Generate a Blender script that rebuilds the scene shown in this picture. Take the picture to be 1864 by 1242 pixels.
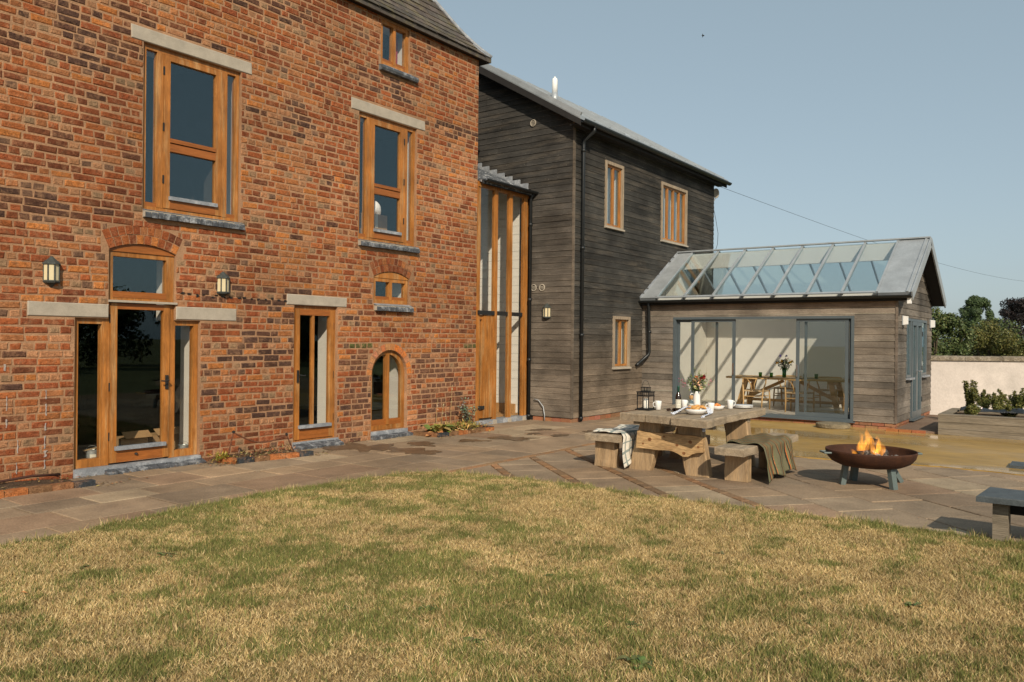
import bpy, bmesh, math, random
import numpy as np
from mathutils import Vector, Matrix
from mathutils.geometry import tessellate_polygon

random.seed(7)
rng = np.random.default_rng(11)
PI = math.pi
for _o in list(bpy.data.objects):
    bpy.data.objects.remove(_o, do_unlink=True)
scn = bpy.context.scene
COL = scn.collection

# ------------------------------------------------------------------ camera
YAW, PIT, ROL = math.radians(36.375), math.radians(-0.141), math.radians(0.603)
CAM = Vector((0.0, -9.25, 1.61))
_F0 = Vector((math.cos(YAW), math.sin(YAW), 0)); _R0 = Vector((math.sin(YAW), -math.cos(YAW), 0)); _U0 = Vector((0, 0, 1))
FW = math.cos(PIT) * _F0 + math.sin(PIT) * _U0
_U1 = -math.sin(PIT) * _F0 + math.cos(PIT) * _U0
RC = math.cos(ROL) * _R0 + math.sin(ROL) * _U1
UC = -math.sin(ROL) * _R0 + math.cos(ROL) * _U1
cd = bpy.data.cameras.new('camera'); cam = bpy.data.objects.new('camera', cd); COL.objects.link(cam)
cd.sensor_width = 36; cd.lens = 28.02; cd.clip_start = 0.05; cd.clip_end = 3000
mm = Matrix.Identity(4)
for i in range(3):
    mm[i][0] = RC[i]; mm[i][1] = UC[i]; mm[i][2] = -FW[i]; mm[i][3] = CAM[i]
cam.matrix_world = mm
scn.camera = cam
def ray(px, py): return FW + RC * ((px - 932) / 1450.6) - UC * ((py - 621) / 1450.6)
def G(px, py, z=0.0):
    d = ray(px, py); return CAM + d * ((z - CAM.z) / d.z)
def proj(p):
    v = Vector(p) - CAM; d = v.dot(FW)
    return 932 + 1450.6 * v.dot(RC) / d, 621 - 1450.6 * v.dot(UC) / d, d

# ------------------------------------------------------------------ sky, sun, exposure
SUN_AZ, SUN_EL = math.radians(45.0), math.radians(32.5)      # direction the light travels to (from +X towards +Y)
w = bpy.data.worlds.new('World'); scn.world = w; w.use_nodes = True
nt = w.node_tree; nt.nodes.clear()
sky = nt.nodes.new('ShaderNodeTexSky'); sky.sky_type = 'NISHITA'; sky.sun_disc = False
sky.sun_elevation = SUN_EL
# the sun stands opposite to the travel direction
sx, sy = -math.cos(SUN_AZ), -math.sin(SUN_AZ)
sky.sun_rotation = math.atan2(sx, sy)
sky.altitude = 50; sky.air_density = 1.0; sky.dust_density = 1.3; sky.ozone_density = 1.0
hs = nt.nodes.new('ShaderNodeHueSaturation'); hs.inputs['Saturation'].default_value = 0.62; hs.inputs['Value'].default_value = 1.0
hs.inputs['Hue'].default_value = 0.49
bg = nt.nodes.new('ShaderNodeBackground'); bg.inputs['Strength'].default_value = 0.105
ow = nt.nodes.new('ShaderNodeOutputWorld')
hz = nt.nodes.new('ShaderNodeMix'); hz.data_type = 'RGBA'; hz.inputs['Factor'].default_value = 0.6; hz.inputs['B'].default_value = (2.55, 3.45, 3.95, 1)   # even summer haze over the whole dome
nt.links.new(sky.outputs[0], hs.inputs['Color']); nt.links.new(hs.outputs[0], hz.inputs['A']); nt.links.new(hz.outputs['Result'], bg.inputs['Color']); nt.links.new(bg.outputs[0], ow.inputs['Surface'])
sd = bpy.data.lights.new('sun', 'SUN'); sun = bpy.data.objects.new('sun', sd); COL.objects.link(sun)
sd.energy = 3.75; sd.angle = math.radians(0.6); sd.color = (1.0, 0.875, 0.70)
tr = Vector((math.cos(SUN_AZ) * math.cos(SUN_EL), math.sin(SUN_AZ) * math.cos(SUN_EL), -math.sin(SUN_EL)))
sun.rotation_euler = tr.to_track_quat('-Z', 'Y').to_euler()
sun.location = (-20, -30, 30)
vs = scn.view_settings
vs.view_transform = 'Standard'; vs.look = 'None'; vs.gamma = 1.0; vs.use_curve_mapping = False; vs.exposure = 0.25
scn.render.engine = 'CYCLES'
scn.cycles.transparent_max_bounces = 32; scn.cycles.max_bounces = 8
scn.cycles.volume_bounces = 0
scn.render.resolution_x = 1024; scn.render.resolution_y = 682

# ------------------------------------------------------------------ helpers
def lin(r, g, b):
    f = lambda c: (c / 255) / 12.92 if c <= 10 else (((c / 255) + 0.055) / 1.055) ** 2.4
    return (f(r), f(g), f(b))

_pn = rng.random((64, 64))
def vnoise(x, y):
    xi, yi = math.floor(x), math.floor(y); fx, fy = x - xi, y - yi
    fx = fx * fx * (3 - 2 * fx); fy = fy * fy * (3 - 2 * fy)
    a = _pn[xi % 64, yi % 64]; b = _pn[(xi + 1) % 64, yi % 64]; c = _pn[xi % 64, (yi + 1) % 64]; d = _pn[(xi + 1) % 64, (yi + 1) % 64]
    return (a * (1 - fx) + b * fx) * (1 - fy) + (c * (1 - fx) + d * fx) * fy
def vnoise_np(x, y):
    xi = np.floor(x).astype(int); yi = np.floor(y).astype(int); fx = x - xi; fy = y - yi
    fx = fx * fx * (3 - 2 * fx); fy = fy * fy * (3 - 2 * fy)
    a = _pn[xi % 64, yi % 64]; b = _pn[(xi + 1) % 64, yi % 64]; c = _pn[xi % 64, (yi + 1) % 64]; d = _pn[(xi + 1) % 64, (yi + 1) % 64]
    return (a * (1 - fx) + b * fx) * (1 - fy) + (c * (1 - fx) + d * fx) * fy

def mat(name, base, rough=0.7, var=0.25, scale=6.0, stretch=(1, 1, 1), col=False, bump=0.15, fine=60.0, spec=0.3, metal=0.0, tint2=None, t2scale=1.5, t2amt=0.5, dist=0.004, macro=0.0, mscale=0.5, fleck=None):
    """Procedural surface: base colour with two scales of noise, optional per-piece colour attribute, optional second tone in patches."""
    m = bpy.data.materials.new(name); m.use_nodes = True
    n = m.node_tree.nodes; l = m.node_tree.links; n.clear()
    out = n.new('ShaderNodeOutputMaterial'); p = n.new('ShaderNodeBsdfPrincipled'); l.new(p.outputs[0], out.inputs[0])
    p.inputs['Roughness'].default_value = rough; p.inputs['Specular IOR Level'].default_value = spec; p.inputs['Metallic'].default_value = metal
    tc = n.new('ShaderNodeTexCoord'); mp = n.new('ShaderNodeMapping'); mp.inputs['Scale'].default_value = stretch
    l.new(tc.outputs['Object'], mp.inputs['Vector'])
    n1 = n.new('ShaderNodeTexNoise'); n1.inputs['Scale'].default_value = scale; n1.inputs['Detail'].default_value = 5; n1.inputs['Roughness'].default_value = 0.65
    n2 = n.new('ShaderNodeTexNoise'); n2.inputs['Scale'].default_value = fine; n2.inputs['Detail'].default_value = 3
    l.new(mp.outputs[0], n1.inputs['Vector']); l.new(mp.outputs[0], n2.inputs['Vector'])
    mr = n.new('ShaderNodeMapRange'); mr.inputs['From Min'].default_value = 0.28; mr.inputs['From Max'].default_value = 0.72
    mr.inputs['To Min'].default_value = 1 - var; mr.inputs['To Max'].default_value = 1 + var
    l.new(n1.outputs['Fac'], mr.inputs['Value'])
    mr2 = n.new('ShaderNodeMapRange'); mr2.inputs['From Min'].default_value = 0.3; mr2.inputs['From Max'].default_value = 0.7
    mr2.inputs['To Min'].default_value = 1 - var * 0.6; mr2.inputs['To Max'].default_value = 1 + var * 0.6
    l.new(n2.outputs['Fac'], mr2.inputs['Value'])
    mu = n.new('ShaderNodeMath'); mu.operation = 'MULTIPLY'; l.new(mr.outputs[0], mu.inputs[0]); l.new(mr2.outputs[0], mu.inputs[1])
    rgb = n.new('ShaderNodeRGB'); rgb.outputs[0].default_value = (*base, 1)
    cur = rgb.outputs[0]
    if col:
        at = n.new('ShaderNodeAttribute'); at.attribute_name = 'Col'
        mx = n.new('ShaderNodeMix'); mx.data_type = 'RGBA'; mx.blend_type = 'MULTIPLY'; mx.inputs['Factor'].default_value = 1
        l.new(cur, mx.inputs['A']); l.new(at.outputs['Color'], mx.inputs['B']); cur = mx.outputs['Result']
    if tint2:
        n3 = n.new('ShaderNodeTexNoise'); n3.inputs['Scale'].default_value = t2scale; n3.inputs['Detail'].default_value = 6; n3.inputs['Roughness'].default_value = 0.7
        l.new(mp.outputs[0], n3.inputs['Vector'])
        m3 = n.new('ShaderNodeMapRange'); m3.inputs['From Min'].default_value = 0.5; m3.inputs['From Max'].default_value = 0.68; m3.inputs['To Max'].default_value = t2amt
        l.new(n3.outputs['Fac'], m3.inputs['Value'])
        mx3 = n.new('ShaderNodeMix'); mx3.data_type = 'RGBA'; l.new(m3.outputs[0], mx3.inputs['Factor']); l.new(cur, mx3.inputs['A']); mx3.inputs['B'].default_value = (*tint2, 1)
        cur = mx3.outputs['Result']
    if fleck:                                        # small pale specks (lichen, grit)
        nf = n.new('ShaderNodeTexNoise'); nf.inputs['Scale'].default_value = fleck[1]; nf.inputs['Detail'].default_value = 2; l.new(tc.outputs['Object'], nf.inputs['Vector'])
        mf = n.new('ShaderNodeMapRange'); mf.inputs['From Min'].default_value = fleck[2]; mf.inputs['From Max'].default_value = fleck[2] + 0.05; l.new(nf.outputs['Fac'], mf.inputs['Value'])
        xf = n.new('ShaderNodeMix'); xf.data_type = 'RGBA'; l.new(mf.outputs[0], xf.inputs['Factor']); l.new(cur, xf.inputs['A']); xf.inputs['B'].default_value = (*fleck[0], 1); cur = xf.outputs['Result']
    if macro > 0:                                    # broad weathering over the whole surface
        nm_ = n.new('ShaderNodeTexNoise'); nm_.inputs['Scale'].default_value = mscale; nm_.inputs['Detail'].default_value = 4; l.new(tc.outputs['Object'], nm_.inputs['Vector'])
        mm_ = n.new('ShaderNodeMapRange'); mm_.inputs['From Min'].default_value = 0.32; mm_.inputs['From Max'].default_value = 0.68; mm_.inputs['To Min'].default_value = 1 - macro; mm_.inputs['To Max'].default_value = 1 + macro; l.new(nm_.outputs['Fac'], mm_.inputs['Value'])
        mo = n.new('ShaderNodeMath'); mo.operation = 'MULTIPLY'; l.new(mu.outputs[0], mo.inputs[0]); l.new(mm_.outputs[0], mo.inputs[1]); mu = mo
    mx2 = n.new('ShaderNodeMix'); mx2.data_type = 'RGBA'; mx2.blend_type = 'MULTIPLY'; mx2.inputs['Factor'].default_value = 1
    cb = n.new('ShaderNodeCombineColor'); [l.new(mu.outputs[0], cb.inputs[i]) for i in range(3)]
    l.new(cur, mx2.inputs['A']); l.new(cb.outputs[0], mx2.inputs['B'])
    l.new(mx2.outputs['Result'], p.inputs['Base Color'])
    if bump > 0:
        ad = n.new('ShaderNodeMath'); ad.operation = 'ADD'; l.new(n1.outputs['Fac'], ad.inputs[0]); l.new(n2.outputs['Fac'], ad.inputs[1])
        b = n.new('ShaderNodeBump'); b.inputs['Strength'].default_value = bump; b.inputs['Distance'].default_value = dist * 5
        l.new(ad.outputs[0], b.inputs['Height']); l.new(b.outputs[0], p.inputs['Normal'])
    return m

def glass_mat(name, tint=(0.955, 0.955, 0.945), f0=0.075, rough=0.0):
    m = bpy.data.materials.new(name); m.use_nodes = True
    n = m.node_tree.nodes; l = m.node_tree.links; n.clear()
    out = n.new('ShaderNodeOutputMaterial'); mix = n.new('ShaderNodeMixShader')
    t = n.new('ShaderNodeBsdfTransparent'); t.inputs[0].default_value = (*tint, 1)
    g = n.new('ShaderNodeBsdfGlossy'); g.inputs['Roughness'].default_value = rough; g.inputs['Color'].default_value = (0.76, 0.95, 1.0, 1)   # coated glazing mirrors a little cool
    ge = n.new('ShaderNodeNewGeometry'); dp = n.new('ShaderNodeVectorMath'); dp.operation = 'DOT_PRODUCT'
    l.new(ge.outputs['Incoming'], dp.inputs[0]); l.new(ge.outputs['Normal'], dp.inputs[1])
    ab = n.new('ShaderNodeMath'); ab.operation = 'ABSOLUTE'; l.new(dp.outputs['Value'], ab.inputs[0])
    om = n.new('ShaderNodeMath'); om.operation = 'SUBTRACT'; om.inputs[0].default_value = 1; l.new(ab.outputs[0], om.inputs[1]); om.use_clamp = True
    pw = n.new('ShaderNodeMath'); pw.operation = 'POWER'; l.new(om.outputs[0], pw.inputs[0]); pw.inputs[1].default_value = 5
    ma = n.new('ShaderNodeMath'); ma.operation = 'MULTIPLY_ADD'; l.new(pw.outputs[0], ma.inputs[0]); ma.inputs[1].default_value = 1 - f0; ma.inputs[2].default_value = f0
    l.new(ma.outputs[0], mix.inputs[0]); l.new(t.outputs[0], mix.inputs[1]); l.new(g.outputs[0], mix.inputs[2]); l.new(mix.outputs[0], out.inputs[0])
    return m

class MB:
    """collects shapes; build() links them as ONE mesh object"""
    def __init__(s, col=(1, 1, 1)): s.v = []; s.f = []; s.c = []; s.col = col
    def add(s, vs, fs):
        o = len(s.v); s.v += [tuple(p) for p in vs]
        for f in fs: s.f.append(tuple(i + o for i in f)); s.c.append(s.col)
        return s
    def hexa(s, p):
        return s.add(p, [(0, 3, 2, 1), (4, 5, 6, 7), (0, 1, 5, 4), (1, 2, 6, 5), (2, 3, 7, 6), (3, 0, 4, 7)])
    def box(s, x0, y0, z0, x1, y1, z1, mp=None):
        p = [(x0, y0, z0), (x1, y0, z0), (x1, y1, z0), (x0, y1, z0), (x0, y0, z1), (x1, y0, z1), (x1, y1, z1), (x0, y1, z1)]
        if mp: p = [mp(*q) for q in p]
        return s.hexa(p)
    def beam(s, a, b, wdt, hgt, up=(0, 0, 1)):
        """box along a->b, width across, height along up"""
        a = Vector(a); b = Vector(b); d = (b - a).normalized(); r = d.cross(Vector(up))
        if r.length < 1e-6: r = Vector((1, 0, 0))
        r.normalize(); u = r.cross(d).normalized(); r *= wdt / 2; u *= hgt / 2
        return s.hexa([a - r - u, a + r - u, b + r - u, b - r - u, a - r + u, a + r + u, b + r + u, b - r + u])
    def prism(s, A, B):
        """two matching outlines joined"""
        n = len(A); o = list(A) + list(B)
        fs = [tuple(range(n - 1, -1, -1)), tuple(range(n, 2 * n))] + [(i, (i + 1) % n, n + (i + 1) % n, n + i) for i in range(n)]
        return s.add(o, fs)
    def slab(s, pts, z0, z1, ch=0.0):
        """horizontal slab of an outline with a chamfered top edge"""
        n = len(pts)
        if ch <= 0: return s.prism([(x, y, z0) for x, y in pts], [(x, y, z1) for x, y in pts])
        cx = sum(p[0] for p in pts) / n; cy = sum(p[1] for p in pts) / n
        ins = []
        for i, (x, y) in enumerate(pts):
            d = Vector((cx - x, cy - y)); L = d.length or 1; d *= ch * 1.3 / L; ins.append((x + d.x, y + d.y))
        o = [(x, y, z0) for x, y in pts] + [(x, y, z1 - ch) for x, y in pts] + [(x, y, z1) for x, y in ins]
        fs = [tuple(range(n - 1, -1, -1)), tuple(range(2 * n, 3 * n))]
        for k in (0, n): fs += [(k + i, k + (i + 1) % n, k + n + (i + 1) % n, k + n + i) for i in range(n)]
        return s.add(o, fs)
    def tube(s, pts, r, n=8, closed=False):
        pts = [Vector(p) for p in pts]; m = len(pts); rs = r if isinstance(r, (list, tuple)) else [r] * m
        ring = []; prev = None
        for i, p in enumerate(pts):
            if closed: t = pts[(i + 1) % m] - pts[i - 1]
            else: t = pts[min(i + 1, m - 1)] - pts[max(i - 1, 0)]
            t.normalize()
            if prev is None:
                ref = Vector((0, 0, 1)) if abs(t.z) < 0.9 else Vector((1, 0, 0)); u = t.cross(ref).normalized()
            else:
                u = prev - t * prev.dot(t); u = u.normalized() if u.length > 1e-6 else t.orthogonal().normalized()
            prev = u; v = t.cross(u)
            ring.append([p + (u * math.cos(2 * PI * k / n) + v * math.sin(2 * PI * k / n)) * rs[i] for k in range(n)])
        o = [q for rg in ring for q in rg]; fs = []
        for i in range(m if closed else m - 1):
            j = (i + 1) % m
            fs += [(i * n + k, i * n + (k + 1) % n, j * n + (k + 1) % n, j * n + k) for k in range(n)]
        if not closed: fs += [tuple(range(n - 1, -1, -1)), tuple((m - 1) * n + k for k in range(n))]
        return s.add(o, fs)
    def lathe(s, prof, n=24, c=(0, 0, 0), sx=1.0, sy=1.0):
        """profile of (r, z), closed top and bottom where r = 0"""
        o = []; fs = []; idx = []
        for r, z in prof:
            if r < 1e-6: idx.append([len(o)]); o.append((c[0], c[1], c[2] + z))
            else:
                idx.append(list(range(len(o), len(o) + n)))
                o += [(c[0] + r * sx * math.cos(2 * PI * k / n), c[1] + r * sy * math.sin(2 * PI * k / n), c[2] + z) for k in range(n)]
        for a, b in zip(idx[:-1], idx[1:]):
            for k in range(n):
                k2 = (k + 1) % n
                if len(a) == 1 and len(b) == 1: continue
                if len(a) == 1: fs.append((a[0], b[k2], b[k]))
                elif len(b) == 1: fs.append((a[k], a[k2], b[0]))
                else: fs.append((a[k], a[k2], b[k2], b[k]))
        return s.add(o, fs)
    def grid(s, fn, nu, nv, colfn=None):
        o = [fn(i / nu, j / nv) for i in range(nu + 1) for j in range(nv + 1)]
        base = len(s.v); s.v += [tuple(p) for p in o]
        for i in range(nu):
            for j in range(nv):
                a = base + i * (nv + 1) + j
                s.f.append((a, a + 1, a + nv + 2, a + nv + 1)); s.c.append(colfn((i + .5) / nu, (j + .5) / nv) if colfn else s.col)
        return s
    def build(s, name, m, parent=None, smooth=False, recalc=True, local=False):
        off = Vector((0, 0, 0)) if local or parent is None else wloc(parent)
        me = bpy.data.meshes.new(name)
        me.from_pydata([(p[0] - off.x, p[1] - off.y, p[2] - off.z) for p in s.v], [], s.f)
        if any(c != (1, 1, 1) for c in s.c):
            at = me.attributes.new('Col', 'FLOAT_COLOR', 'FACE')
            at.data.foreach_set('color', np.array([(*c[:3], 1.0) for c in s.c], dtype=np.float32).ravel())
        else:
            at = me.attributes.new('Col', 'FLOAT_COLOR', 'FACE')
            at.data.foreach_set('color', np.ones(len(s.f) * 4, dtype=np.float32))
        if recalc:
            bm = bmesh.new(); bm.from_mesh(me); bmesh.ops.recalc_face_normals(bm, faces=bm.faces); bm.to_mesh(me); bm.free()
        if smooth:
            me.polygons.foreach_set('use_smooth', [True] * len(me.polygons))
        me.materials.append(m)
        o = bpy.data.objects.new(name, me); COL.objects.link(o)
        if parent is not None: o.parent = parent
        return o

def wloc(o):
    v = Vector((0, 0, 0))
    while o is not None: v += o.location; o = o.parent
    return v
def tag(o, label=None, cat=None, group=None, kind=None):
    if label: o['label'] = label
    if cat: o['category'] = cat
    if group: o['group'] = group
    if kind: o['kind'] = kind
    return o
def thing(name, loc, label, cat, group=None, rz=0.0):
    o = bpy.data.objects.new(name, None); COL.objects.link(o); o.empty_display_size = 0.1
    o.location = loc; o.rotation_euler = (0, 0, rz)
    return tag(o, label, cat, group)
def solo(o, loc=None, **k):
    return tag(o, **k)
def copy_tree(o, parent=None):
    c = o.copy(); COL.objects.link(c)
    if parent is not None: c.parent = parent
    for ch in list(o.children): copy_tree(ch, c)
    return c
def np_mesh(name, V, F, m, col=None, parent=None, smooth=False):
    """fast mesh from arrays; F is (n, k)"""
    me = bpy.data.meshes.new(name); n, k = F.shape
    me.vertices.add(len(V)); me.vertices.foreach_set('co', np.ascontiguousarray(V, dtype=np.float32).ravel())
    me.loops.add(n * k); me.loops.foreach_set('vertex_index', np.ascontiguousarray(F, dtype=np.int32).ravel())
    me.polygons.add(n); me.polygons.foreach_set('loop_start', np.arange(0, n * k, k, dtype=np.int32))
    me.update(calc_edges=True)
    if col is not None:
        at = me.attributes.new('Col', 'FLOAT_COLOR', 'FACE')
        at.data.foreach_set('color', np.concatenate([col, np.ones((n, 1))], axis=1).astype(np.float32).ravel())
    if smooth: me.polygons.foreach_set('use_smooth', np.ones(n, dtype=bool))
    me.materials.append(m)
    o = bpy.data.objects.new(name, me); COL.objects.link(o)
    if parent is not None: o.parent = parent
    return o

def FY(Y): return lambda a, d, z: (a, Y + d, z)          # wall facing -Y: a runs along +X
def FX(X): return lambda a, d, z: (X + d, -a, z)         # wall facing -X: a runs along -Y

def rect(a0, a1, z0, z1): return [(a0, z0), (a1, z0), (a1, z1), (a0, z1)]
def arch(a0, a1, z0, zs, zc, n=16):
    """opening with a segmental or round head: spring zs, crown zc"""
    h = zc - zs; half = (a1 - a0) / 2; R = (half * half + h * h) / (2 * h); cx = (a0 + a1) / 2; cz = zc - R
    t0 = math.atan2(zs - cz, half)
    pts = [(a0, z0), (a1, z0)]
    for i in range(n + 1):
        t = t0 + (PI - 2 * t0) * i / n; pts.append((cx + R * math.cos(t), cz + R * math.sin(t)))
    return pts
def holed(mb, outer, holes, mp, d0, d1, sides=True, outside=True):
    """wall sheet with holes from depth d0 to d1"""
    loops = [outer] + holes
    tr_ = tessellate_polygon([[Vector((a, z, 0)) for a, z in lp] for lp in loops])
    flat = [p for lp in loops for p in lp]; n = len(flat)
    mb.add([mp(a, d0, z) for a, z in flat] + [mp(a, d1, z) for a, z in flat], [t for t in tr_] + [(t[2] + n, t[1] + n, t[0] + n) for t in tr_])
    if sides:
        for k, lp in enumerate(loops):
            if k == 0 and not outside: continue
            m_ = len(lp)
            mb.add([mp(a, d0, z) for a, z in lp] + [mp(a, d1, z) for a, z in lp], [(i, (i + 1) % m_, m_ + (i + 1) % m_, m_ + i) for i in range(m_)])
    return mb
def frame(mb, a0, a1, z0, z1, t, d0, d1, mp, tb=None, tt=None, tr_=None, tl=None):
    """rectangular frame of four members butted together"""
    tb = t if tb is None else tb; tt = t if tt is None else tt; tl = t if tl is None else tl; tr_ = t if tr_ is None else tr_
    mb.box(a0, d0, z0, a0 + tl, d1, z1, mp); mb.box(a1 - tr_, d0, z0, a1, d1, z1, mp)
    mb.box(a0 + tl, d0, z0, a1 - tr_, d1, z0 + tb, mp); mb.box(a0 + tl, d0, z1 - tt, a1 - tr_, d1, z1, mp)
    return mb
def subtract(iv, cut):
    out = []
    for a, b in iv:
        if cut[1] <= a or cut[0] >= b: out.append((a, b)); continue
        if cut[0] > a: out.append((a, cut[0]))
        if cut[1] < b: out.append((cut[1], b))
    return out
def clip_poly(poly, nx, ny, d):
    """keep nx*x + ny*y <= d"""
    out = []
    for i in range(len(poly)):
        a = poly[i]; b = poly[(i + 1) % len(poly)]; sa = nx * a[0] + ny * a[1] - d; sb = nx * b[0] + ny * b[1] - d
        if sa <= 0: out.append(a)
        if (sa < 0 < sb) or (sb < 0 < sa):
            t = sa / (sa - sb); out.append((a[0] + (b[0] - a[0]) * t, a[1] + (b[1] - a[1]) * t))
    return out
def clip_conv(poly, conv):
    """conv: counter-clockwise convex outline"""
    for i in range(len(conv)):
        if len(poly) < 3: return []
        a = conv[i]; b = conv[(i + 1) % len(conv)]; nx, ny = (b[1] - a[1]), -(b[0] - a[0])
        poly = clip_poly(poly, nx, ny, nx * a[0] + ny * a[1])
    return poly
def area(p): return 0.5 * abs(sum(p[i][0] * p[(i + 1) % len(p)][1] - p[(i + 1) % len(p)][0] * p[i][1] for i in range(len(p))))

# ------------------------------------------------------------------ materials
MT = {}
MT['brick'] = mat('brick', (1, 1, 1), 0.9, 0.40, 20, col=True, bump=0.6, fine=70, spec=0.15, tint2=(0.36, 0.20, 0.108), t2scale=9, t2amt=0.55, macro=0.20, mscale=0.6)
MT['mortar'] = mat('mortar', (0.35, 0.20, 0.112), 0.95, 0.2, 5, bump=0.5, fine=80, spec=0.1, tint2=(0.27, 0.165, 0.10), t2scale=1.2, t2amt=0.6, macro=0.20, mscale=0.6)
MT['stone'] = mat('lintel_stone', (0.40, 0.35, 0.28), 0.9, 0.15, 5, bump=0.3, fine=120, spec=0.15, tint2=(0.30, 0.27, 0.23), t2scale=3)
MT['oak'] = mat('oiled_oak', (0.335, 0.128, 0.026), 0.45, 0.32, 3, (9, 9, 0.7), bump=0.12, fine=22, spec=0.4, tint2=(0.42, 0.27, 0.125), t2scale=1.3, t2amt=0.7, macro=0.22, mscale=2.2)
MT['oak_red'] = mat('red_oak_stain', (0.29, 0.095, 0.020), 0.42, 0.25, 3, (0.8, 9, 9), bump=0.12, fine=20, spec=0.4)
MT['blue_brick'] = mat('blue_brick', (0.075, 0.082, 0.092), 0.6, 0.35, 9, bump=0.2, spec=0.35, tint2=(0.34, 0.35, 0.36), t2scale=9, t2amt=0.75)
MT['lead'] = mat('lead_sheet', (0.23, 0.245, 0.265), 0.55, 0.25, 8, bump=0.15, spec=0.4, tint2=(0.48, 0.49, 0.50), t2scale=7, t2amt=0.7)
MT['plaster'] = mat('white_plaster', (0.72, 0.69, 0.63), 0.9, 0.04, 3, bump=0.05, spec=0.1)
MT['render'] = mat('wall_render', (0.55, 0.49, 0.44), 0.9, 0.07, 1.6, bump=0.25, fine=25, spec=0.1, tint2=(0.40, 0.36, 0.32), t2scale=0.9, t2amt=0.6, macro=0.12, mscale=1.2)
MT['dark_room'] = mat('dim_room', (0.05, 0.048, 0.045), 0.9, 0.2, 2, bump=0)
MT['iron'] = mat('black_iron', (0.02, 0.02, 0.02), 0.5, 0.3, 20, bump=0.1, spec=0.4)
MT['glass'] = glass_mat('window_glass')
MT['glass_plain'] = glass_mat('door_glass', (0.95, 0.95, 0.94), 0.035)
MT['glass_clear'] = glass_mat('clear_glass', (0.98, 0.98, 0.975), 0.035)
MT['glass_roof'] = glass_mat('roof_glass', (0.93, 0.945, 0.94), 0.12)
MT['slate'] = mat('roof_slate', (0.082, 0.07, 0.06), 0.75, 0.3, 9, col=True, bump=0.3, spec=0.25, tint2=(0.18, 0.15, 0.06), t2scale=3.5, t2amt=0.6)
MT['zinc'] = mat('zinc_sheet', (0.36, 0.385, 0.40), 0.5, 0.14, 3, (1, 1, 1), bump=0.06, fine=40, spec=0.4, metal=0.35, tint2=(0.46, 0.48, 0.49), t2scale=2.2)
MT['black_metal'] = mat('black_painted_metal', (0.012, 0.014, 0.015), 0.4, 0.2, 10, bump=0.05, spec=0.45)
MT['soffit'] = mat('dark_soffit', (0.02, 0.018, 0.017), 0.85, 0.2, 5, bump=0.05)
MT['clad'] = mat('weathered_boards', (1, 1, 1), 0.85, 0.28, 1.6, (1.6, 1.6, 11), col=True, bump=0.35, fine=14, spec=0.2, tint2=(0.15, 0.12, 0.088), t2scale=0.6, t2amt=0.35, macro=0.40, mscale=1.3, fleck=((.30, .27, .22), 42, .72))
MT['grey_alu'] = mat('grey_aluminium', (0.085, 0.105, 0.115), 0.4, 0.08, 5, bump=0.02, spec=0.45)
MT['red_brick'] = mat('orange_plinth_brick', (1, 1, 1), 0.85, 0.15, 14, col=True, bump=0.3, spec=0.15)
MT['white'] = mat('white_paint', (0.78, 0.77, 0.74), 0.6, 0.03, 4, bump=0.02)
MT['white_board'] = mat('white_boards', (0.80, 0.77, 0.70), 0.8, 0.06, 3, (1, 1, 8), bump=0.08)
MT['floor_oak'] = mat('oak_floor', (0.42, 0.23, 0.09), 0.5, 0.25, 3, (1, 8, 1), bump=0.05)
MT['floor_tile'] = mat('pale_floor', (0.52, 0.47, 0.40), 0.5, 0.08, 3, bump=0.03)
MT['slab'] = mat('paving_stone', (1, 1, 1), 0.88, 0.24, 2.4, col=True, bump=0.35, fine=45, spec=0.2, tint2=(0.155, 0.118, 0.09), t2scale=1.3, t2amt=0.3, macro=0.16, mscale=0.5, fleck=((.34, .30, .25), 60, .74))
MT['joint'] = mat('joint_sand', (0.24, 0.165, 0.10), 0.95, 0.3, 5, bump=0.3, spec=0.1)
MT['soil'] = mat('soil', (0.11, 0.075, 0.05), 0.95, 0.4, 9, bump=0.6, spec=0.1, dist=0.02)
MT['lawn_soil'] = mat('thatch', (0.17, 0.12, 0.055), 0.95, 0.4, 9, bump=0.5, spec=0.1, tint2=(0.11, 0.12, 0.04), t2scale=1.1, t2amt=0.6)
MT['earth'] = mat('field_ground', (0.13, 0.13, 0.055), 0.95, 0.3, 0.4, bump=0.1, spec=0.1)
MT['grass'] = mat('grass_blade', (1, 1, 1), 0.75, 0.1, 30, col=True, bump=0, spec=0.2)
MT['leaf'] = mat('leaf', (1, 1, 1), 0.55, 0.12, 20, col=True, bump=0, spec=0.3)
MT['bark'] = mat('bark', (0.10, 0.075, 0.05), 0.95, 0.4, 6, (3, 3, 0.5), bump=0.5)
MT['rust'] = mat('rusted_steel', (0.046, 0.017, 0.008), 0.75, 0.3, 7, bump=0.2, fine=80, spec=0.3, tint2=(0.10, 0.036, 0.011), t2scale=4)
MT['leg_steel'] = mat('grey_green_steel', (0.105, 0.135, 0.13), 0.5, 0.1, 8, bump=0.03, spec=0.4)
# ================================================================== setting: ground, patio, lawn, wet terrace
gr = MB(); gr.slab([(-300, -300), (400, -300), (400, 400), (-300, 400)], -0.30, -0.07); ground = gr.build('ground', MT['earth']); tag(ground, kind='structure')
pb = MB(); pb.slab([(-1, -12.5), (20.2, -12.5), (20.2, 0.3), (-1, 0.3)], -0.065, -0.012); patio = pb.build('patio', MT['joint']); tag(patio, kind='structure')

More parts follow.
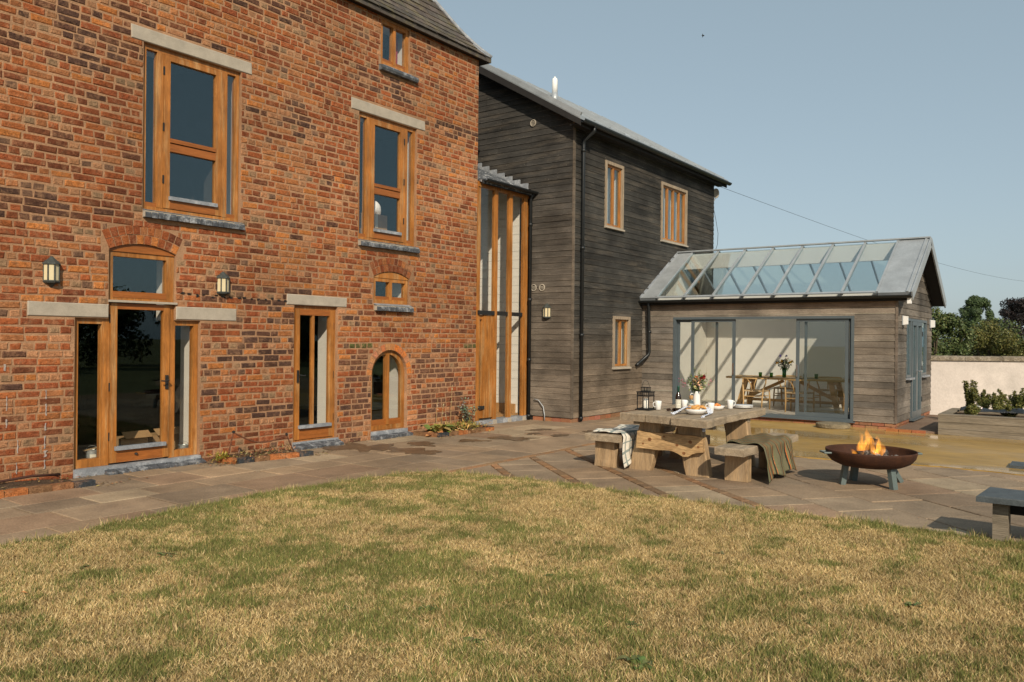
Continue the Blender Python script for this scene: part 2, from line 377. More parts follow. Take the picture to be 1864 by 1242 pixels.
LAWN_X, LAWN_Y = 7.47, -2.56
def lawn_outline():
    pts = [(-7, -14), (7.75, -14), (7.66, -10), (7.58, -8.6), (7.60, -7.6), (7.52, -6.6), (7.45, -5.6), (7.47, -4.7), (7.42, -4.0), (7.28, -3.45)]
    for t in (0.15, 0.35, 0.55, 0.75, 0.92):
        a = t * PI / 2; pts.append((6.62 + 0.62 * math.cos(a), -3.25 + 0.60 * math.sin(a)))
    pts += [(6.1, -2.56), (5.2, -2.44), (4.2, -2.47), (3.1, -2.60), (2.0, -2.66), (-7, -2.7)]
    return pts
LAWN = lawn_outline()

SLAB_TONES = [lin(148, 131, 111), lin(143, 126, 106), lin(141, 127, 109), lin(135, 121, 104), lin(150, 131, 109), lin(139, 123, 105), lin(157, 143, 122), lin(145, 124, 104)]
def slab_tone():
    c = random.choice(SLAB_TONES); k = random.uniform(0.84, 1.0) * 1.0
    return (min(1, c[0] * k * 1.06), min(1, c[1] * k), min(1, c[2] * k * .93))
def lay(poly, gap=0.008, nm='paving_slab', z=0.0, th=0.05, tone=None):
    n = len(poly)
    if n < 3 or area(poly) < 0.006: return
    cx = sum(p[0] for p in poly) / n; cy = sum(p[1] for p in poly) / n
    q = []
    for x, y in poly:
        d = Vector((cx - x, cy - y)); L = d.length; k = min(gap * 1.3 / max(L, 1e-6), 0.4)
        q.append((x + d.x * k + random.uniform(-.003, .003), y + d.y * k + random.uniform(-.003, .003)))
    mb = MB(tone or slab_tone()); hz = z + random.uniform(-0.004, 0.004); tx = random.uniform(-.004, .004); ty = random.uniform(-.004, .004)
    ch = 0.006
    ins = [(x + (cx - x) * ch * 1.6 / max(math.hypot(cx - x, cy - y), .02), y + (cy - y) * ch * 1.6 / max(math.hypot(cx - x, cy - y), .02)) for x, y in q]
    zt = lambda x, y: hz + (x - cx) * tx + (y - cy) * ty
    o = [(x, y, -th) for x, y in q] + [(x, y, zt(x, y) - ch) for x, y in q] + [(x, y, zt(x, y)) for x, y in ins]
    fs = [tuple(range(2 * n, 3 * n))]
    for k in (0, n): fs += [(k + i, k + (i + 1) % n, k + n + (i + 1) % n, k + n + i) for i in range(n)]
    mb.add(o, fs)
    return mb.build(nm, MT['slab'], patio)
def in_lawn_deep(poly):
    return all((x < 7.15 and y < -2.95) for x, y in poly)
# house strip: rows along X in front of the brick wall
y = -0.02
for rowh in (0.50, 0.62, 0.45, 0.60, 0.75):
    y1 = y - rowh; x = 0.6 + random.uniform(0, 0.4)
    while x < 9.2:
        wd = random.choice([0.45, 0.6, 0.75, 0.9, 0.6]); x1 = min(x + wd, 9.25)
        p = [(x, y1), (x1, y1), (x1, y), (x, y)]
        p = clip_poly(p, 0, -1, 2.88)
        if p and not in_lawn_deep(p): lay(p)
        x = x1
        if x >= 9.2: break
    y = y1
# court in front of the timber wing, large worn slabs
y = -0.02
for rowh in (0.6, 0.75, 0.6, 0.92):
    y1 = max(y - rowh, -2.88); x = 9.25
    while x < 16.0:
        x1 = min(x + random.choice([0.6, 0.75, 0.9]), 16.0)
        if not (x > 13.1 and y > -0.9):
            lay([(x, y1), (x1, y1), (x1, y), (x, y)], 0.006)
        x = x1
    y = y1
# brick course along Y = -2.93
BR_TONES = [lin(166, 128, 92), lin(156, 126, 94), lin(174, 132, 96), lin(148, 120, 92)]
x = 6.9
while x < 12.6:
    lay([(x, -2.99), (x + 0.215, -2.99), (x + 0.215, -2.885), (x, -2.885)], 0.006, 'paving_brick', tone=tuple(c * 0.72 for c in random.choice(BR_TONES))); x += 0.222
# diagonal field
DA = math.radians(49.8); dv = (math.cos(DA), math.sin(DA)); nv = (math.sin(DA), -math.cos(DA))
FIELD = [(7.35, -12.4), (20.0, -12.4), (20.0, -6.9), (11.75, -6.9), (11.75, -4.6), (16.0, -3.0), (7.0, -3.0)]
FIELDA = [(7.2, -12.4), (11.72, -12.4), (11.72, -2.995), (7.0, -2.995)]
def on_nv(x, y): return x * nv[0] + y * nv[1]
off1 = on_nv(8.2, -2.9)
strips = [off1, on_nv(9.04, -2.92), on_nv(8.86, -4.2), on_nv(9.24, -4.80)]
strips = sorted(strips)
bounds = [off1 - 0.68 * k for k in (3, 2, 1)] + strips
last = bounds[-1]
while last < 14.0: last += random.choice([0.62, 0.7, 0.62]); bounds.append(last)
bounds.sort()
for i in range(len(bounds) - 1):
    n0, n1 = bounds[i], bounds[i + 1]
    sw = 0.055
    b0 = n0 + (sw if n0 in strips else 0); b1 = n1 - (sw if n1 in strips else 0)
    t = -16 + random.uniform(0, 0.6)
    while t < 6:
        L = random.choice([0.3, 0.45, 0.6, 0.45, 0.6, 0.75]) if n0 in strips or n1 in strips else random.choice([0.6, 0.75, 0.9, 0.6])
        p = [(nv[0] * b0 + dv[0] * t, nv[1] * b0 + dv[1] * t), (nv[0] * b1 + dv[0] * t, nv[1] * b1 + dv[1] * t),
             (nv[0] * b1 + dv[0] * (t + L), nv[1] * b1 + dv[1] * (t + L)), (nv[0] * b0 + dv[0] * (t + L), nv[1] * b0 + dv[1] * (t + L))]
        t += L
        p = clip_conv(p, FIELDA)
        if len(p) >= 3 and min(q[0] for q in p) < 11.8: lay(p, 0.007)
for sN in strips:
    t = -16
    while t < 6:
        p = [(nv[0] * (sN + e) + dv[0] * tt, nv[1] * (sN + e) + dv[1] * tt) for e, tt in ((-.05, t), (.05, t), (.05, t + .215), (-.05, t + .215))]
        t += 0.222
        p = clip_conv(p, FIELDA)
        if len(p) >= 3: lay(p, 0.005, 'paving_brick', tone=tuple(c * 0.66 for c in random.choice(BR_TONES)))

# wet ochre terrace in front of the garden room
def wet_mat():
    m = mat('wet_ochre_ground', (0.32, 0.195, 0.048), 0.35, 0.22, 0.8, (1, 0.35, 1), bump=0.0, fine=7, spec=0.5, tint2=(0.46, 0.31, 0.115), t2scale=0.55, t2amt=0.85)
    n = m.node_tree.nodes; l = m.node_tree.links
    p = [q for q in n if q.type == 'BSDF_PRINCIPLED'][0]
    tc = n.new('ShaderNodeTexCoord'); mp = n.new('ShaderNodeMapping'); mp.inputs['Scale'].default_value = (1, 0.4, 1); mp.inputs['Rotation'].default_value = (0, 0, 0.6)
    nz = n.new('ShaderNodeTexNoise'); nz.inputs['Scale'].default_value = 0.7; nz.inputs['Detail'].default_value = 4
    r = n.new('ShaderNodeMapRange'); r.inputs['From Min'].default_value = 0.42; r.inputs['From Max'].default_value = 0.6; r.inputs['To Min'].default_value = 0.10; r.inputs['To Max'].default_value = 0.55
    l.new(tc.outputs['Object'], mp.inputs['Vector']); l.new(mp.outputs[0], nz.inputs['Vector']); l.new(nz.outputs['Fac'], r.inputs['Value']); l.new(r.outputs[0], p.inputs['Roughness'])
    b = n.new('ShaderNodeBump'); b.inputs['Strength'].default_value = 0.08; b.inputs['Distance'].default_value = 0.01
    n2 = n.new('ShaderNodeTexNoise'); n2.inputs['Scale'].default_value = 5; l.new(tc.outputs['Object'], n2.inputs['Vector']); l.new(n2.outputs['Fac'], b.inputs['Height']); l.new(b.outputs[0], p.inputs['Normal'])
    return m
wt = MB()
edge = [(16.03, -2.9), (13.4, -3.05), (12.3, -3.5), (11.75, -4.4), (11.45, -5.2), (11.35, -6.0), (11.55, -6.9), (11.68, -7.6), (11.6, -8.6), (11.72, -12.3), (15.8, -12.3), (15.75, -6.95), (16.03, -6.95)]
ed2 = []
for i in range(len(edge)):
    a = edge[i]; b = edge[(i + 1) % len(edge)]; n_ = 6 if i < 9 else 1
    for k in range(n_):
        t = k / n_; ed2.append((a[0] + (b[0] - a[0]) * t + (random.uniform(-.035, .035) if n_ > 1 and k else 0), a[1] + (b[1] - a[1]) * t + (random.uniform(-.035, .035) if n_ > 1 and k else 0)))
wt.slab(ed2, -0.05, 0.012); tag(wt.build('wet_terrace', wet_mat()), kind='structure')

lw = MB(); lw.slab(LAWN, -0.05, 0.010); lawn = lw.build('lawn', MT['lawn_soil']); tag(lawn, kind='structure')

# ================================================================== the brick house
house = thing('brick_house', (7.0, 0.2, 0), 'tall red brick farmhouse with oak windows, stone lintels and slate roof', 'house')
WX0, WX1, WZ1 = 1.2, 11.44, 6.80
mpY = FY(0.0)
op_win1 = rect(5.06, 6.41, 3.125, 5.13)
op_win2 = rect(8.515, 9.81, 3.135, 5.115)
op_attic = rect(8.963, 9.615, 5.98, 6.70)
def seg(a0, a1, zs, zc, n=12):
    return arch(a0, a1, zs - 0.01, zs, zc, n)[2:]
op_door = [(4.29, 0.06), (5.84, 0.06), (5.84, 1.80), (5.5, 1.80)] + seg(4.665, 5.5, 2.61, 2.70) + [(4.665, 1.80), (4.29, 1.80)]
op_french = rect(7.315, 8.12, 0.10, 2.062)
op_small = arch(8.854, 9.66, 2.163, 2.585, 2.68, 12)
op_arch = arch(8.827, 9.63, 0.12, 1.01, 1.41, 20)
HOLES = [op_win1, op_win2, op_attic, op_door, op_french, op_small, op_arch]
wl = MB(); holed(wl, rect(WX0, WX1, -0.05, WZ1), HOLES, mpY, 0.004, 0.158)
wall = wl.build('wall', MT['mortar'], house)
il = MB(); holed(il, rect(WX0, WX1 - 0.002, -0.04, WZ1 - .002), HOLES, mpY, 0.161, 0.45); il.build('inner_lining', MT['plaster'], house)
# bricks
RECTS = [(4.905, 6.565, 5.13, 5.30), (5.06, 6.41, 3.03, 5.13), (8.351, 10.0, 5.115, 5.29), (8.515, 9.81, 3.03, 5.12), (8.963, 9.615, 5.88, 6.72), (8.92, 9.755, 5.865, 5.98),
         (3.796, 4.665, 1.80, 1.97), (5.5, 6.363, 1.80, 1.97), (4.29, 5.84, -0.1, 1.80), (4.665, 5.5, 1.8, 2.61), (7.178, 8.29, 2.062, 2.217), (7.315, 8.12, -0.1, 2.062),
         (8.854, 9.66, 2.03, 2.585), (8.827, 9.63, -0.1, 1.01)]
RINGS = [(4.665, 5.5, 2.61, 2.70, 0.225), (8.854, 9.66, 2.585, 2.68, 0.225), (8.827, 9.63, 1.01, 1.41, 0.115)]
def ring_geo(a0, a1, zs, zc):
    h = zc - zs; half = (a1 - a0) / 2; R = (half * half + h * h) / (2 * h); return (a0 + a1) / 2, zc - R, R, math.atan2(zs - (zc - R), half)
PAL = [(lin(164, 86, 46), 6), (lin(154, 78, 44), 5), (lin(174, 98, 52), 4), (lin(140, 72, 42), 3.5), (lin(118, 66, 42), 2.4), (lin(108, 56, 36), 1.6), (lin(196, 118, 58), 1.2), (lin(176, 112, 68), 1.5)]
HEADP = [lin(168, 104, 62), lin(176, 124, 84), lin(150, 122, 90), lin(158, 84, 48), lin(184, 132, 92), lin(140, 76, 46), lin(110, 86, 68)]
DARK = [lin(82, 58, 48), lin(70, 56, 50), lin(98, 64, 48), lin(60, 50, 46)]
PALE = [lin(188, 122, 74), lin(184, 114, 64), lin(190, 132, 90), lin(200, 122, 60)]
def sm_(v, a, b):
    t = max(0, min(1, (v - a) / (b - a))); return t * t * (3 - 2 * t)
def brick_tone(x, z, head=False):
    d = vnoise(x * 0.55 + 3, z * 3.2 + 7); q = vnoise(x * 0.7 + 31, z * 0.8 + 12); r = random.random()
    if head and random.random() < .6: c = random.choice(HEADP)
    elif d > 0.74 and r < (d - 0.50) * 1.7: c = random.choice(DARK)
    elif r < 0.02: c = random.choice(DARK)
    elif q > 0.6 and r > 0.62: c = random.choice(PALE)
    else: c = random.choices([p[0] for p in PAL], [p[1] for p in PAL])[0]
    if 1.2 < z < 3.0 and x > 7 and random.random() < 0.3: c = random.choice(PALE)
    if 0.2 < z < 1.45 and (8.3 < x < 8.75 or 9.85 < x < 11.0) and random.random() < 0.62: c = random.choice([lin(116, 78, 56), lin(104, 74, 58), lin(92, 64, 52)])
    if abs(z - 1.47) < 0.05 and (8.42 < x < 8.82 or x > 11.05) : c = lin(70, 92, 48)
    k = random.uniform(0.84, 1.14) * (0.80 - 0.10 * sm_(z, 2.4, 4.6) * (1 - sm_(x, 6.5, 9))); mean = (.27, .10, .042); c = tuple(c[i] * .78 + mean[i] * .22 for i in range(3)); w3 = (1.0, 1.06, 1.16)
    return tuple(c[i] * k * w3[i] for i in range(3))
def one_brick(mb, xa, xb, za, zb, f=None, j=0.0055):
    f = random.uniform(-0.006, 0.0) if f is None else f; c = 0.010
    J = lambda: random.uniform(-j, j)
    A = [(xa + J(), za + J()), (xb + J(), za + J()), (xb + J(), zb + J()), (xa + J(), zb + J())]
    cx, cz = (xa + xb) / 2, (za + zb) / 2
    B = [(a + (c if a < cx else -c), z + (c if z < cz else -c)) for a, z in A]
    o = [(a, 0.05, z) for a, z in A] + [(a, f + c * 0.8, z) for a, z in A] + [(a, f + random.uniform(-.002, .002), z) for a, z in B]
    fs = [(8, 9, 10, 11)]
    for k in (0, 4): fs += [(k + i, k + (i + 1) % 4, k + 4 + (i + 1) % 4, k + 4 + i) for i in range(4)]
    mb.add(o, fs)
CH = 0.0862; JT = 0.0165; bricks = []
nrow = int((WZ1 + 0.02) / CH)
for r in range(nrow):
    z0 = -0.02 + r * CH; z1 = z0 + CH - JT
    iv = [(WX0, WX1)]
    for a0, a1, zz0, zz1 in RECTS:
        if z1 > zz0 + 0.012 and z0 < zz1 - 0.012: iv = subtract(iv, (a0 - 0.006, a1 + 0.006))
    for a0, a1, zs, zc, T in RINGS:
        cx, cz, R, t0 = ring_geo(a0, a1, zs, zc)
        if z1 > zs and z0 < zc + T:
            zz = max(z0 + 0.02, zs)
            hw2 = (R + T) ** 2 - (zz - cz) ** 2
            if hw2 > 0:
                hw = math.sqrt(hw2); lim = (R + T) * math.cos(t0)
                iv = subtract(iv, (cx - min(hw, lim) - 0.006, cx + min(hw, lim) + 0.006))
    header = (r % 4 == 1)
    x = WX0 - random.uniform(0, 0.2) - (0.12 if r % 2 else 0)
    while x < WX1:
        if header: L = 0.108 + random.uniform(-.006, .006)
        else: L = 0.226 + random.uniform(-.01, .008) if random.random() > 0.26 else 0.106 + random.uniform(-.006, .006)
        for a, b in iv:
            xa, xb = max(x, a), min(x + L, b)
            if xb - xa > 0.03: bricks.append((xa, xb, z0 + .004 * math.sin(xa * 1.7 + r), z1 + .004 * math.sin(xa * 1.7 + r)))
        x += L + JT
# rings of voussoirs
ring_b = []
for gi, (a0, a1, zs, zc, T) in enumerate(RINGS):
    cx, cz, R, t0 = ring_geo(a0, a1, zs, zc)
    for lay_ in range(2 if T > 0.2 else 1):
        r0 = R + lay_ * 0.113 + 0.004; r1 = r0 + 0.103; n_ = max(5, int((PI - 2 * t0) * r0 / (0.083 if gi < 2 else 0.085)))
        for k in range(n_):
            ta = t0 + (PI - 2 * t0) * (k + 0.07) / n_; tb = t0 + (PI - 2 * t0) * (k + 0.93) / n_
            f = random.uniform(-.005, .002)
            A = [(cx + r0 * math.cos(ta), cz + r0 * math.sin(ta)), (cx + r0 * math.cos(tb), cz + r0 * math.sin(tb)), (cx + r1 * math.cos(tb), cz + r1 * math.sin(tb)), (cx + r1 * math.cos(ta), cz + r1 * math.sin(ta))]
            tone = brick_tone(cx, zc) if gi < 2 else tuple(v * random.uniform(.85, 1.05) for v in random.choice(PALE))
            ring_b.append((A, f, tone))
score = []
for i, (xa, xb, z0, z1) in enumerate(bricks):
    px, py, d = proj(((xa + xb) / 2, 0, (z0 + z1) / 2))
    ok = 12 < px < 1850 and 8 < py < 1230
    score.append(((xb - xa) * (z1 - z0) / d ** 3 if ok else -1, i))
top = {i for s_, i in sorted(score, reverse=True)[:270]}
field = MB()
for i, (xa, xb, z0, z1) in enumerate(bricks):
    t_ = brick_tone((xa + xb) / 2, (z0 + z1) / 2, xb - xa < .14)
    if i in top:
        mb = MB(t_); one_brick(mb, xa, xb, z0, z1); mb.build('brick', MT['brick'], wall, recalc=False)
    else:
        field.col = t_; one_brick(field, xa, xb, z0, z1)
for i, (A, f, tone) in enumerate(ring_b):
    field.col = tone
    field.prism([(a, 0.05, z) for a, z in A], [(a, f, z) for a, z in A])
tag(field.build('brick_field', MT['brick'], wall, recalc=True), kind='stuff')

# stone lintels
for a0, a1, z0, z1 in ((4.905, 6.565, 5.135, 5.298), (8.351, 10.0, 5.12, 5.288), (3.796, 4.662, 1.805, 1.968), (5.503, 6.363, 1.805, 1.968), (7.178, 8.29, 2.066, 2.215)):
    mb = MB(); c = 0.008
    J = lambda: random.uniform(-.006, .006)
    A = [(a0, z0 + J()), (a1 + J(), z0 + J()), (a1 + J(), z1 + J()), (a0 + J(), z1 + J())]; cx, cz = (a0 + a1) / 2, (z0 + z1) / 2
    B = [(a + (c if a < cx else -c), z + (c if z < cz else -c)) for a, z in A]
    o = [(a, 0.14, z) for a, z in A] + [(a, -0.002, z) for a, z in A] + [(a, -0.010, z) for a, z in B]
    fs = [(8, 9, 10, 11), (3, 2, 1, 0)] + [(k + i, k + (i + 1) % 4, k + 4 + (i + 1) % 4, k + 4 + i) for k in (0, 4) for i in range(4)]
    mb.add(o, fs).build('lintel', MT['stone'], house)

def sill_bricks(parent, a0, a1, z0, z1, n, proj_=0.07, deep=0.05):
    wd = (a1 - a0) / n
    for k in range(n):
        xa = a0 + k * wd + 0.005; xb = a0 + (k + 1) * wd - 0.005; q = random.uniform(-.004, .004)
        prof = [(deep, z0), (-proj_ + q, z0 + random.uniform(-.002, .002)), (-proj_ + q, z0 + (z1 - z0) * 0.5), (-proj_ * 0.62 + q, z1 - 0.012), (deep, z1)]
        MB().prism([mpY(xa, d, z) for d, z in prof], [mpY(xb, d, z) for d, z in prof]).build('sill_brick', MT['blue_brick'], parent)
    MB().box(a0 + 0.004, -proj_ * 0.8, z0 + 0.006, a1 - 0.004, deep - .004, z1 - 0.02, mpY).build('sill_joint', MT['stone'], parent)
def pane(parent, a0, a1, z0, z1, d, mp, m='glass'):
    return MB().box(a0, d, z0, a1, d + 0.006, z1, mp).build('pane', MT[m], parent)
def hinges(parent, a, zs, d, mp):
    for z in zs:
        MB().box(a - .008, d - .014, z - .05, a + .008, d, z + .05, mp).build('hinge', MT['iron'], parent)

def big_window(a0, a1, z0, z1, flip):
    m_ = lambda a: (a1 + a0 - a) if flip else a                       # mirrored casement
    fr = MB(); frame(fr, a0 + .006, a1 - .006, z0, z1, 0.05, 0.045, 0.135, mpY, tb=0.05, tt=0.06)
    mA = (a0 + 0.195, a0 + 0.275); mB = (a1 - 0.265, a1 - 0.185)
    fr.box(mA[0], 0.04, z0 + .05, mA[1], 0.13, z1 - .06, mpY); fr.box(mB[0], 0.04, z0 + .05, mB[1], 0.13, z1 - .06, mpY)
    win = fr.build('window', MT['oak'], house)
    s0, s1 = mA[1] + .004, mB[0] - .004; zb, zt = z0 + 0.055, z1 - 0.065
    MB().box(s0, 0.035, zb, s0 + .085, 0.10, zt, mpY).build('stile', MT['oak'], win); MB().box(s1 - .085, 0.035, zb, s1, 0.10, zt, mpY).build('stile', MT['oak'], win); MB().box(s0 + .085, .036, zt - .06, s1 - .085, .1, zt, mpY).build('rail', MT['oak'], win)
    for dd_, za_, zb_ in ((.033, zb, zb + .105), (.033, z0 + .765, z0 + .86), (.026, z0 + .875, z0 + .925)): MB().box(s0 + .085, dd_, za_, s1 - .085, .1, zb_, mpY).build('rail', MT['oak_red'], win)
    MB().box(s0 + .07, 0.0, zb + .105, s1 - .07, 0.05, zb + .15, mpY).build('weather_bar', MT['lead'], win)
    for za, zc in ((zb + .13, z0 + .77), (z0 + .92, zt - .05)): pane(win, s0 + .08, s1 - .08, za, zc, 0.07, mpY)
    for aa, ab in ((a0 + .05, mA[0] + .005), (mB[1] - .005, a1 - .05)):
        pane(win, aa, ab, z0 + .05, z1 - .055, 0.075, mpY)
        MB().box(aa + .004, 0.05, z0 + .05, ab - .004, 0.09, z0 + .10, mpY).build('rail', MT['oak_red'], win)
    hinges(win, (s1 + .002) if flip else (s0 - .002), (zb + .35, z0 + .95 + .1, zt - .2), .04, mpY)
    sill_bricks(win, a0 - .0, a1 + .03, z0 - 0.10, z0, 17)
    MB().prism([mpY(a0 + .01, d, z) for d, z in ((-.052, z0 - .006), (.06, z0 + .012), (.06, z0 + .002), (-.05, z0 - .012))], [mpY(a1 + .0, d, z) for d, z in ((-.052, z0 - .006), (.06, z0 + .012), (.06, z0 + .002), (-.05, z0 - .012))]).build('lead_dressing', MT['lead'], win)
    return win
big_window(5.06, 6.41, 3.125, 5.13, False)
big_window(8.515, 9.81, 3.135, 5.115, True)
# attic window, two lights
def two_light(a0, a1, z0, z1, name='window'):
    fr = MB(); frame(fr, a0 + .004, a1 - .004, z0, z1, 0.055, 0.03, 0.12, mpY, tb=.06)
    c = (a0 + a1) / 2; fr.box(c - .028, 0.026, z0 + .06, c + .028, .118, z1 - .055, mpY)
    wn = fr.build(name, MT['oak'], house)
    for aa, ab in ((a0 + .05, c - .022), (c + .022, a1 - .05)):
        pane(wn, aa, ab, z0 + .05, z1 - .05, .07, mpY)
        MB().box(aa + .008, 0.04, z0 + .06, ab - .008, .09, z0 + .11, mpY).build('rail', MT['oak_red'], wn)
    return wn
wa = two_light(8.963, 9.615, 5.98, 6.70)
mb = MB(); prof = [(.05, 5.865), (-.07, 5.865), (-.085, 5.9), (-.07, 5.945), (.05, 5.975)]
mb.prism([mpY(8.92, d, z) for d, z in prof], [mpY(9.755, d, z) for d, z in prof]).build('sill', MT['blue_brick'], wa)
MB().prism([mpY(8.97, d, z) for d, z in ((-.06, 5.955), (.05, 5.99), (.05, 5.981), (-.06, 5.948))], [mpY(9.61, d, z) for d, z in ((-.06, 5.955), (.05, 5.99), (.05, 5.981), (-.06, 5.948))]).build('lead_dressing', MT['lead'], wa)
# small arched window
ws = two_light(8.862, 9.652, 2.163, 2.565)
pts = seg(8.856, 9.658, 2.583, 2.676); A = [(8.856, 2.567), (9.658, 2.567)] + pts
MB().prism([mpY(a, 0.02, z) for a, z in A], [mpY(a, 0.12, z) for a, z in A]).build('arched_head', MT['oak'], ws)
sill_bricks(ws, 8.87, 9.71, 2.04, 2.14, 8)
MB().prism([mpY(8.86, d, z) for d, z in ((-.055, 2.135), (.05, 2.168), (.05, 2.158), (-.055, 2.125))], [mpY(9.67, d, z) for d, z in ((-.055, 2.135), (.05, 2.168), (.05, 2.158), (-.055, 2.125))]).build('lead_dressing', MT['lead'], ws)

# main door with side lights and arched fanlight
fr = MB()
for a0, a1 in ((4.295, 4.35), (5.775, 5.835)): fr.box(a0, .05, .09, a1, .14, 1.797, mpY)
fr.box(4.615, .045, .09, 4.70, .145, 1.99, mpY); fr.box(5.445, .045, .09, 5.52, .145, 1.99, mpY)
fr.box(4.35, .05, 1.735, 4.615, .14, 1.797, mpY); fr.box(5.52, .05, 1.735, 5.775, .14, 1.797, mpY)
fr.box(4.35, .05, .09, 4.615, .14, .185, mpY); fr.box(5.52, .05, .09, 5.775, .14, .175, mpY)
door = fr.build('door', MT['oak'], house)
MB().box(4.705, .03, .11, 4.785, .095, 1.985, mpY).build('leaf_stile', MT['oak'], door); MB().box(5.36, .03, .11, 5.44, .095, 1.985, mpY).build('leaf_stile', MT['oak'], door)
MB().box(4.785, .031, .11, 5.36, .095, .255, mpY).build('leaf_rail', MT['oak_red'], door); MB().box(4.785, .031, 1.915, 5.36, .095, 1.985, mpY).build('leaf_rail', MT['oak_red'], door)
MB().box(4.76, -.012, .255, 5.385, .05, .30, mpY).build('weather_bar', MT['lead'], door)
pane(door, 4.78, 5.365, .28, 1.92, .06, mpY, 'glass_plain')
pane(door, 4.345, 4.62, .18, 1.74, .085, mpY, 'glass_plain'); pane(door, 5.515, 5.78, .17, 1.74, .085, mpY, 'glass_plain')
hinges(door, 4.703, (.42, 1.0, 1.80), .045, mpY)
hd = MB(); hd.box(5.385, .012, .95, 5.42, .03, 1.12, mpY); hd.tube([(5.40, .0, 1.06), (5.40, -.035, 1.06), (5.345, -.04, 1.05), (5.30, -.038, 1.055)], .009, 6); hd.build('handle', MT['iron'], door)
kn = MB(); kn.lathe([(0, 0), (.02, .004), (.018, .02), (0, .028)], 8, (5.02, .02, .18)); kn.build('door_knob', MT['iron'], door)
fr = MB(); frame(fr, 4.669, 5.496, 2.02, 2.59, .065, .045, .14, mpY, tb=.03, tt=.055, tr_=.10); fl = fr.build('fanlight', MT['oak'], house)
MB().box(4.734, .04, 2.05, 5.396, .12, 2.125, mpY).build('rail', MT['oak_red'], fl)
A = [(4.667, 2.592), (5.498, 2.592)] + seg(4.667, 5.498, 2.609, 2.697)
MB().prism([mpY(a, 0.03, z) for a, z in A], [mpY(a, 0.13, z) for a, z in A]).build('arched_head', MT['oak_red'], fl)
MB().box(4.66, -.02, 1.993, 5.51, .13, 2.018, mpY).build('transom', MT['stone'], fl)
pane(fl, 4.73, 5.40, 2.12, 2.54, .08, mpY)
th = MB(); th.box(4.285, -.03, -.02, 5.845, .16, .088, mpY); ts = th.build('threshold', MT['lead'], house)
for k in range(10):
    xa = 4.62 + k * 0.125; MB().prism([mpY(xa, d, z) for d, z in ((-.031, .0), (-.13, -.01), (-.13, .018), (-.031, .05))], [mpY(xa + .112, d, z) for d, z in ((-.031, .0), (-.13, -.01), (-.13, .018), (-.031, .05))]).build('step_brick', MT['blue_brick'], ts)
# french door
fr = MB(); frame(fr, 7.32, 8.115, .10, 2.06, .045, .05, .14, mpY, tb=.02, tt=.05); fd = fr.build('glazed_door', MT['oak'], house)
MB().box(7.368, .03, .125, 7.44, .095, 2.008, mpY).build('leaf_stile', MT['oak'], fd); MB().box(7.99, .03, .125, 8.068, .095, 2.008, mpY).build('leaf_stile', MT['oak'], fd); MB().box(7.667, .034, .30, 7.708, .09, 1.93, mpY).build('leaf_stile', MT['oak'], fd)
MB().box(7.44, .031, .125, 7.99, .095, .285, mpY).build('leaf_rail', MT['oak_red'], fd); MB().box(7.44, .031, 1.925, 7.99, .095, 2.008, mpY).build('leaf_rail', MT['oak_red'], fd)
MB().box(7.42, -.015, .285, 8.01, .05, .33, mpY).build('weather_bar', MT['lead'], fd)
pane(fd, 7.435, 7.67, .30, 1.93, .06, mpY, 'glass_plain'); pane(fd, 7.705, 7.995, .30, 1.93, .06, mpY, 'glass_plain')
hinges(fd, 8.071, (.42, 1.05, 1.78), .045, mpY)
hd = MB(); hd.box(7.39, .012, .95, 7.42, .03, 1.13, mpY); hd.tube([(7.405, .0, 1.06), (7.405, -.03, 1.06), (7.46, -.036, 1.05), (7.50, -.034, 1.055)], .009, 6); hd.build('handle', MT['iron'], fd)
MB().box(7.30, -.02, -.02, 8.14, .16, .098, mpY).build('threshold', MT['lead'], fd)
for k in range(7):
    xa = 7.30 + k * 0.122; pr = ((-.021, .0), (-.14, -.01), (-.14, .03), (-.021, .075)); MB().prism([mpY(xa, d, z) for d, z in pr], [mpY(xa + .112, d, z) for d, z in pr]).build('step_brick', MT['blue_brick'], fd)
# round-arched door
def arch_frame(a0, a1, z0, zs, zc, t, d0, d1):
    mb = MB(); O = arch(a0, a1, z0, zs, zc, 20); I = arch(a0 + t, a1 - t, z0 + t * 1.2, zs, zc - t, 20); n_ = len(O)
    v = [mpY(a, d0, z) for a, z in O] + [mpY(a, d0, z) for a, z in I] + [mpY(a, d1, z) for a, z in O] + [mpY(a, d1, z) for a, z in I]
    fs = []
    for i in range(n_):
        j = (i + 1) % n_
        fs += [(i, j, n_ + j, n_ + i), (2 * n_ + i, 3 * n_ + i, 3 * n_ + j, 2 * n_ + j), (n_ + i, n_ + j, 3 * n_ + j, 3 * n_ + i), (i, 2 * n_ + i, 2 * n_ + j, j)]
    return mb.add(v, fs)
ad = arch_frame(8.832, 9.625, .125, 1.01, 1.405, .062, .06, .14).build('arched_door', MT['oak'], house)
MB().box(9.205, .045, .20, 9.262, .13, 1.343, mpY).build('mullion', MT['oak'], ad)
MB().box(8.90, .065, .20, 9.205, .12, .29, mpY).build('rail', MT['oak_red'], ad); MB().box(9.262, .065, .20, 9.56, .12, .29, mpY).build('rail', MT['oak_red'], ad)
A = arch(8.885, 9.572, .24, 1.01, 1.355, 20)
MB().prism([mpY(a, .088, z) for a, z in A], [mpY(a, .094, z) for a, z in A]).build('pane', MT['glass'], ad)
MB().box(8.82, -.02, -.02, 9.64, .16, .118, mpY).build('threshold', MT['lead'], ad)
for k in range(7):
    xa = 8.80 + k * 0.123; pr = ((-.021, .0), (-.13, -.01), (-.13, .045), (-.021, .06)); MB().prism([mpY(xa, d, z) for d, z in pr], [mpY(xa + .113, d, z) for d, z in pr]).build('step_brick', MT['blue_brick'], ad)

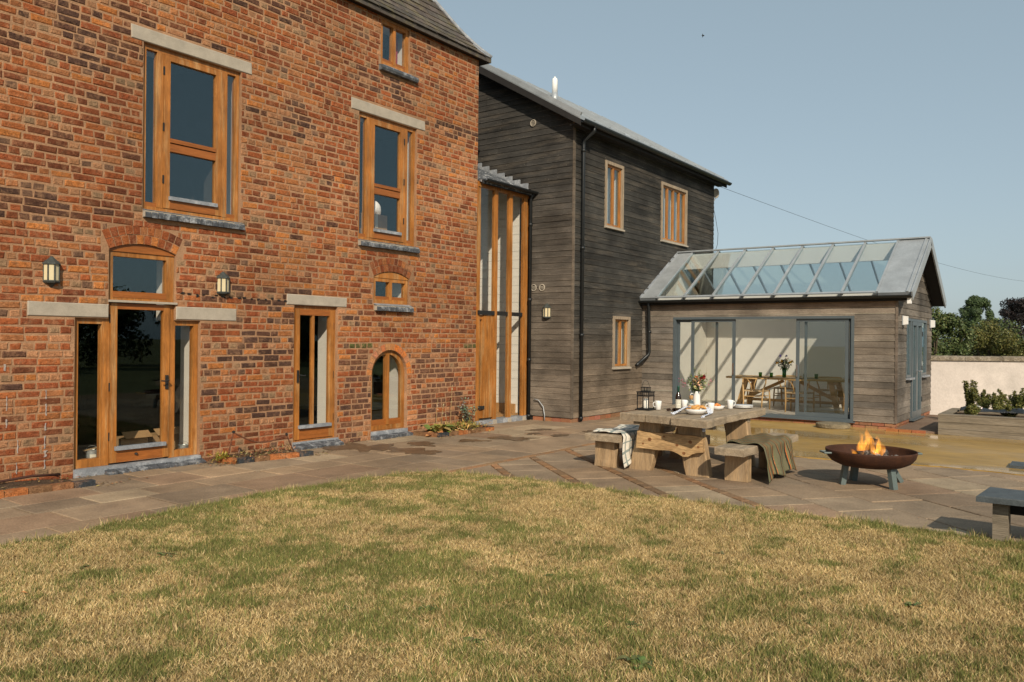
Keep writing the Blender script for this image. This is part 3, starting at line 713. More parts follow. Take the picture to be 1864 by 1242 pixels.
# rooms behind the windows
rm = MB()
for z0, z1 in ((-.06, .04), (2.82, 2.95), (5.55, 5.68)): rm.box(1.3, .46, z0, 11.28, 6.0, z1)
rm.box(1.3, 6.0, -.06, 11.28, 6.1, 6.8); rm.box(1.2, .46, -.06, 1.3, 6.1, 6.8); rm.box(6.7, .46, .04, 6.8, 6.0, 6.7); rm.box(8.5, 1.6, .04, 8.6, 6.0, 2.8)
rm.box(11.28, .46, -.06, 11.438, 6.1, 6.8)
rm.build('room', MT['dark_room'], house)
# roof: bell-cast slate, hipped at the corner
def rprof(n=26, ds=0.17):
    p = [(0.0, 0.0)]; y_, z_ = 0.0, 0.0
    for i in range(n):
        a = math.radians(44 + 13 * min(1, i * ds / 0.7)); y_ += ds * math.cos(a); z_ += ds * math.sin(a); p.append((y_, z_))
    return p
RP = rprof(); EX, EY, EZ = 11.665, -0.12, 6.80
rf = MB()
for i in range(len(RP) - 1):
    (y0, z0), (y1, z1) = RP[i], RP[i + 1]
    rf.add([(0.8, EY + y0, EZ + z0), (EX - y0, EY + y0, EZ + z0), (EX - y1, EY + y1, EZ + z1), (0.8, EY + y1, EZ + z1)], [(0, 1, 2, 3)])
    rf.add([(EX - y0, EY + y0, EZ + z0), (EX - y0, 6.3 - y0, EZ + z0), (EX - y1, 6.3 - y1, EZ + z1), (EX - y1, EY + y1, EZ + z1)], [(0, 1, 2, 3)])
    rf.add([(0.8, 6.3 - y0, EZ + z0), (0.8, 6.3 - y1, EZ + z1), (EX - y1, 6.3 - y1, EZ + z1), (EX - y0, 6.3 - y0, EZ + z0)], [(0, 1, 2, 3)])
rf.box(0.8, EY + .004, EZ - .075, EX - .004, EY + .03, EZ + .0); rf.box(EX - .03, EY + .03, EZ - .075, EX - .004, 6.28, EZ)
rf.col = (.6, .6, .6)
roof = rf.build('roof', MT['slate'], house, recalc=False)
MB().box(0.8, EY + .031, EZ - .07, EX - .031, 0.16, EZ - .045).build('soffit', MT['soffit'], house)
for i in range(10):
    (y0, z0), (y1, z1) = RP[i], RP[i + 1]; yy = y1 + (y1 - y0) * .25; zz = z1 + (z1 - z0) * .25
    nrm = Vector((0, -(z1 - z0), (y1 - y0))).normalized()
    x = 7.2 + (0.14 if i % 2 else 0)
    while x < EX - y0 - 0.06:
        xb = min(x + 0.262, EX - y0 - 0.05); xt = min(x + 0.262, EX - yy - 0.02)
        if xt > x + .03:
            k = random.uniform(.7, 1.35); mb = MB((k * random.uniform(.95, 1.1), k, k * random.uniform(.9, 1.02))); lo = random.uniform(.012, .017); j = random.uniform(-.006, .006)
            b = [Vector((x + .003, EY + y0 - .012 + j, EZ + z0 - .012)), Vector((xb - .003, EY + y0 - .012 + j, EZ + z0 - .012)), Vector((xt - .003, EY + yy, EZ + zz)), Vector((x + .003, EY + yy, EZ + zz))]
            o = [b[0] + nrm * lo, b[1] + nrm * lo, b[2] + nrm * .003, b[3] + nrm * .003]; t_ = [p + nrm * .009 for p in o]
            mb.hexa(o + t_).build('slate', MT['slate'], roof)
        x += 0.268
hp = [(EX - y_ , EY + y_, EZ + z_ + .03) for y_, z_ in RP]
MB().tube(hp, .035, 8).build('hip_roll', MT['lead'], roof, smooth=True)
fl_ = MB()
for i in range(len(RP) - 1):
    (y0, z0), (y1, z1) = RP[i], RP[i + 1]
    fl_.add([(EX - y0 - .15, EY + y0, EZ + z0 + .022), (EX - y0, EY + y0, EZ + z0 + .024), (EX - y1, EY + y1, EZ + z1 + .024), (EX - y1 - .15, EY + y1, EZ + z1 + .022)], [(0, 1, 2, 3)])
fl_.build('hip_flashing', MT['lead'], roof, recalc=False)
# wall lanterns (built once, copied)
MT['cream_glass'] = mat('cream_glass', (0.62, 0.53, 0.33), 0.35, 0.05, 6, bump=0)
MT['lantern_metal'] = mat('lantern_metal', (0.05, 0.055, 0.05), 0.6, 0.3, 15, bump=0.1)
def wall_lantern(label):
    t = thing('wall_lantern', (0, 0, 0), label, 'wall lantern', 'half lanterns fixed to the house walls')
    R = .085; ang = [math.radians(a) for a in (180, 225, 270, 315, 360)]
    ring = lambda r, z: [(r * math.cos(a), r * math.sin(a) - .0, z) for a in ang]
    MB().box(-.075, -.012, .05, .075, 0, .29).build('back_plate', MT['lantern_metal'], t, local=True)
    c = MB()
    for r0, z0, r1, z1 in ((R + .014, .25, R + .006, .265), (R + .006, .265, .028, .325), (.028, .325, .012, .34)): c.prism(ring(r0, z0), ring(r1, z1))
    c.build('cap', MT['lantern_metal'], t, local=True)
    b = MB()
    for r0, z0, r1, z1 in ((.012, .0, .03, .02), (.03, .02, .05, .045), (R, .045, R + .01, .062), (R + .01, .062, R, .075)): b.prism(ring(r0, z0), ring(r1, z1))
    b.build('base', MT['lantern_metal'], t, local=True)
    p0 = ring(R - .004, 0)
    for i in range(4):
        a, b2 = p0[i], p0[i + 1]; v = Vector(b2) - Vector(a)
        A = [Vector(a) + v * .06, Vector(a) + v * .94]; ins = Vector((-(A[0].x + A[1].x) / 2, -(A[0].y + A[1].y) / 2, 0)).normalized() * .006
        MB().hexa([A[0] + Vector((0, 0, .075)), A[1] + Vector((0, 0, .075)), A[1] + ins + Vector((0, 0, .075)), A[0] + ins + Vector((0, 0, .075)), A[0] + Vector((0, 0, .25)), A[1] + Vector((0, 0, .25)), A[1] + ins + Vector((0, 0, .25)), A[0] + ins + Vector((0, 0, .25))]).build('lantern_pane', MT['cream_glass'], t, local=True)
    for i in range(5):
        MB().tube([(p0[i][0], p0[i][1], .07), (p0[i][0], p0[i][1], .255)], .0085, 6).build('bar', MT['lantern_metal'], t, local=True)
    return t
l1 = wall_lantern('half lantern with cream panes on the brick wall above the long stone lintel by the side light holding a tall tin'); l1.location = (4.035, .004, 2.125)
l1['label'] = 'cream-paned half lantern on brick, above the lintel over the tall paint tin'
l2 = copy_tree(l1); l2.location = (6.155, .004, 2.115); l2['label'] = 'cream-paned half lantern on brick, between the main door and the double-paned glazed door'
l3 = copy_tree(l1); l3.location = (13.098, -.455, 1.985); l3.rotation_euler = (0, 0, -PI / 2); l3['label'] = 'cream-paned half lantern on the dark boarded gable below two round vents'
# old paint drips and tar marks on the brickwork
MT['drip'] = mat('white_drip', (.36, .31, .28), .9, .2, 20, bump=.1); MT['tar'] = mat('tar_mark', (.02, .018, .017), .8, .2, 20, bump=.1)
def mark(x, z, w_, h_, m, nm):
    n_ = 9; L_ = [(x + w_ * (-.5 + 1.2 * (vnoise(i * .9 + x * 7, z * 5) - .5)), z + h_ * i / n_) for i in range(n_ + 1)]; R_ = [(x + w_ * (.5 + 1.4 * (vnoise(i * 1.1 + x * 9, z * 3 + 4) - .5)), z + h_ * i / n_) for i in range(n_, -1, -1)]
    A = L_ + R_; MB().prism([(a, -.0085, b) for a, b in A], [(a, .012, b) for a, b in A]).build(nm, MT[m], house)
for x, z, w_, h_ in ((3.98, .14, .010, .10), (3.985, .27, .024, .07), (3.98, .36, .009, .14), (3.985, .56, .012, .08), (3.99, .72, .010, .13), (3.99, .90, .007, .10), (3.70, .12, .008, .12), (3.71, .34, .008, .14), (3.60, .62, .010, .09), (3.60, .80, .008, .15), (3.58, 1.22, .012, .07)): mark(x, z, w_, h_, 'drip', 'paint_drip')
for k in range(16):
    x = 5.56 + k * .105 + random.uniform(-.03, .03); mark(x, 2.12 + random.uniform(-.03, .02), random.uniform(.012, .04), random.uniform(.012, .04), 'tar', 'tar_mark')
# ================================================================== cladding helper
def clad(parent, mp, a_lo, a_hi, z0, z1, rowh, holes, tone, cuts=(), afn=None, nm='board'):
    """each board a wedge of its own; afn(z_top) may narrow the row (gable, roof lines)"""
    nr = int(math.ceil((z1 - z0) / rowh - 1e-6)); cnt = 0
    for r in range(nr):
        zb = z0 + r * rowh; zt = min(zb + rowh + 0.014, z1 + 0.0)
        if zt - zb < 0.03: continue
        lo, hi = (a_lo, a_hi) if afn is None else afn(zb, zb + rowh)
        if hi - lo < 0.05: continue
        iv = [(lo, hi)]
        extra = []
        for h0, h1, hz0, hz1 in holes:
            if zb + rowh > hz0 + 0.003 and zb < hz1 - 0.003:
                iv = subtract(iv, (h0, h1)); e0_, e1_ = max(h0, lo), min(h1, hi)
                if e1_ - e0_ > .05 and zb < hz0 - .012: extra.append((e0_, e1_, zb, hz0))
                if e1_ - e0_ > .05 and zb + rowh > hz1 + .012: extra.append((e0_, e1_, hz1, zt))
        for c in cuts:
            c2 = c + random.uniform(-1, 1)
            nv_ = []
            for a, b in iv:
                if a + 0.5 < c2 < b - 0.5 and random.random() < 0.4: nv_ += [(a, c2 - .002), (c2 + .002, b)]
                else: nv_.append((a, b))
            iv = nv_
        for a, b, zb, zt in [(a, b, zb, zt) for a, b in iv] + extra:
            if b - a < 0.02: continue
            q = random.uniform(-.003, .003); bk = random.uniform(.0, .003); s_ = random.uniform(-.003, .003)
            tn = tone((a + b) / 2, zb); mb = MB(tn); zl = zb + .011
            o_ = [mp(a, -.026 + q, zl + s_), mp(b, -.026 + q, zl - s_), mp(b, bk, zl), mp(a, bk, zl), mp(a, -.011, zt), mp(b, -.011, zt), mp(b, bk, zt), mp(a, bk, zt)]
            mb.hexa(o_); kk = random.uniform(1.0, 1.9); mb.col = tuple(min(.32, v * kk + .012) for v in tn)      # worn lower lip; the edge's caught light is put into its paler colour
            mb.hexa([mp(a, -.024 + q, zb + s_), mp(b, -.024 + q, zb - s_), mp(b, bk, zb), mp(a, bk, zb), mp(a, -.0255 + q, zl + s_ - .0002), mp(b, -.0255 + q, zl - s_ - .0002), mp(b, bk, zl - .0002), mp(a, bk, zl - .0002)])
            mb.build(nm, MT['clad'], parent); cnt += 1
    return cnt
def mixc(a, b, t): return tuple(a[i] * (1 - t) + b[i] * t for i in range(3))
def sm(x, a, b): t = max(0, min(1, (x - a) / (b - a))); return t * t * (3 - 2 * t)

# ================================================================== timber wing
GX, WY, WXE = 13.12, -1.034, 20.03
wing = thing('timber_wing', (13.2, -0.9, 0), 'tall house wing clad in dark weathered horizontal boards under a zinc roof', 'house')
EZW, RSL = 5.78, 0.60                       # eave height at Y = WY - 0.3, roof slope
def wroof(y): return EZW + RSL * (y - (WY - 0.30))
mS, mG = FY(WY), FX(GX)
wA, wB, wC = (14.28, 15.06, 3.93, 5.31), (16.88, 18.31, 3.92, 5.30), (14.67, 15.42, 1.01, 2.12)
core = MB(); holed(core, rect(GX + .004, WXE - .004, .0, wroof(WY) - .02), [rect(*q) for q in (wA, wB, wC)], mS, .004, .20)
core.build('wall', MT['plaster'], wing)
core = MB(); pl = [(-WY - .21, .0), (-WY - .21, wroof(WY + .21) - .03), (-2.0, wroof(2.0) - .03), (-5.0, wroof(-1.0 + .0) - .03), (-5.0, 0.0)]
core.prism([mG(a, .005, z) for a, z in pl], [mG(a, .15, z) for a, z in pl]).build('gable_wall', MT['soffit'], wing)
MB().box(WXE - .2, WY + .21, .0, WXE - .006, 5.0, 5.9).build('end_wall', MT['soffit'], wing)
MB().box(GX + .2, 5.0, 0, WXE - .01, 5.1, 5.8).build('rear_wall', MT['soffit'], wing)
ib = MB(); ib.box(GX + .2, .2, .02, WXE - .22, .26, 5.8); ib.box(GX + .2, WY + .22, 2.75, WXE - .22, .19, 2.85); ib.build('room', MT['plaster'], wing)
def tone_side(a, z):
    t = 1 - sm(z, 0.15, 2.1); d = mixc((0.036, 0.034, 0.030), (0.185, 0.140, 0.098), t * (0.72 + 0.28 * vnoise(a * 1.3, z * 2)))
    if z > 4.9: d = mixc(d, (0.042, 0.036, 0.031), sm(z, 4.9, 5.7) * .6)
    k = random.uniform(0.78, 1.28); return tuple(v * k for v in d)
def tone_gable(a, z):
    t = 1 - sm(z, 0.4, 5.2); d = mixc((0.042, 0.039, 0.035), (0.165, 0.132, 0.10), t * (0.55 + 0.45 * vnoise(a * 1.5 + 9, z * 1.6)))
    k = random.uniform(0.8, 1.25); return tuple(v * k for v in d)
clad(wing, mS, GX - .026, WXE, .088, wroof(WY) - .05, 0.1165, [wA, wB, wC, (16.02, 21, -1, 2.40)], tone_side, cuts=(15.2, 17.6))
def gable_af(zb, zt):
    hi = -WY - .0
    yr = (zt - (EZW - .03)) / RSL + (WY - 0.30)          # boards stop under the roof
    if zt > wroof(WY) - .03: hi = min(hi, -yr)
    lo = 0.02 if zb < 4.60 else -min(2.3, (zb - 4.60) / 0.462 + .02)
    return lo, hi
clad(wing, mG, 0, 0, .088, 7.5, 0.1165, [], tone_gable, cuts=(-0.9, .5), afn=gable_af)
MB().box(GX - .030, WY - .030, .085, GX + .012, WY + .012, 5.9).build('corner_board', MT['clad'], wing).data.attributes['Col'].data.foreach_set('color', np.tile(np.array([.13, .105, .08, 1], dtype=np.float32), 6))
def plinth(parent, mp, a0, a1, z0, z1, rows, d=-.004, skip=()):
    rh = (z1 - z0) / rows
    MB().box(a0 + .005, d + .008, z0, a1 - .005, d + .05, z1 - .004, mp).build('plinth_mortar', MT['mortar'], parent)
    for r in range(rows):
        a = a0 - (0.11 if r % 2 else 0)
        while a < a1 - .02:
            xa, xb = max(a, a0), min(a + .213, a1)
            if xb - xa > .03:
                c = random.choice([lin(152, 106, 80), lin(146, 100, 76), lin(158, 112, 86), lin(138, 96, 74)]); mb = MB(tuple(v * random.uniform(.85, 1.05) for v in c))
                mb.box(xa, d + random.uniform(-.003, .003), z0 + r * rh + .003, xb, d + .04, z0 + (r + 1) * rh - .007, mp).build('plinth_brick', MT['red_brick'], parent)
            a += .223
plinth(wing, mS, GX - .002, 16.02, -.02, .083, 1); plinth(wing, mG, .13, -WY - .003, -.02, .083, 1)
# roof
rs = MB()
def rpan(x0, x1, ya, yb, t0, t1, za=None):
    return [(x0, ya, za[0] + t0), (x1, ya, za[0] + t0), (x1, yb, za[1] + t0), (x0, yb, za[1] + t0), (x0, ya, za[0] + t1), (x1, ya, za[0] + t1), (x1, yb, za[1] + t1), (x0, yb, za[1] + t1)]
yr_ = 2.0; rs.hexa(rpan(12.84, 20.30, WY - .30, yr_, .0, .07, (wroof(WY - .3), wroof(yr_)))); rs.hexa(rpan(12.84, 20.30, yr_, 5.33, .0, .07, (wroof(yr_), wroof(-1.33))))
wr = rs.build('roof', MT['zinc'], wing)
x = 13.4
while x < 20.2:
    MB().beam((x, WY - .29, wroof(WY - .29) + .08), (x, yr_, wroof(yr_) + .08), .025, .03, up=(1, 0, 0)).build('standing_seam', MT['zinc'], wr); x += .6
MB().beam((12.86, WY - .30, wroof(WY - .3) + .075), (12.86, yr_, wroof(yr_) + .075), .10, .05, up=(1, 0, 0)).build('verge_trim', MT['zinc'], wr)
vb = MB()
vb.prism([(12.842, WY - .30, wroof(WY - .3) - .003), (12.842, WY - .30, wroof(WY - .3) - .12), (12.842, yr_, wroof(yr_) - .16), (12.842, yr_, wroof(yr_) - .003)], [(12.87, WY - .30, wroof(WY - .3) - .003), (12.87, WY - .30, wroof(WY - .3) - .12), (12.87, yr_, wroof(yr_) - .16), (12.87, yr_, wroof(yr_) - .003)])
vb.hexa([(12.872, WY - .28, wroof(WY - .28) - .03), (GX + .0, WY - .28, wroof(WY - .28) - .03), (GX, yr_, wroof(yr_) - .03), (12.872, yr_, wroof(yr_) - .03), (12.872, WY - .28, wroof(WY - .28) - .004), (GX, WY - .28, wroof(WY - .28) - .004), (GX, yr_, wroof(yr_) - .004), (12.872, yr_, wroof(yr_) - .004)])
vb.build('verge_board', MT['soffit'], wing)
ev = MB(); ev.box(12.88, WY - .27, 5.66, 20.28, WY - .245, 5.80); ev.box(12.9, WY - .244, 5.70, 20.27, WY - .03, 5.72); ev.build('eave_board', MT['soffit'], wing)
def gutter(name, a, b, r, parent):
    a = Vector(a); b = Vector(b); d = (b - a).normalized(); s_ = d.cross(Vector((0, 0, 1))).normalized(); mb = MB()
    pr = [(math.cos(t) * r, math.sin(t) * r) for t in [PI + PI * k / 8 for k in range(9)]] + [(math.cos(t) * (r - .006), math.sin(t) * (r - .006)) for t in [2 * PI - PI * k / 8 for k in range(9)]]
    return mb.prism([a + s_ * u + Vector((0, 0, v)) for u, v in pr], [b + s_ * u + Vector((0, 0, v)) for u, v in pr]).build(name, MT['black_metal'], parent)
gutter('gutter', (12.86, WY - .335, 5.775), (20.30, WY - .335, 5.775), .065, wing)
def pipe(parent, pts, r=.034, clips=()):
    p = MB().tube(pts, r, 10).build('downpipe', MT['black_metal'], parent, smooth=True)
    for c in clips: MB().tube([(c[0], c[1], c[2] - .03), (c[0], c[1], c[2] + .03)], r + .009, 10).build('pipe_collar', MT['black_metal'], p, smooth=True)
pipe(wing, [(13.33, WY - .33, 5.74), (13.33, WY - .32, 5.64), (13.33, WY - .09, 5.50), (13.33, WY - .085, 5.40), (13.33, WY - .085, .02)], clips=[(13.33, WY - .085, z) for z in (5.3, 3.4, 1.7, .08)])
pipe(wing, [(13.02, -.16, 4.52), (13.03, -.085, 4.42), (13.03, -.085, .02)], .032, clips=[(13.03, -.085, z) for z in (3.9, 2.4, 1.2, .08)])
fx = MB().tube([(14.5, .345, 6.70), (14.5, .345, 6.98)], .068, 12).build('flue', MT['zinc'], wing, smooth=True)
mb = MB(); mb.lathe([(.0, 6.975), (.062, 6.975), (.062, 7.25), (.05, 7.29), (.02, 7.305), (.018, 7.33), (0, 7.335)], 14, (14.5, .345, 0)); mb.build('flue_cap', MT['white'], fx, smooth=True)
for (y_, z_, r_) in ((-.08, 5.94, .062), (-.135, 2.64, .062), (-.335, 2.637, .062)):
    ri = MB(); c = [mG(-y_ + r_ * math.cos(t), -.034, z_ + r_ * math.sin(t)) for t in [2 * PI * k / 20 for k in range(20)]]; ri.tube(c, .011, 6, closed=True); v = ri.build('vent', MT['stone'], wing, smooth=True)
    MB().prism([mG(-y_ + .05 * math.cos(2 * PI * k / 16), -.029, z_ + .05 * math.sin(2 * PI * k / 16)) for k in range(16)], [mG(-y_ + .05 * math.cos(2 * PI * k / 16), -.02, z_ + .05 * math.sin(2 * PI * k / 16)) for k in range(16)]).build('vent_back', MT['soffit'], v)
    for k in (-1, 0, 1):
        hw = math.sqrt(.05 ** 2 - (k * .026) ** 2); MB().box(-y_ - hw, -.042, z_ + k * .026 - .006, -y_ + hw, -.031, z_ + k * .026 + .006, mG).build('vent_slat', MT['stone'], v)
MT['grey_oak'] = mat('silvered_oak', (0.30, 0.235, 0.165), 0.8, 0.3, 3, (8, 8, .8), bump=.2, fine=20)
MT['blind'] = mat('pale_blind', (0.46, 0.50, 0.52), .9, .06, 4, bump=0)
def wing_window(h, n):
    a0, a1, z0, z1 = h
    fr = MB(); frame(fr, a0 + .004, a1 - .004, z0 + .005, z1 - .004, .065, -.045, .06, mS, tb=.045); wn = fr.build('window', MT['grey_oak'], wing)
    fr = MB(); b0, b1, y0, y1 = a0 + .071, a1 - .071, z0 + .053, z1 - .071; frame(fr, b0, b1, y0, y1, .04, .0, .05, mS); 
    for k in range(1, n):
        c = b0 + (b1 - b0) * k / n; fr.box(c - .024, -.008, y0 + .04, c + .024, .05, y1 - .04, mS)
    fr.build('sash', MT['oak'], wn)
    for k in range(n):
        pane(wn, b0 + (b1 - b0) * k / n + .02, b0 + (b1 - b0) * (k + 1) / n - .02, y0 + .035, y1 - .035, .025, mS)
    MB().prism([mS(a0 - .01, d, z) for d, z in ((-.075, z0 - .012), (-.075, z0 + .02), (.0, z0 + .045), (.0, z0 - .012))], [mS(a1 + .01, d, z) for d, z in ((-.075, z0 - .012), (-.075, z0 + .02), (.0, z0 + .045), (.0, z0 - .012))]).build('sill', MT['stone'], wn)
    MB().box(a0 + .05, .19, z0 + .02, a1 - .05, .20 - .003, z1 - .03, mS).build('blind', MT['blind'], wn)
wing_window(wA, 2); wing_window(wB, 4); wing_window(wC, 2)

# ================================================================== glazed stair link
link = thing('glazed_link', (12.25, .05, 0), 'tall oak-framed glazed stair link between brick house and dark timber wing', 'building')
mL = FY(0.0)
fr = MB()
fr.box(11.446, -.01, .09, 11.53, .05, 4.42, mL)
for a0, a1 in ((11.935, 12.03), (12.40, 12.50), (12.885, 13.0)): fr.box(a0, -.03, .06, a1, .04, 4.42, mL)
fr.box(11.446, -.028, 4.42, 13.05, .06, 4.52, mL)
lf_ = fr.build('frame', MT['oak'], link)
for a0, a1, q_ in ((11.46, 11.93, -.05), (12.032, 12.398, -.012), (12.502, 12.883, -.012)): MB().box(a0, q_, 2.06, a1, .055, 2.135, mL).build('transom', MT['iron'], link)
bs = MB(); bs.box(11.446, -.035, -.02, 13.05, .16, .088, mL); bs.build('base_flashing', MT['lead'], link)
for a in (11.985, 12.45, 12.94): MB().box(a - .05, -.05, -.015, a + .05, -.036, .075, mL).build('post_foot', MT['stone'], link)
for a0, a1 in ((11.53, 11.935), (12.03, 12.40), (12.50, 12.885)):
    MB().box(a0, -.008, 2.136, a1, -.002, 4.42, mL).build('pane', MT['glass_clear'], link)
for a0, a1 in ((12.03, 12.40), (12.50, 12.885)):
    MB().box(a0, -.008, .09, a1, -.002, 2.06, mL).build('pane', MT['glass_clear'], link)
MB().box(13.0, .02, .09, 13.09, .03, 4.42, mL).build('end_pane', MT['oak'], link)
dl = MB(); dl.box(11.532, .0, .13, 11.62, .06, .30, mL)
dl.box(11.62, -.012, .13, 11.634, .06, 2.055, mL); dl.box(11.532, .0, 1.97, 11.62, .06, 2.055, mL)
ld = dl.build('door', MT['oak'], link)
for a0, a1 in ((11.64, 11.735), (11.74, 11.83), (11.835, 11.933)): MB().box(a0, -.02, .13, a1, .05, 2.055, mL).build('door_board', MT['oak'], ld)
MB().box(11.535, .03, .30, 11.624, .036, 1.97, mL).build('pane', MT['glass'], ld)
MB().box(11.50, -.04, .30, 11.66, .02, .36, mL).build('weather_bar', MT['iron'], ld)
# pent roof with rolls
def lroof(y): return 4.575 + 0.462 * y
rr = MB(); rr.hexa(rpan(11.45, 13.09, -.13, 2.6, -.04, .0, (lroof(-.13), lroof(2.6)))); lr = rr.build('roof', MT['blue_brick'], link)
for k in range(9):
    x = 11.52 + k * .185; MB().tube([(x, -.135, lroof(-.135) + .008), (x, 2.6, lroof(2.6) + .008)], .026, 6).build('roof_roll', MT['blue_brick'], lr)
for k in range(7):
    y_ = .02 + k * .2; MB().box(13.055, y_, lroof(y_) + .02, 13.088, y_ + .19, lroof(y_) + .16).build('flashing_step', MT['lead'], lr)
gutter('gutter', (11.45, -.18, 4.545), (13.10, -.18, 4.545), .05, link)
MB().box(11.45, -.125, 4.46, 13.08, -.10, 4.535).build('fascia', MT['soffit'], link)
# inside of the link
ins = MB(); 
zz = .12
while zz < 5.6:
    ins.box(13.045, max(.2, (zz + .168 - 4.53) / .462 + .03), zz, 13.095 + random.uniform(-.002, .002), 3.0, zz + .168); zz += .172
ins.build('white_boards', MT['white_board'], link)
w2 = MB(); w2.box(11.45, 3.0, .02, 13.1, 3.1, 5.9); w2.box(11.445, .19, .02, 11.47, 3.0, 5.0); w2.build('inner_wall', MT['plaster'], link)
MB().box(11.47, .17, .02, 13.045, 3.0, .115).build('floor', MT['floor_oak'], link)
MB().box(13.0, .25, .116, 13.042, 2.99, .30).build('skirting', MT['floor_oak'], link)
# spiral staircase
st = thing('spiral_staircase', (12.15, 1.15, .115), 'pale spiral staircase with curved handrail inside the glazed link', 'staircase')
MT['pale_wood'] = mat('pale_wood', (.50, .36, .20), .5, .2, 4, (4, 4, 1), bump=.05)
MB().tube([(12.15, 1.15, .115), (12.15, 1.15, 2.6)], .045, 10).build('pole', MT['pale_wood'], st, smooth=True)
hr = []
for k in range(11):
    a = math.radians(-150 + k * 27); z = .32 + k * .185; d = Vector((math.cos(a), math.sin(a), 0)); d2 = Vector((math.cos(a + .46), math.sin(a + .46), 0)); c = Vector((12.15, 1.15, z))
    MB().prism([c + d * .05, c + d * .54, c + d2 * .54, c + d2 * .05], [p + Vector((0, 0, .045)) for p in (c + d * .05, c + d * .54, c + d2 * .54, c + d2 * .05)]).build('tread', MT['pale_wood'], st)
    b = c + (d * .5 + d2 * .5).normalized() * .52
    if k % 1 == 0: MB().tube([b, b + Vector((0, 0, .9))], .011, 6).build('baluster', MT['pale_wood'], st)
    hr.append(b + Vector((0, 0, .92)))
MB().tube(hr, .026, 8).build('handrail', MT['pale_wood'], st, smooth=True)

# ================================================================== garden room
RX, RY0, RY1, RXE = 16.04, -1.034, -6.236, 19.75
room = thing('garden_room', (17.0, -3.6, 0), 'low timber-clad garden room with glazed pitched roof and grey sliding doors', 'building')
EX0, EZ0, RGX, RGZ = 15.90, 2.515, 17.85, 3.70
SLP = (RGZ - EZ0) / (RGX - EX0)
EX1 = 2 * RGX - EX0
def rz_at(x): return EZ0 + SLP * (x - EX0) if x < RGX else EZ0 + SLP * (EX1 - x)
mR, mE = FX(RX), FY(RY1)
slid = (1.80, 5.51, .11, 2.12)
core = MB(); holed(core, rect(1.04, -RY1 - .125, .0, 2.47), [rect(*slid)], mR, .004, .14); core.build('front_wall', MT['plaster'], room)
gd, gl, gr_ = (17.35, 18.50, .10, 2.10), (16.90, 17.345, .92, 2.10), (18.505, 19.10, .92, 2.10)
ghole = [(17.35, .10), (18.50, .10), (18.50, .92), (19.10, .92), (19.10, 2.10), (16.90, 2.10), (16.90, .92), (17.35, .92)]
pent = [(RX + .004, .0), (RXE - .004, .0), (RXE - .004, rz_at(RXE) - .06), (RGX, RGZ - .06), (RX + .004, rz_at(RX) - .06)]
core = MB(); holed(core, pent, [ghole], mE, .004, .12); core.build('gable_wall', MT['plaster'], room)
bw = MB(); bw.box(RXE - .15, RY1 + .121, .0, RXE - .005, RY0 - .01, 2.50); bw.build('back_wall', MT['plaster'], room)
pl_ = [(RX + .145, .1), (RXE - .16, .1), (RXE - .16, 2.45), (RGX, RGZ - .16), (RX + .145, 2.45)]
MB().prism([(a, RY0 - .035, z) for a, z in pl_], [(a, RY0 - .03, z) for a, z in pl_]).build('side_lining', MT['plaster'], room)
MB().box(RX + .01, RY1 + .02, -.02, RXE - .01, RY0 - .03, .10).build('floor', MT['floor_tile'], room)
def tone_room(a, z):
    d = mixc((.125, .112, .097), (.185, .152, .118), vnoise(a * 2, z * 5)); t = sm(z, 2.1, 2.45); d = mixc(d, (.20, .105, .05), t * .7)
    k = random.uniform(.75, 1.3); return tuple(v * k for v in d)
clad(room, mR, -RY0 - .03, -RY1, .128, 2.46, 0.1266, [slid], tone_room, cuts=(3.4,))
def tone_rg(a, z):
    d = mixc((.10, .09, .078), (.165, .138, .11), vnoise(a * 2 + 5, z * 4)); k = random.uniform(.75, 1.3); return tuple(v * k for v in d)
def rg_af(zb, zt):
    lo, hi = RX, RXE
    if zt > rz_at(RX) - .05: lo = max(lo, EX0 + (zt - EZ0 + .05) / SLP); hi = min(hi, EX1 - (zt - EZ0 + .05) / SLP)
    return lo, hi
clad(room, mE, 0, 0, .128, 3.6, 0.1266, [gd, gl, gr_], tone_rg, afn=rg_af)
cb = MB((.15, .12, .095)); cb.box(RX - .032, RY1 - .032, .125, RX + .01, RY1 + .01, 2.45); cb.build('corner_board', MT['clad'], room)
plinth(room, mR, 1.04, -RY1 - .003, -.01, .124, 2); plinth(room, mE, RX - .002, RXE, -.01, .124, 2)
# sliding doors
a0, a1, z0, z1 = slid
fr = MB(); frame(fr, a0, a1, z0, z1, .055, -.03, .13, mR, tb=.045, tt=.05); fr.box(a0 - .03, -.07, z0 - .022, a1 + .03, -.0, z0 + .0, mR); sf = fr.build('sliding_door_frame', MT['grey_alu'], room)
def panel(a0, a1, d, handle=None, t=.06, m='grey_alu'):
    fr = MB(); frame(fr, a0, a1, .157, 2.068, t, d, d + .04, mR, tb=.075, tt=.055); p = fr.build('sliding_panel', MT[m], room)
    MB().box(a0 + t - .005, d + .017, .225, a1 - t + .005, d + .023, 2.02, mR).build('pane', MT['glass_plain'], p)
    if handle:
        MB().box(handle - .014, d - .03, .92, handle + .014, d - .001, 1.16, mR).build('handle', MT['chrome'], p)
MT['chrome'] = mat('brushed_steel', (.6, .6, .6), .25, .05, 20, bump=0, metal=1)
panel(1.858, 2.765, .075, t=.045); panel(2.20, 3.17, .012, handle=3.14); panel(4.415, 5.40, .012, handle=4.445); panel(4.56, 5.452, .075, t=.045)
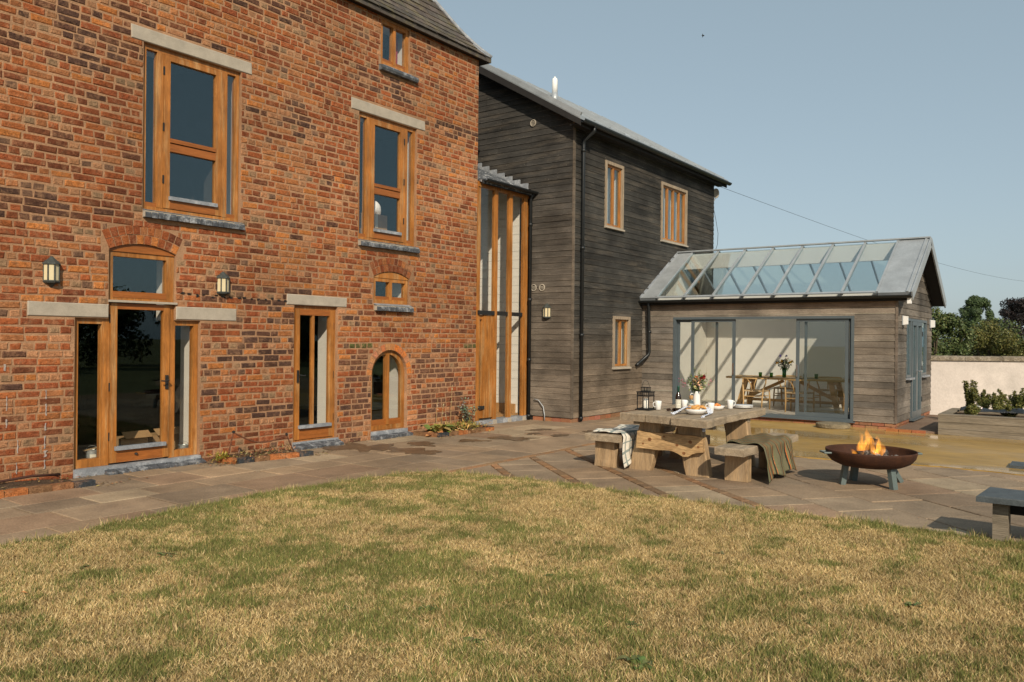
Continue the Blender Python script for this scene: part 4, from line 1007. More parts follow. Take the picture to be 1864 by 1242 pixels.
# gable doors and side windows
fr = MB(); frame(fr, 17.355, 18.495, .10, 2.095, .05, -.03, .07, mE, tb=.03)
df = fr.build('gable_door', MT['grey_alu'], room)
for b0, b1 in ((17.41, 17.92), (17.93, 18.44)):
    q = MB(); frame(q, b0, b1, .135, 2.04, .075, -.045, .02, mE, tb=.11); lf2 = q.build('door_leaf', MT['grey_alu'], df)
    MB().box(b0 + .07, -.01, .24, b1 - .07, -.004, 1.97, mE).build('pane', MT['glass'], df)
hd = MB(); hd.tube([mE(17.885, -.05, 1.05), mE(17.885, -.09, 1.05), mE(17.78, -.095, 1.05)], .01, 6); hd.tube([mE(17.965, -.05, 1.05), mE(17.965, -.09, 1.05), mE(18.07, -.095, 1.05)], .01, 6); hd.build('handle', MT['chrome'], df)
hinges(df, 18.44, (.45, 1.1, 1.8), -.045, mE)
MB().box(17.34, -.10, .075, 18.51, .0, .098, mE).build('sill', MT['grey_alu'], df)
for h in (gl, gr_):
    q = MB(); frame(q, h[0] + .003, h[1] - .003, h[2] + .02, h[3] - .004, .05, -.03, .05, mE); wn = q.build('side_window', MT['grey_alu'], room)
    MB().box(h[0] + .05, .0, h[2] + .065, h[1] - .05, .006, h[3] - .05, mE).build('pane', MT['glass'], wn)
    MB().box(h[0] - .04, -.10, h[2] - .02, h[1] + .03, -.0, h[2] + .015, mE).build('sill', MT['lead'], wn)
# roof of the garden room
def rp_(x, y, off): 
    n_ = Vector((-SLP, 0, 1)).normalized() if x <= RGX else Vector((SLP, 0, 1)).normalized()
    if off and False: pass
    return Vector((x, y, rz_at(x))) + n_ * off
def slope_pt(side, s_, y, off):
    x = EX0 + (RGX - EX0) * s_; n_ = Vector((-SLP, 0, 1)).normalized(); p = Vector((x, y, EZ0 + SLP * (x - EX0))) + n_ * off
    if side: p.x = 2 * RGX - p.x
    return p
def slope_box(side, s0, s1, y0, y1, o0, o1):
    P_ = lambda s_, y, o: slope_pt(side, s_, y, o)
    return [P_(s0, y0, o0), P_(s1, y0, o0), P_(s1, y1, o0), P_(s0, y1, o0), P_(s0, y0, o1), P_(s1, y0, o1), P_(s1, y1, o1), P_(s0, y1, o1)]
BY = [-1.43, -2.075, -2.717, -3.356, -4.0, -4.64, -5.29, -5.92]
for side in (0, 1):
    for y_ in BY:
        MB().hexa(slope_box(side, .015, .985, y_ - (.02 if side == 0 else .013), y_ + (.02 if side == 0 else .013), -.03, .04)).build('glazing_bar', MT['zinc'], room)
    for i in range(7):
        MB().hexa(slope_box(side, .012, .97, BY[i + 1] + .022, BY[i] - .022, .012, .02)).build('roof_pane', MT['glass_roof'], room)
    for (ya, yb) in ((-1.05, BY[0] + .022), (BY[7] - .022, -6.50)):
        MB().hexa(slope_box(side, .0, .995, ya, yb, -.03, .028)).build('zinc_panel', MT['zinc'], room)
    MB().hexa(slope_box(side, 0, .995, -1.035, -1.06, .029, .07)).build('flashing', MT['lead'], room)
    MB().hexa(slope_box(side, -.01, .99, -6.505, -6.53, -.13, .05)).build('verge_board', MT['zinc'], room)
    MB().hexa(slope_box(side, 0.0, .99, -6.42, -6.46, .03, .05)).build('verge_roll', MT['zinc'], room)
    MB().hexa(slope_box(side, 0.02, .985, RY1 - .03, -6.50, -.10, -.035)).build('soffit', MT['soffit'], room)
    MB().hexa(slope_box(side, .0, .028, -5.89, -1.07, .021, .04)).build('eave_cap', MT['zinc'], room)
MB().box(RGX - .07, -6.51, RGZ + .028, RGX + .07, -1.04, RGZ + .055).build('ridge_cap', MT['zinc'], room)
MB().box(RGX - .05, RY1 + .13, RGZ - .38, RGX + .05, RY0 - .04, RGZ - .035).build('ridge_beam', MT['white'], room)
for sx_ in (RX + .0, RXE - .16): MB().box(sx_ + .006, RY1 + .13, 2.475, sx_ + .15, RY0 - .04, 2.545).build('wall_plate', MT['white'], room)
gutter('gutter', (EX0 - .045, -1.04, EZ0 - .03), (EX0 - .045, -6.52, EZ0 - .03), .055, room)
gutter('gutter', (EX1 + .045, -6.52, EZ0 - .03), (EX1 + .045, -1.04, EZ0 - .03), .055, room)
MB().box(EX0 + .03, -6.50, EZ0 - .13, EX0 + .055, -1.06, EZ0 - .02).build('fascia', MT['soffit'], room)
MB().box(EX0 - .02, -6.50, 2.33, EX0 + .09, -6.44, 2.43).build('eave_bracket', MT['white'], room)
pipe(room, [(15.87, -1.25, 2.47), (15.93, -1.25, 2.36), (15.955, -1.26, 1.36), (15.95, -1.24, 1.29), (15.72, -1.115, 1.10), (15.66, -1.105, 1.06)], .036, clips=[(15.955, -1.26, 1.8)])
# bulkhead lights on the gable
for x_, lab in ((16.46, 'white box wall light on the garden room gable, between corner post and grey doors'), (19.5, 'white box wall light on the garden room gable, at its end by the rendered wall')):
    t = thing('wall_light', (x_, RY1 - .03, 1.95), lab, 'wall light', 'box lights on the garden room gable')
    MB().box(x_ - .05, RY1 - .045, 1.95, x_ + .05, RY1 - .025, 2.13).build('back_plate', MT['zinc'], t)
    mb = MB(); mb.prism([(x_ - .045, RY1 - .046, 1.955), (x_ + .045, RY1 - .046, 1.955), (x_ + .045, RY1 - .12, 1.965), (x_ - .045, RY1 - .12, 1.965)], [(x_ - .045, RY1 - .046, 2.125), (x_ + .045, RY1 - .046, 2.125), (x_ + .045, RY1 - .12, 2.115), (x_ - .045, RY1 - .12, 2.115)]); mb.build('cover', MT['white'], t)

# ================================================================== garden wall, planter
WD = Vector((.593, -.805, 0)); WN = Vector((.805, .593, 0)); W0 = Vector((19.72, -6.22, 0))
gw = thing('garden_wall', W0, 'white rendered garden wall with mossy stone coping beside the garden room', 'wall')
L_ = 15.0
mb = MB(); mb.prism([W0, W0 + WD * L_, W0 + WD * L_ + WN * .25, W0 + WN * .25], [p + Vector((0, 0, 1.235)) for p in (W0, W0 + WD * L_, W0 + WD * L_ + WN * .25, W0 + WN * .25)]); mb.build('render', MT['render'], gw)
MT['coping'] = mat('mossy_stone', (.20, .165, .12), .95, .4, 6, bump=.6, fine=30, tint2=(.36, .31, .25), t2scale=5, t2amt=.8, dist=.01)
s_ = -.05
while s_ < L_:
    ln = random.uniform(.5, .9); a = W0 + WD * (s_ + .004) - WN * .045; b = W0 + WD * (s_ + ln - .004) - WN * .045; z0 = 1.236; h = .105 + random.uniform(-.008, .008)
    pr = [(0, 0), (0, h * .7), (.06, h), (.28, h), (.34, h * .7), (.34, 0)]
    MB().prism([a + WN * u + Vector((0, 0, z0 + v)) for u, v in pr], [b + WN * u + Vector((0, 0, z0 + v)) for u, v in pr]).build('coping_stone', MT['coping'], gw); s_ += ln
pt = thing('raised_planter', (16.4, -8.5, 0), 'long raised planter of grey timber sleepers in front of the rendered wall', 'planter')
MT['sleeper'] = mat('grey_sleeper', (.20, .165, .118), .85, .3, 2, (2.5, .6, 9), bump=.4, fine=14, tint2=(.29, .25, .20), t2scale=1.5)
for k in range(3):
    z0 = .0 + k * .118; z1 = z0 + .114; q = random.uniform(-.004, .004)
    MB().box(15.74 + q, -10.6, z0, 15.86, -6.985, z1).build('sleeper', MT['sleeper'], pt)
    MB().box(15.862, -7.10 + q, z0, 17.35, -6.985 + q, z1).build('sleeper', MT['sleeper'], pt)
    MB().box(17.352, -10.6, z0, 17.45, -6.985, z1).build('sleeper', MT['sleeper'], pt)
MB().box(15.865, -10.6, .0, 17.35, -7.105, .30).build('soil', MT['soil'], pt)
MB().box(15.735, -10.6, .353, 15.95, -6.98, .372).build('rim_board', MT['sleeper'], pt); MB().box(15.952, -7.15, .353, 17.45, -6.98, .372).build('rim_board', MT['sleeper'], pt)
# brick-edged strip beside the gable
es = thing('brick_edging', (15.75, -6.6, 0), 'short row of red bricks edging the strip between garden room and planter', 'edging')
for k in range(3):
    mb = MB(tuple(v * random.uniform(.8, 1) for v in lin(170, 104, 68))); mb.box(15.70 + k * .0, -6.35 - k * .215, .0, 15.80, -6.35 - k * .215 + .205, .055); mb.build('brick', MT['red_brick'], es)
y = -6.30
mb = MB(lin(120, 100, 84)); mb.box(15.802, -6.98, -.01, 19.6, -6.262, .045); tag(mb.build('side_path', MT['slab']), kind='structure')
# ================================================================== picnic table and benches
MT['tab_x'] = mat('weathered_plank', (.315, .245, .165), .8, .34, 2.2, (.9, 8, 8), bump=.35, fine=16, tint2=(.25, .215, .17), t2scale=1.2, t2amt=.5)
MT['tab_z'] = mat('warm_log', (.36, .245, .135), .75, .34, 2.2, (8, 8, .8), bump=.35, fine=16, tint2=(.28, .225, .16), t2scale=1.2, t2amt=.6)
MT['tab_y'] = mat('knotty_plank', (.46, .30, .145), .75, .40, 1.6, (6, 1.0, 4.5), bump=.35, fine=14, tint2=(.20, .105, .045), t2scale=1.7, t2amt=.75)
MT['knot'] = mat('wood_knot', (.20, .09, .035), .8, .4, 20, bump=.2)
def wavy(a, b, n, amp, seed):
    """points from a to b with an uneven sawn edge"""
    a = Vector(a); b = Vector(b); d = (b - a); nn = Vector((-d.y, d.x)).normalized(); out = []
    for i in range(n):
        t = i / n; out.append(tuple(a + d * t + nn * ((vnoise(seed + t * 5, seed) - .5) * 2 * amp + (vnoise(seed + t * 14, seed + 9) - .5) * amp)))
    return out
table = thing('picnic_table', (9.35, -5.2, 0), 'chunky rustic timber table with slab top and splayed plank legs, set for lunch', 'table')
A_, B_, C_, D_ = (8.80, -4.46), (8.56, -5.68), (10.74, -5.62), (10.74, -4.42)
# three planks of the top
def lerp2(p, q, t): return (p[0] + (q[0] - p[0]) * t, p[1] + (q[1] - p[1]) * t)
cutsT = [0, .30, .62, 1]
for i in range(3):
    t0, t1 = cutsT[i] + (.004 if i else 0), cutsT[i + 1] - (.004 if i < 2 else 0)
    n0, f0, f1, n1 = lerp2(A_, B_, t0), lerp2(D_, C_, t0), lerp2(D_, C_, t1), lerp2(A_, B_, t1)
    dx = random.uniform(-.03, .03); n0 = (n0[0] + dx, n0[1]); n1 = (n1[0] + dx, n1[1])
    pts = wavy(n0, n1, 4, .006, i * 3) + wavy(n1, f1, 14, .03 if i == 2 else .003, 20 + i) + wavy(f1, f0, 4, .006, 5 + i) + wavy(f0, n0, 14, .03 if i == 0 else .003, 40 + i)
    MB().slab(pts, .622, .715 + random.uniform(-.003, .002), .012).build('top_plank', MT['tab_x'], table)
def leg(x0, x1, base, top, z1):
    """slanting plank leg: base/top are (y0, y1)"""
    mb = MB(); rows = 6
    P0 = []
    for i in range(rows + 1):
        t = i / rows; ya = base[0] + (top[0] - base[0]) * t + random.uniform(-.006, .006); yb = base[1] + (top[1] - base[1]) * t + random.uniform(-.006, .006); z = z1 * t; c = .014
        P0.append([(x0 + c, ya, z), (x0, ya - c, z), (x0, yb + c, z), (x0 + c, yb, z), (x1 - c, yb, z), (x1, yb + c, z), (x1, ya - c, z), (x1 - c, ya, z)])
    for a, b in zip(P0[:-1], P0[1:]):
        o = a + b; mb.add(o, [(i, (i + 1) % 8, 8 + (i + 1) % 8, 8 + i) for i in range(8)])
    mb.add(P0[0], [tuple(range(7, -1, -1))]); mb.add(P0[-1], [tuple(range(8))])
    bmo = mb.build('leg', MT['tab_z'], table)
    return bmo
leg(8.94, 9.07, (-4.50, -4.80), (-4.66, -4.96), .624); leg(8.94, 9.07, (-5.26, -5.57), (-5.13, -5.45), .624)
leg(10.10, 10.23, (-4.50, -4.82), (-4.66, -4.98), .624); leg(10.10, 10.23, (-5.36, -5.68), (-5.27, -5.58), .624)
# live-edge end plank (outline in y, z)
op = []
for t in [k / 12 for k in range(13)]: op.append((-4.66 - .86 * t, .492 - .012 * t + (vnoise(t * 7 + 3, 2) - .5) * .022))
for t in [k / 14 for k in range(15)]:
    zz = .275 + (vnoise(t * 6 + 13, 5) - .5) * .03 - (.05 * math.exp(-((t - .27) / .1) ** 2)) + (.015 if t < .18 else 0); op.append((-5.515 + .87 * t, zz))
MB().prism([(8.865, y, z) for y, z in op], [(8.938, y, z) for y, z in op]).build('end_plank', MT['tab_y'], table)
for ky_, kz_, kr_ in ((-4.83, .40, .022), (-5.02, .45, .012), (-5.19, .36, .016), (-5.36, .41, .020), (-5.28, .27, .018), (-4.74, .34, .012), (-5.46, .36, .014)):
    MB().prism([(8.8635, ky_ + kr_ * 1.2 * math.cos(2 * PI * k / 12), kz_ + kr_ * math.sin(2 * PI * k / 12)) for k in range(12)], [(8.90, ky_ + kr_ * 1.2 * math.cos(2 * PI * k / 12), kz_ + kr_ * math.sin(2 * PI * k / 12)) for k in range(12)]).build('knot', MT['knot'], table)
MB().beam((9.07, -5.05, .30), (10.10, -5.05, .30), .10, .12).build('stretcher', MT['tab_x'], table)
for xx in (9.005, 10.165): MB().box(xx - .05, -5.60, .565, xx + .05, -4.56, .620).build('top_batten', MT['tab_x'], table)

def bench(loc, label, near, far, w0, legx, legy):
    t = thing('bench', loc, label, 'bench', 'timber benches beside the picnic table')
    (x0, ya, yb), (x1, yc, yd) = near, far
    pts = wavy((x0, ya), (x0 - .02, yb), 5, .02, loc[0]) + wavy((x0 - .02, yb), (x1, yd), 12, .025, loc[1]) + wavy((x1, yd), (x1, yc), 5, .02, 3) + wavy((x1, yc), (x0, ya), 12, .025, 8)
    MB().slab(pts[::-1], .335, .42, .014).build('seat', MT['tab_x'], t)
    for lx in legx:
        mb = MB(); ly0, ly1 = legy
        prof = [[(lx + random.uniform(-.008, .008), ly0 + random.uniform(-.012, .012), z), (lx, ly1 + random.uniform(-.012, .012), z), (lx + .11, ly1 + random.uniform(-.012, .012), z), (lx + .11, ly0, z)] for z in (0, .09, .18, .27, .337)]
        for a, b in zip(prof[:-1], prof[1:]): mb.add(a + b, [(i, (i + 1) % 4, 4 + (i + 1) % 4, 4 + i) for i in range(4)])
        mb.add(prof[0], [(3, 2, 1, 0)]); mb.add(prof[-1], [(0, 1, 2, 3)])
        mb.build('leg', MT['tab_z'], t)
    return t
bench((9.4, -4.25, 0), 'timber bench with a pale fringed throw, on the house side of the picnic table', (8.76, -3.97, -4.45), (10.55, -4.0, -4.40), .44, (8.87, 10.2), (-4.35, -4.06))
bench((9.4, -5.98, 0), 'timber bench under a striped olive blanket, on the fire bowl side of the picnic table', (8.60, -5.77, -6.12), (10.48, -5.80, -6.14), .36, (8.92, 10.1), (-6.04, -5.76))

MT['cloth'] = mat('woven_cloth', (1, 1, 1), .95, .12, 60, col=True, bump=.3, fine=200, spec=.1)
# striped blanket over the bench
def stripes(u):
    u = u * 6.0 % 1.0
    if u < .30: return lin(104, 100, 78)
    if u < .42: return lin(46, 50, 42)
    if u < .47: return lin(190, 104, 52)
    if u < .66: return lin(118, 110, 80)
    if u < .78: return lin(52, 56, 46)
    if u < .82: return lin(176, 110, 66)
    return lin(106, 106, 80)
def drape1(u, v):
    x = 8.98 + u * 1.02 + .06 * (v - .3) * math.sin(u * 5)
    # v: 0 house-side edge of the seat, over the top, down to the paving
    wob = math.sin(u * 15 + 1.2) * .028 + math.sin(u * 31 + v * 3) * .012
    if v < .12: y, z = -5.765, .29 + v / .12 * .145
    elif v < .47: t = (v - .12) / .35; y, z = -5.765 - .385 * t, .437 + .012 * math.sin(t * 9 + u * 12)
    elif v < .53: t = (v - .47) / .06; y, z = -6.15 - .045 * t, .437 - .035 * t
    else:
        t = (v - .53) / .47; y = -6.195 - .035 * t - wob * min(1, t * 2.5) - .05 * max(0, t - .6); z = .402 - t * (.385 - .05 * math.sin(u * 6) ** 2); x += .10 * t * (u - .35)
    return (x, y, max(z, .012))
o = MB().grid(drape1, 240, 44, lambda u, v: stripes(u + .02 * math.sin(v * 5))).build('striped_blanket', MT['cloth'], None, smooth=True, recalc=False)
tag(o, 'olive and brown striped blanket with orange lines draped over the bench', 'blanket'); md = o.modifiers.new('thick', 'SOLIDIFY'); md.thickness = .008; md.offset = 1
# pale throw on the other bench
def pale(u, v):
    n_ = vnoise(u * 9 + 3, v * 12 + 4)
    if abs((u * 7) % 1 - .5) < .10 or abs((v * 6) % 1 - .5) < .08: return lin(140, 150, 146)
    return tuple(q * (.75 + .35 * n_) for q in lin(226, 220, 206))
def drape2(u, v):
    x = 8.80 + u * .85 + .05 * math.sin(v * 6)
    wob = math.sin(u * 13 + .5) * .03 + math.sin(u * 27 + v * 4) * .014
    if v < .42: t = v / .42; y, z = -4.06 - .40 * t,   .438 + .02 * vnoise(u * 7, t * 5) + .012 * math.sin(u * 9)
    elif v < .48: t = (v - .42) / .06; y, z = -4.46 - .035 * t, .442 - .04 * t
    else: t = (v - .48) / .52; y = -4.495 - .03 * t - wob * .8 * t; z = .402 - t * (.38 - .16 * (1 - u) * (u > .5) - .10 * abs(math.sin(u * 4)))
    return (x, y, max(z, .012))
o = MB().grid(drape2, 70, 44, pale).build('pale_throw', MT['cloth'], None, smooth=True, recalc=False)
tag(o, 'crumpled pale grey and cream throw hanging over the bench on the house side', 'blanket'); md = o.modifiers.new('thick', 'SOLIDIFY'); md.thickness = .008; md.offset = 1

# ================================================================== things on the picnic table
TZ = .716
def onT(px, py):
    g = G(px, py, TZ); return g.x, g.y
MT['black_lacq'] = mat('black_lacquer', (.012, .012, .012), .45, .1, 10, bump=0)
MT['ceramic'] = mat('white_ceramic', (.75, .74, .71), .28, .03, 6, bump=0, spec=.5)
MT['wax'] = mat('candle_wax', (.80, .77, .68), .6, .03, 6, bump=0)
lx, ly = onT(1175, 746)
t = thing('candle_lantern', (lx, ly, TZ), 'black metal candle lantern with wire handle on the picnic table', 'lantern')
mb = MB(); mb.box(lx - .10, ly - .10, TZ, lx + .10, ly + .10, TZ + .012); mb.box(lx - .085, ly - .085, TZ + .012, lx + .085, ly + .085, TZ + .022); mb.build('base', MT['black_lacq'], t)
for sx_ in (-1, 1):
    for sy_ in (-1, 1): MB().box(lx + sx_ * .078 - .005, ly + sy_ * .078 - .005, TZ + .022, lx + sx_ * .078 + .005, ly + sy_ * .078 + .005, TZ + .225).build('post', MT['black_lacq'], t)
mb = MB(); frame(mb, lx - .088, lx + .088, 0, 0, 0, 0, 0, lambda a, d, z: (a, d, z)) if False else None
mb.box(lx - .088, ly - .088, TZ + .175, lx + .088, ly - .078, TZ + .183); mb.box(lx - .088, ly + .078, TZ + .175, lx + .088, ly + .088, TZ + .183); mb.box(lx - .088, ly - .078, TZ + .175, lx - .078, ly + .078, TZ + .183); mb.box(lx + .078, ly - .078, TZ + .175, lx + .088, ly + .078, TZ + .183)
mb.box(lx - .09, ly - .09, TZ + .225, lx + .09, ly + .09, TZ + .236); mb.box(lx - .048, ly - .048, TZ + .236, lx + .048, ly + .048, TZ + .243); mb.box(lx - .05, ly - .05, TZ + .285, lx + .05, ly + .05, TZ + .293); mb.build('roof', MT['black_lacq'], t)
for k in range(7):
    for f in ((-.083 + k * .0277, -.083), (-.083 + k * .0277, .083), (-.083, -.083 + k * .0277), (.083, -.083 + k * .0277)):
        if k in (1, 2, 3, 4, 5): MB().box(lx + f[0] - .003, ly + f[1] - .003, TZ + .183, lx + f[0] + .003, ly + f[1] + .003, TZ + .225).build('grille_bar', MT['black_lacq'], t)
for k in range(4):
    for f in ((-.042 + k * .028, -.045), (-.042 + k * .028, .045), (-.045, -.042 + k * .028), (.045, -.042 + k * .028)):
        MB().box(lx + f[0] - .0025, ly + f[1] - .0025, TZ + .243, lx + f[0] + .0025, ly + f[1] + .0025, TZ + .285).build('grille_bar', MT['black_lacq'], t)
MB().tube([(lx + .03 * math.sin(YAW) * 0 + .045 * math.cos(a) * math.sin(YAW), ly - .045 * math.cos(a) * math.cos(YAW), TZ + .293 + .085 * math.sin(a)) for a in [PI * k / 12 for k in range(13)]], .003, 6).build('handle', MT['black_lacq'], t)
t = tag(MB().lathe([(0, 0), (.033, 0), (.034, .005), (.034, .118), (.028, .123), (0, .121)], 18, (lx + .004, ly - .004, TZ + .0225)).build('pillar_candle', MT['wax'], None, smooth=True), 'white pillar candle standing inside the black lantern', 'candle')

def mug_at(x, y, ha, label):
    t = thing('mug', (x, y, TZ), label, 'mug', 'white mugs on the picnic table', ha)
    MB().lathe([(0, 0), (.030, 0), (.034, .004), (.044, .112), (.0425, .114), (.0395, .110), (.031, .008), (0, .007)], 24).build('body', MT['ceramic'], t, smooth=True, local=True)
    MB().tube([(.038, 0, .095), (.058, 0, .098), (.068, 0, .075), (.062, 0, .045), (.036, 0, .032)], .0055, 8).build('handle', MT['ceramic'], t, smooth=True, local=True)
mug_at(*onT(1198, 746), 2.3, 'white mug standing alone next to the black candle lantern')
mug_at(*onT(1246, 744), -.9, 'white mug behind the wine bottle, beside the corked bottle')
mug_at(*onT(1294, 750), 2.2, 'white mug beside the bread bowl, in front of the fruit bowl')
mug_at(*onT(1329, 744), -.9, 'white mug next to the stack of white plates')
# wine bottle
MT['dark_glass'] = mat('dark_bottle_glass', (.022, .012, .006), .12, .1, 5, bump=0, spec=.6)
MT['foil'] = mat('green_foil', (.02, .085, .06), .35, .05, 20, bump=0)
MT['paper'] = mat('cream_paper', (.66, .63, .52), .8, .05, 20, bump=0)
MT['ink'] = mat('label_ink', (.10, .11, .08), .8, .1, 20, bump=0)
bx, by = onT(1234.5, 750)
t = thing('wine_bottle', (bx, by, TZ), 'dark wine bottle with green foil neck and cream label', 'bottle')
MB().lathe([(0, .0), (.034, .0), (.037, .006), (.037, .185), (.030, .215), (.0165, .24), (.0145, .255), (.0145, .26), (0, .26)], 20, (bx, by, TZ)).build('body', MT['dark_glass'], t, smooth=True)
MB().lathe([(0, .248), (.0150, .248), (.0152, .31), (.0165, .312), (.0165, .325), (.014, .327), (0, .327)], 16, (bx, by, TZ)).build('foil_cap', MT['foil'], t, smooth=True)
lab_ = MB(); ca = math.atan2(CAM.y - by, CAM.x - bx)
def cyl_pt(r, a, z): return (bx + r * math.cos(a), by + r * math.sin(a), TZ + z)
na = 16; o_ = [cyl_pt(.0376, ca - 1.15 + 2.3 * k / na, z) for k in range(na + 1) for z in (.052, .158)] + [cyl_pt(.0368, ca - 1.15 + 2.3 * k / na, z) for k in range(na + 1) for z in (.052, .158)]
fs_ = [(2 * k, 2 * k + 2, 2 * k + 3, 2 * k + 1) for k in range(na)]; lab_.add(o_, fs_); lb = lab_.build('paper_label', MT['paper'], t, smooth=True, recalc=False)
for row, zz in enumerate((.135, .105, .070)):                         # three lines of illegible small print
    for k in range(5):
        aa = ca + .75 - k * .36 - (.1 if row == 1 else 0); hh = .017
        mk = MB(); pts = [cyl_pt(.0382, aa, zz), cyl_pt(.0382, aa - .10, zz), cyl_pt(.0382, aa - .10, zz + .003), cyl_pt(.0382, aa, zz + .003)]
        mk.add(pts, [(0, 1, 2, 3)]); mk.add([cyl_pt(.0382, aa, zz + .0031), cyl_pt(.0382, aa - .035, zz + .0031), cyl_pt(.0382, aa - .035, zz + hh), cyl_pt(.0382, aa, zz + hh)], [(0, 1, 2, 3)])
        if (k + row) % 2: mk.add([cyl_pt(.0382, aa - .16, zz), cyl_pt(.0382, aa - .195, zz), cyl_pt(.0382, aa - .195, zz + hh), cyl_pt(.0382, aa - .16, zz + hh)], [(0, 1, 2, 3)])
        mk.build('print', MT['ink'], t, recalc=False)
# corked bottle
MT['cork'] = mat('cork', (.42, .24, .10), .9, .2, 40, bump=.1)
kx, ky = onT(1258, 745)
t = thing('corked_bottle', (kx, ky, TZ), 'small clear glass bottle with a round cork stopper', 'bottle')
MB().lathe([(0, 0), (.037, 0), (.040, .005), (.040, .085), (.034, .105), (.022, .118), (.020, .135), (.018, .135), (.019, .118), (.031, .102), (.036, .084), (.036, .007), (0, .006)], 20, (kx, ky, TZ)).build('body', MT['glass'], t, smooth=True)
MB().lathe([(0, .012), (.034, .012), (.034, .07), (0, .07)], 16, (kx, ky, TZ)).build('contents', MT['ceramic'], t, smooth=True)
MB().lathe([(0, .125), (.018, .125), (.022, .138), (.028, .152), (.027, .170), (.018, .182), (0, .184)], 14, (kx, ky, TZ)).build('cork', MT['cork'], t, smooth=True)
# flower jug
vx, vy = onT(1268, 741)
t = thing('flower_jug', (vx, vy, TZ), 'tall cream ceramic jug holding the mixed bouquet on the picnic table', 'jug')
MB().lathe([(0, 0), (.045, 0), (.050, .006), (.050, .05), (.046, .14), (.042, .19), (.043, .215), (.040, .215), (.039, .19), (.043, .12), (.045, .012), (0, .010)], 24, (vx, vy, TZ)).build('body', MT['ceramic'], t, smooth=True)
hx, hy = math.cos(2.2), math.sin(2.2)
MB().tube([(vx + hx * .042, vy + hy * .042, TZ + .18), (vx + hx * .075, vy + hy * .075, TZ + .185), (vx + hx * .088, vy + hy * .088, TZ + .15), (vx + hx * .075, vy + hy * .075, TZ + .10), (vx + hx * .046, vy + hy * .046, TZ + .08)], .006, 8).build('handle', MT['ceramic'], t, smooth=True)
MT['petal'] = mat('petal', (1, 1, 1), .6, .1, 30, col=True, bump=0, spec=.2)
def rnd_dir(up=.5):
    while True:
        v = Vector((random.uniform(-1, 1), random.uniform(-1, 1), random.uniform(up - 1, 1)))
        if .1 < v.length < 1: return v.normalized()
def leafq(mb, p, d, L, wd, bend=.2):
    """a small folded leaf: four triangles-ish quads along d"""
    d = Vector(d).normalized(); s_ = d.cross(Vector((random.uniform(-.4, .4), random.uniform(-.4, .4), 1))).normalized(); n_ = s_.cross(d).normalized(); p = Vector(p)
    a = p; b = p + d * L * .45 + s_ * wd / 2 + n_ * bend * L * .2; c = p + d * L - n_ * bend * L * .3; e = p + d * L * .45 - s_ * wd / 2 + n_ * bend * L * .2; m_ = p + d * L * .5
    mb.add([a, b, c, e, m_], [(0, 1, 4), (1, 2, 4), (2, 3, 4), (3, 0, 4)])
def bloom(mb, c, r, col, n=14, flat=.7):
    mb.col = col
    for k in range(n):
        d = rnd_dir(.35); d.z *= flat
        mb.col = tuple(v * random.uniform(.75, 1.15) for v in col); leafq(mb, Vector(c) - d * r * .2, d, r, r * .75, .5)
def bouquet(name, base, spread, height, blooms, leafcol, n_leaf, label, seed, sprays=()):
    random.seed(seed)
    t = thing(name, base, label, 'flowers'); b = Vector(base)
    stm = MB(tuple(q * .8 for q in leafcol)); lv = MB()
    for k in range(14):
        a = random.uniform(0, 2 * PI); r = random.uniform(.2, 1) * spread * .7; e = b + Vector((r * math.cos(a), r * math.sin(a), height * random.uniform(.55, .9)))
        stm.tube([b + Vector((0, 0, -.10)), b + Vector((r * .12 * math.cos(a), r * .12 * math.sin(a), .05)), e], .003, 5)
    for k in range(n_leaf):
        a = random.uniform(0, 2 * PI); r = random.uniform(0, 1) ** .6 * spread; z = height * random.uniform(.02, .95) * (1 - .35 * (r / spread)); lv.col = tuple(q * random.uniform(.5, 1.4) for q in leafcol)
        leafq(lv, b + Vector((r * math.cos(a) * (.35 + .65 * min(1, z / height * 1.6)), r * math.sin(a) * (.35 + .65 * min(1, z / height * 1.6)), z)), rnd_dir(.4), random.uniform(.035, .07), random.uniform(.016, .03))
    stm.build('stems', MT['leaf'], t); lv.build('foliage', MT['leaf'], t, recalc=False)
    for (dx, dy, dz, r, col) in blooms:
        f = MB(); bloom(f, b + Vector((dx, dy, dz)), r, col, 22); f.build('bloom', MT['petal'], t, recalc=False)
    for (dx, dz, col) in sprays:
        f = MB(lin(90, 104, 60)); e = b + RC * dx + Vector((0, 0, dz)); f.tube([b, b + RC * dx * .4 + Vector((0, 0, dz * .65)), e], .0018, 4)
        for k in range(10):
            t_ = random.uniform(.75, 1.02); f.col = tuple(q * random.uniform(.8, 1.2) for q in col); leafq(f, b + (e - b) * t_ + Vector((random.uniform(-.012, .012), random.uniform(-.012, .012), random.uniform(-.01, .018))), rnd_dir(.6), .02, .014)
        f.build('flower_spray', MT['petal'], t, recalc=False)
    return t
R2 = lambda dx, dd: (RC.x * dx - FW.x * dd, RC.y * dx - FW.y * dd)
bl = []
for dx, dd, dz, r, c in ((.02, .06, .17, .045, lin(226, 178, 140)), (-.05, .06, .15, .045, lin(232, 190, 156)), (.01, .07, .11, .05, lin(236, 200, 170)), (.075, .05, .21, .055, lin(150, 44, 42)), (.05, .06, .18, .045, lin(186, 74, 60)), (-.02, .05, .20, .04, lin(222, 160, 120)), (.04, .07, .06, .04, lin(236, 206, 178)), (-.04, .07, .06, .04, lin(214, 206, 160)), (.10, .03, .13, .035, lin(200, 200, 150))):
    q = R2(dx, dd); bl.append((q[0], q[1], dz, r, c))
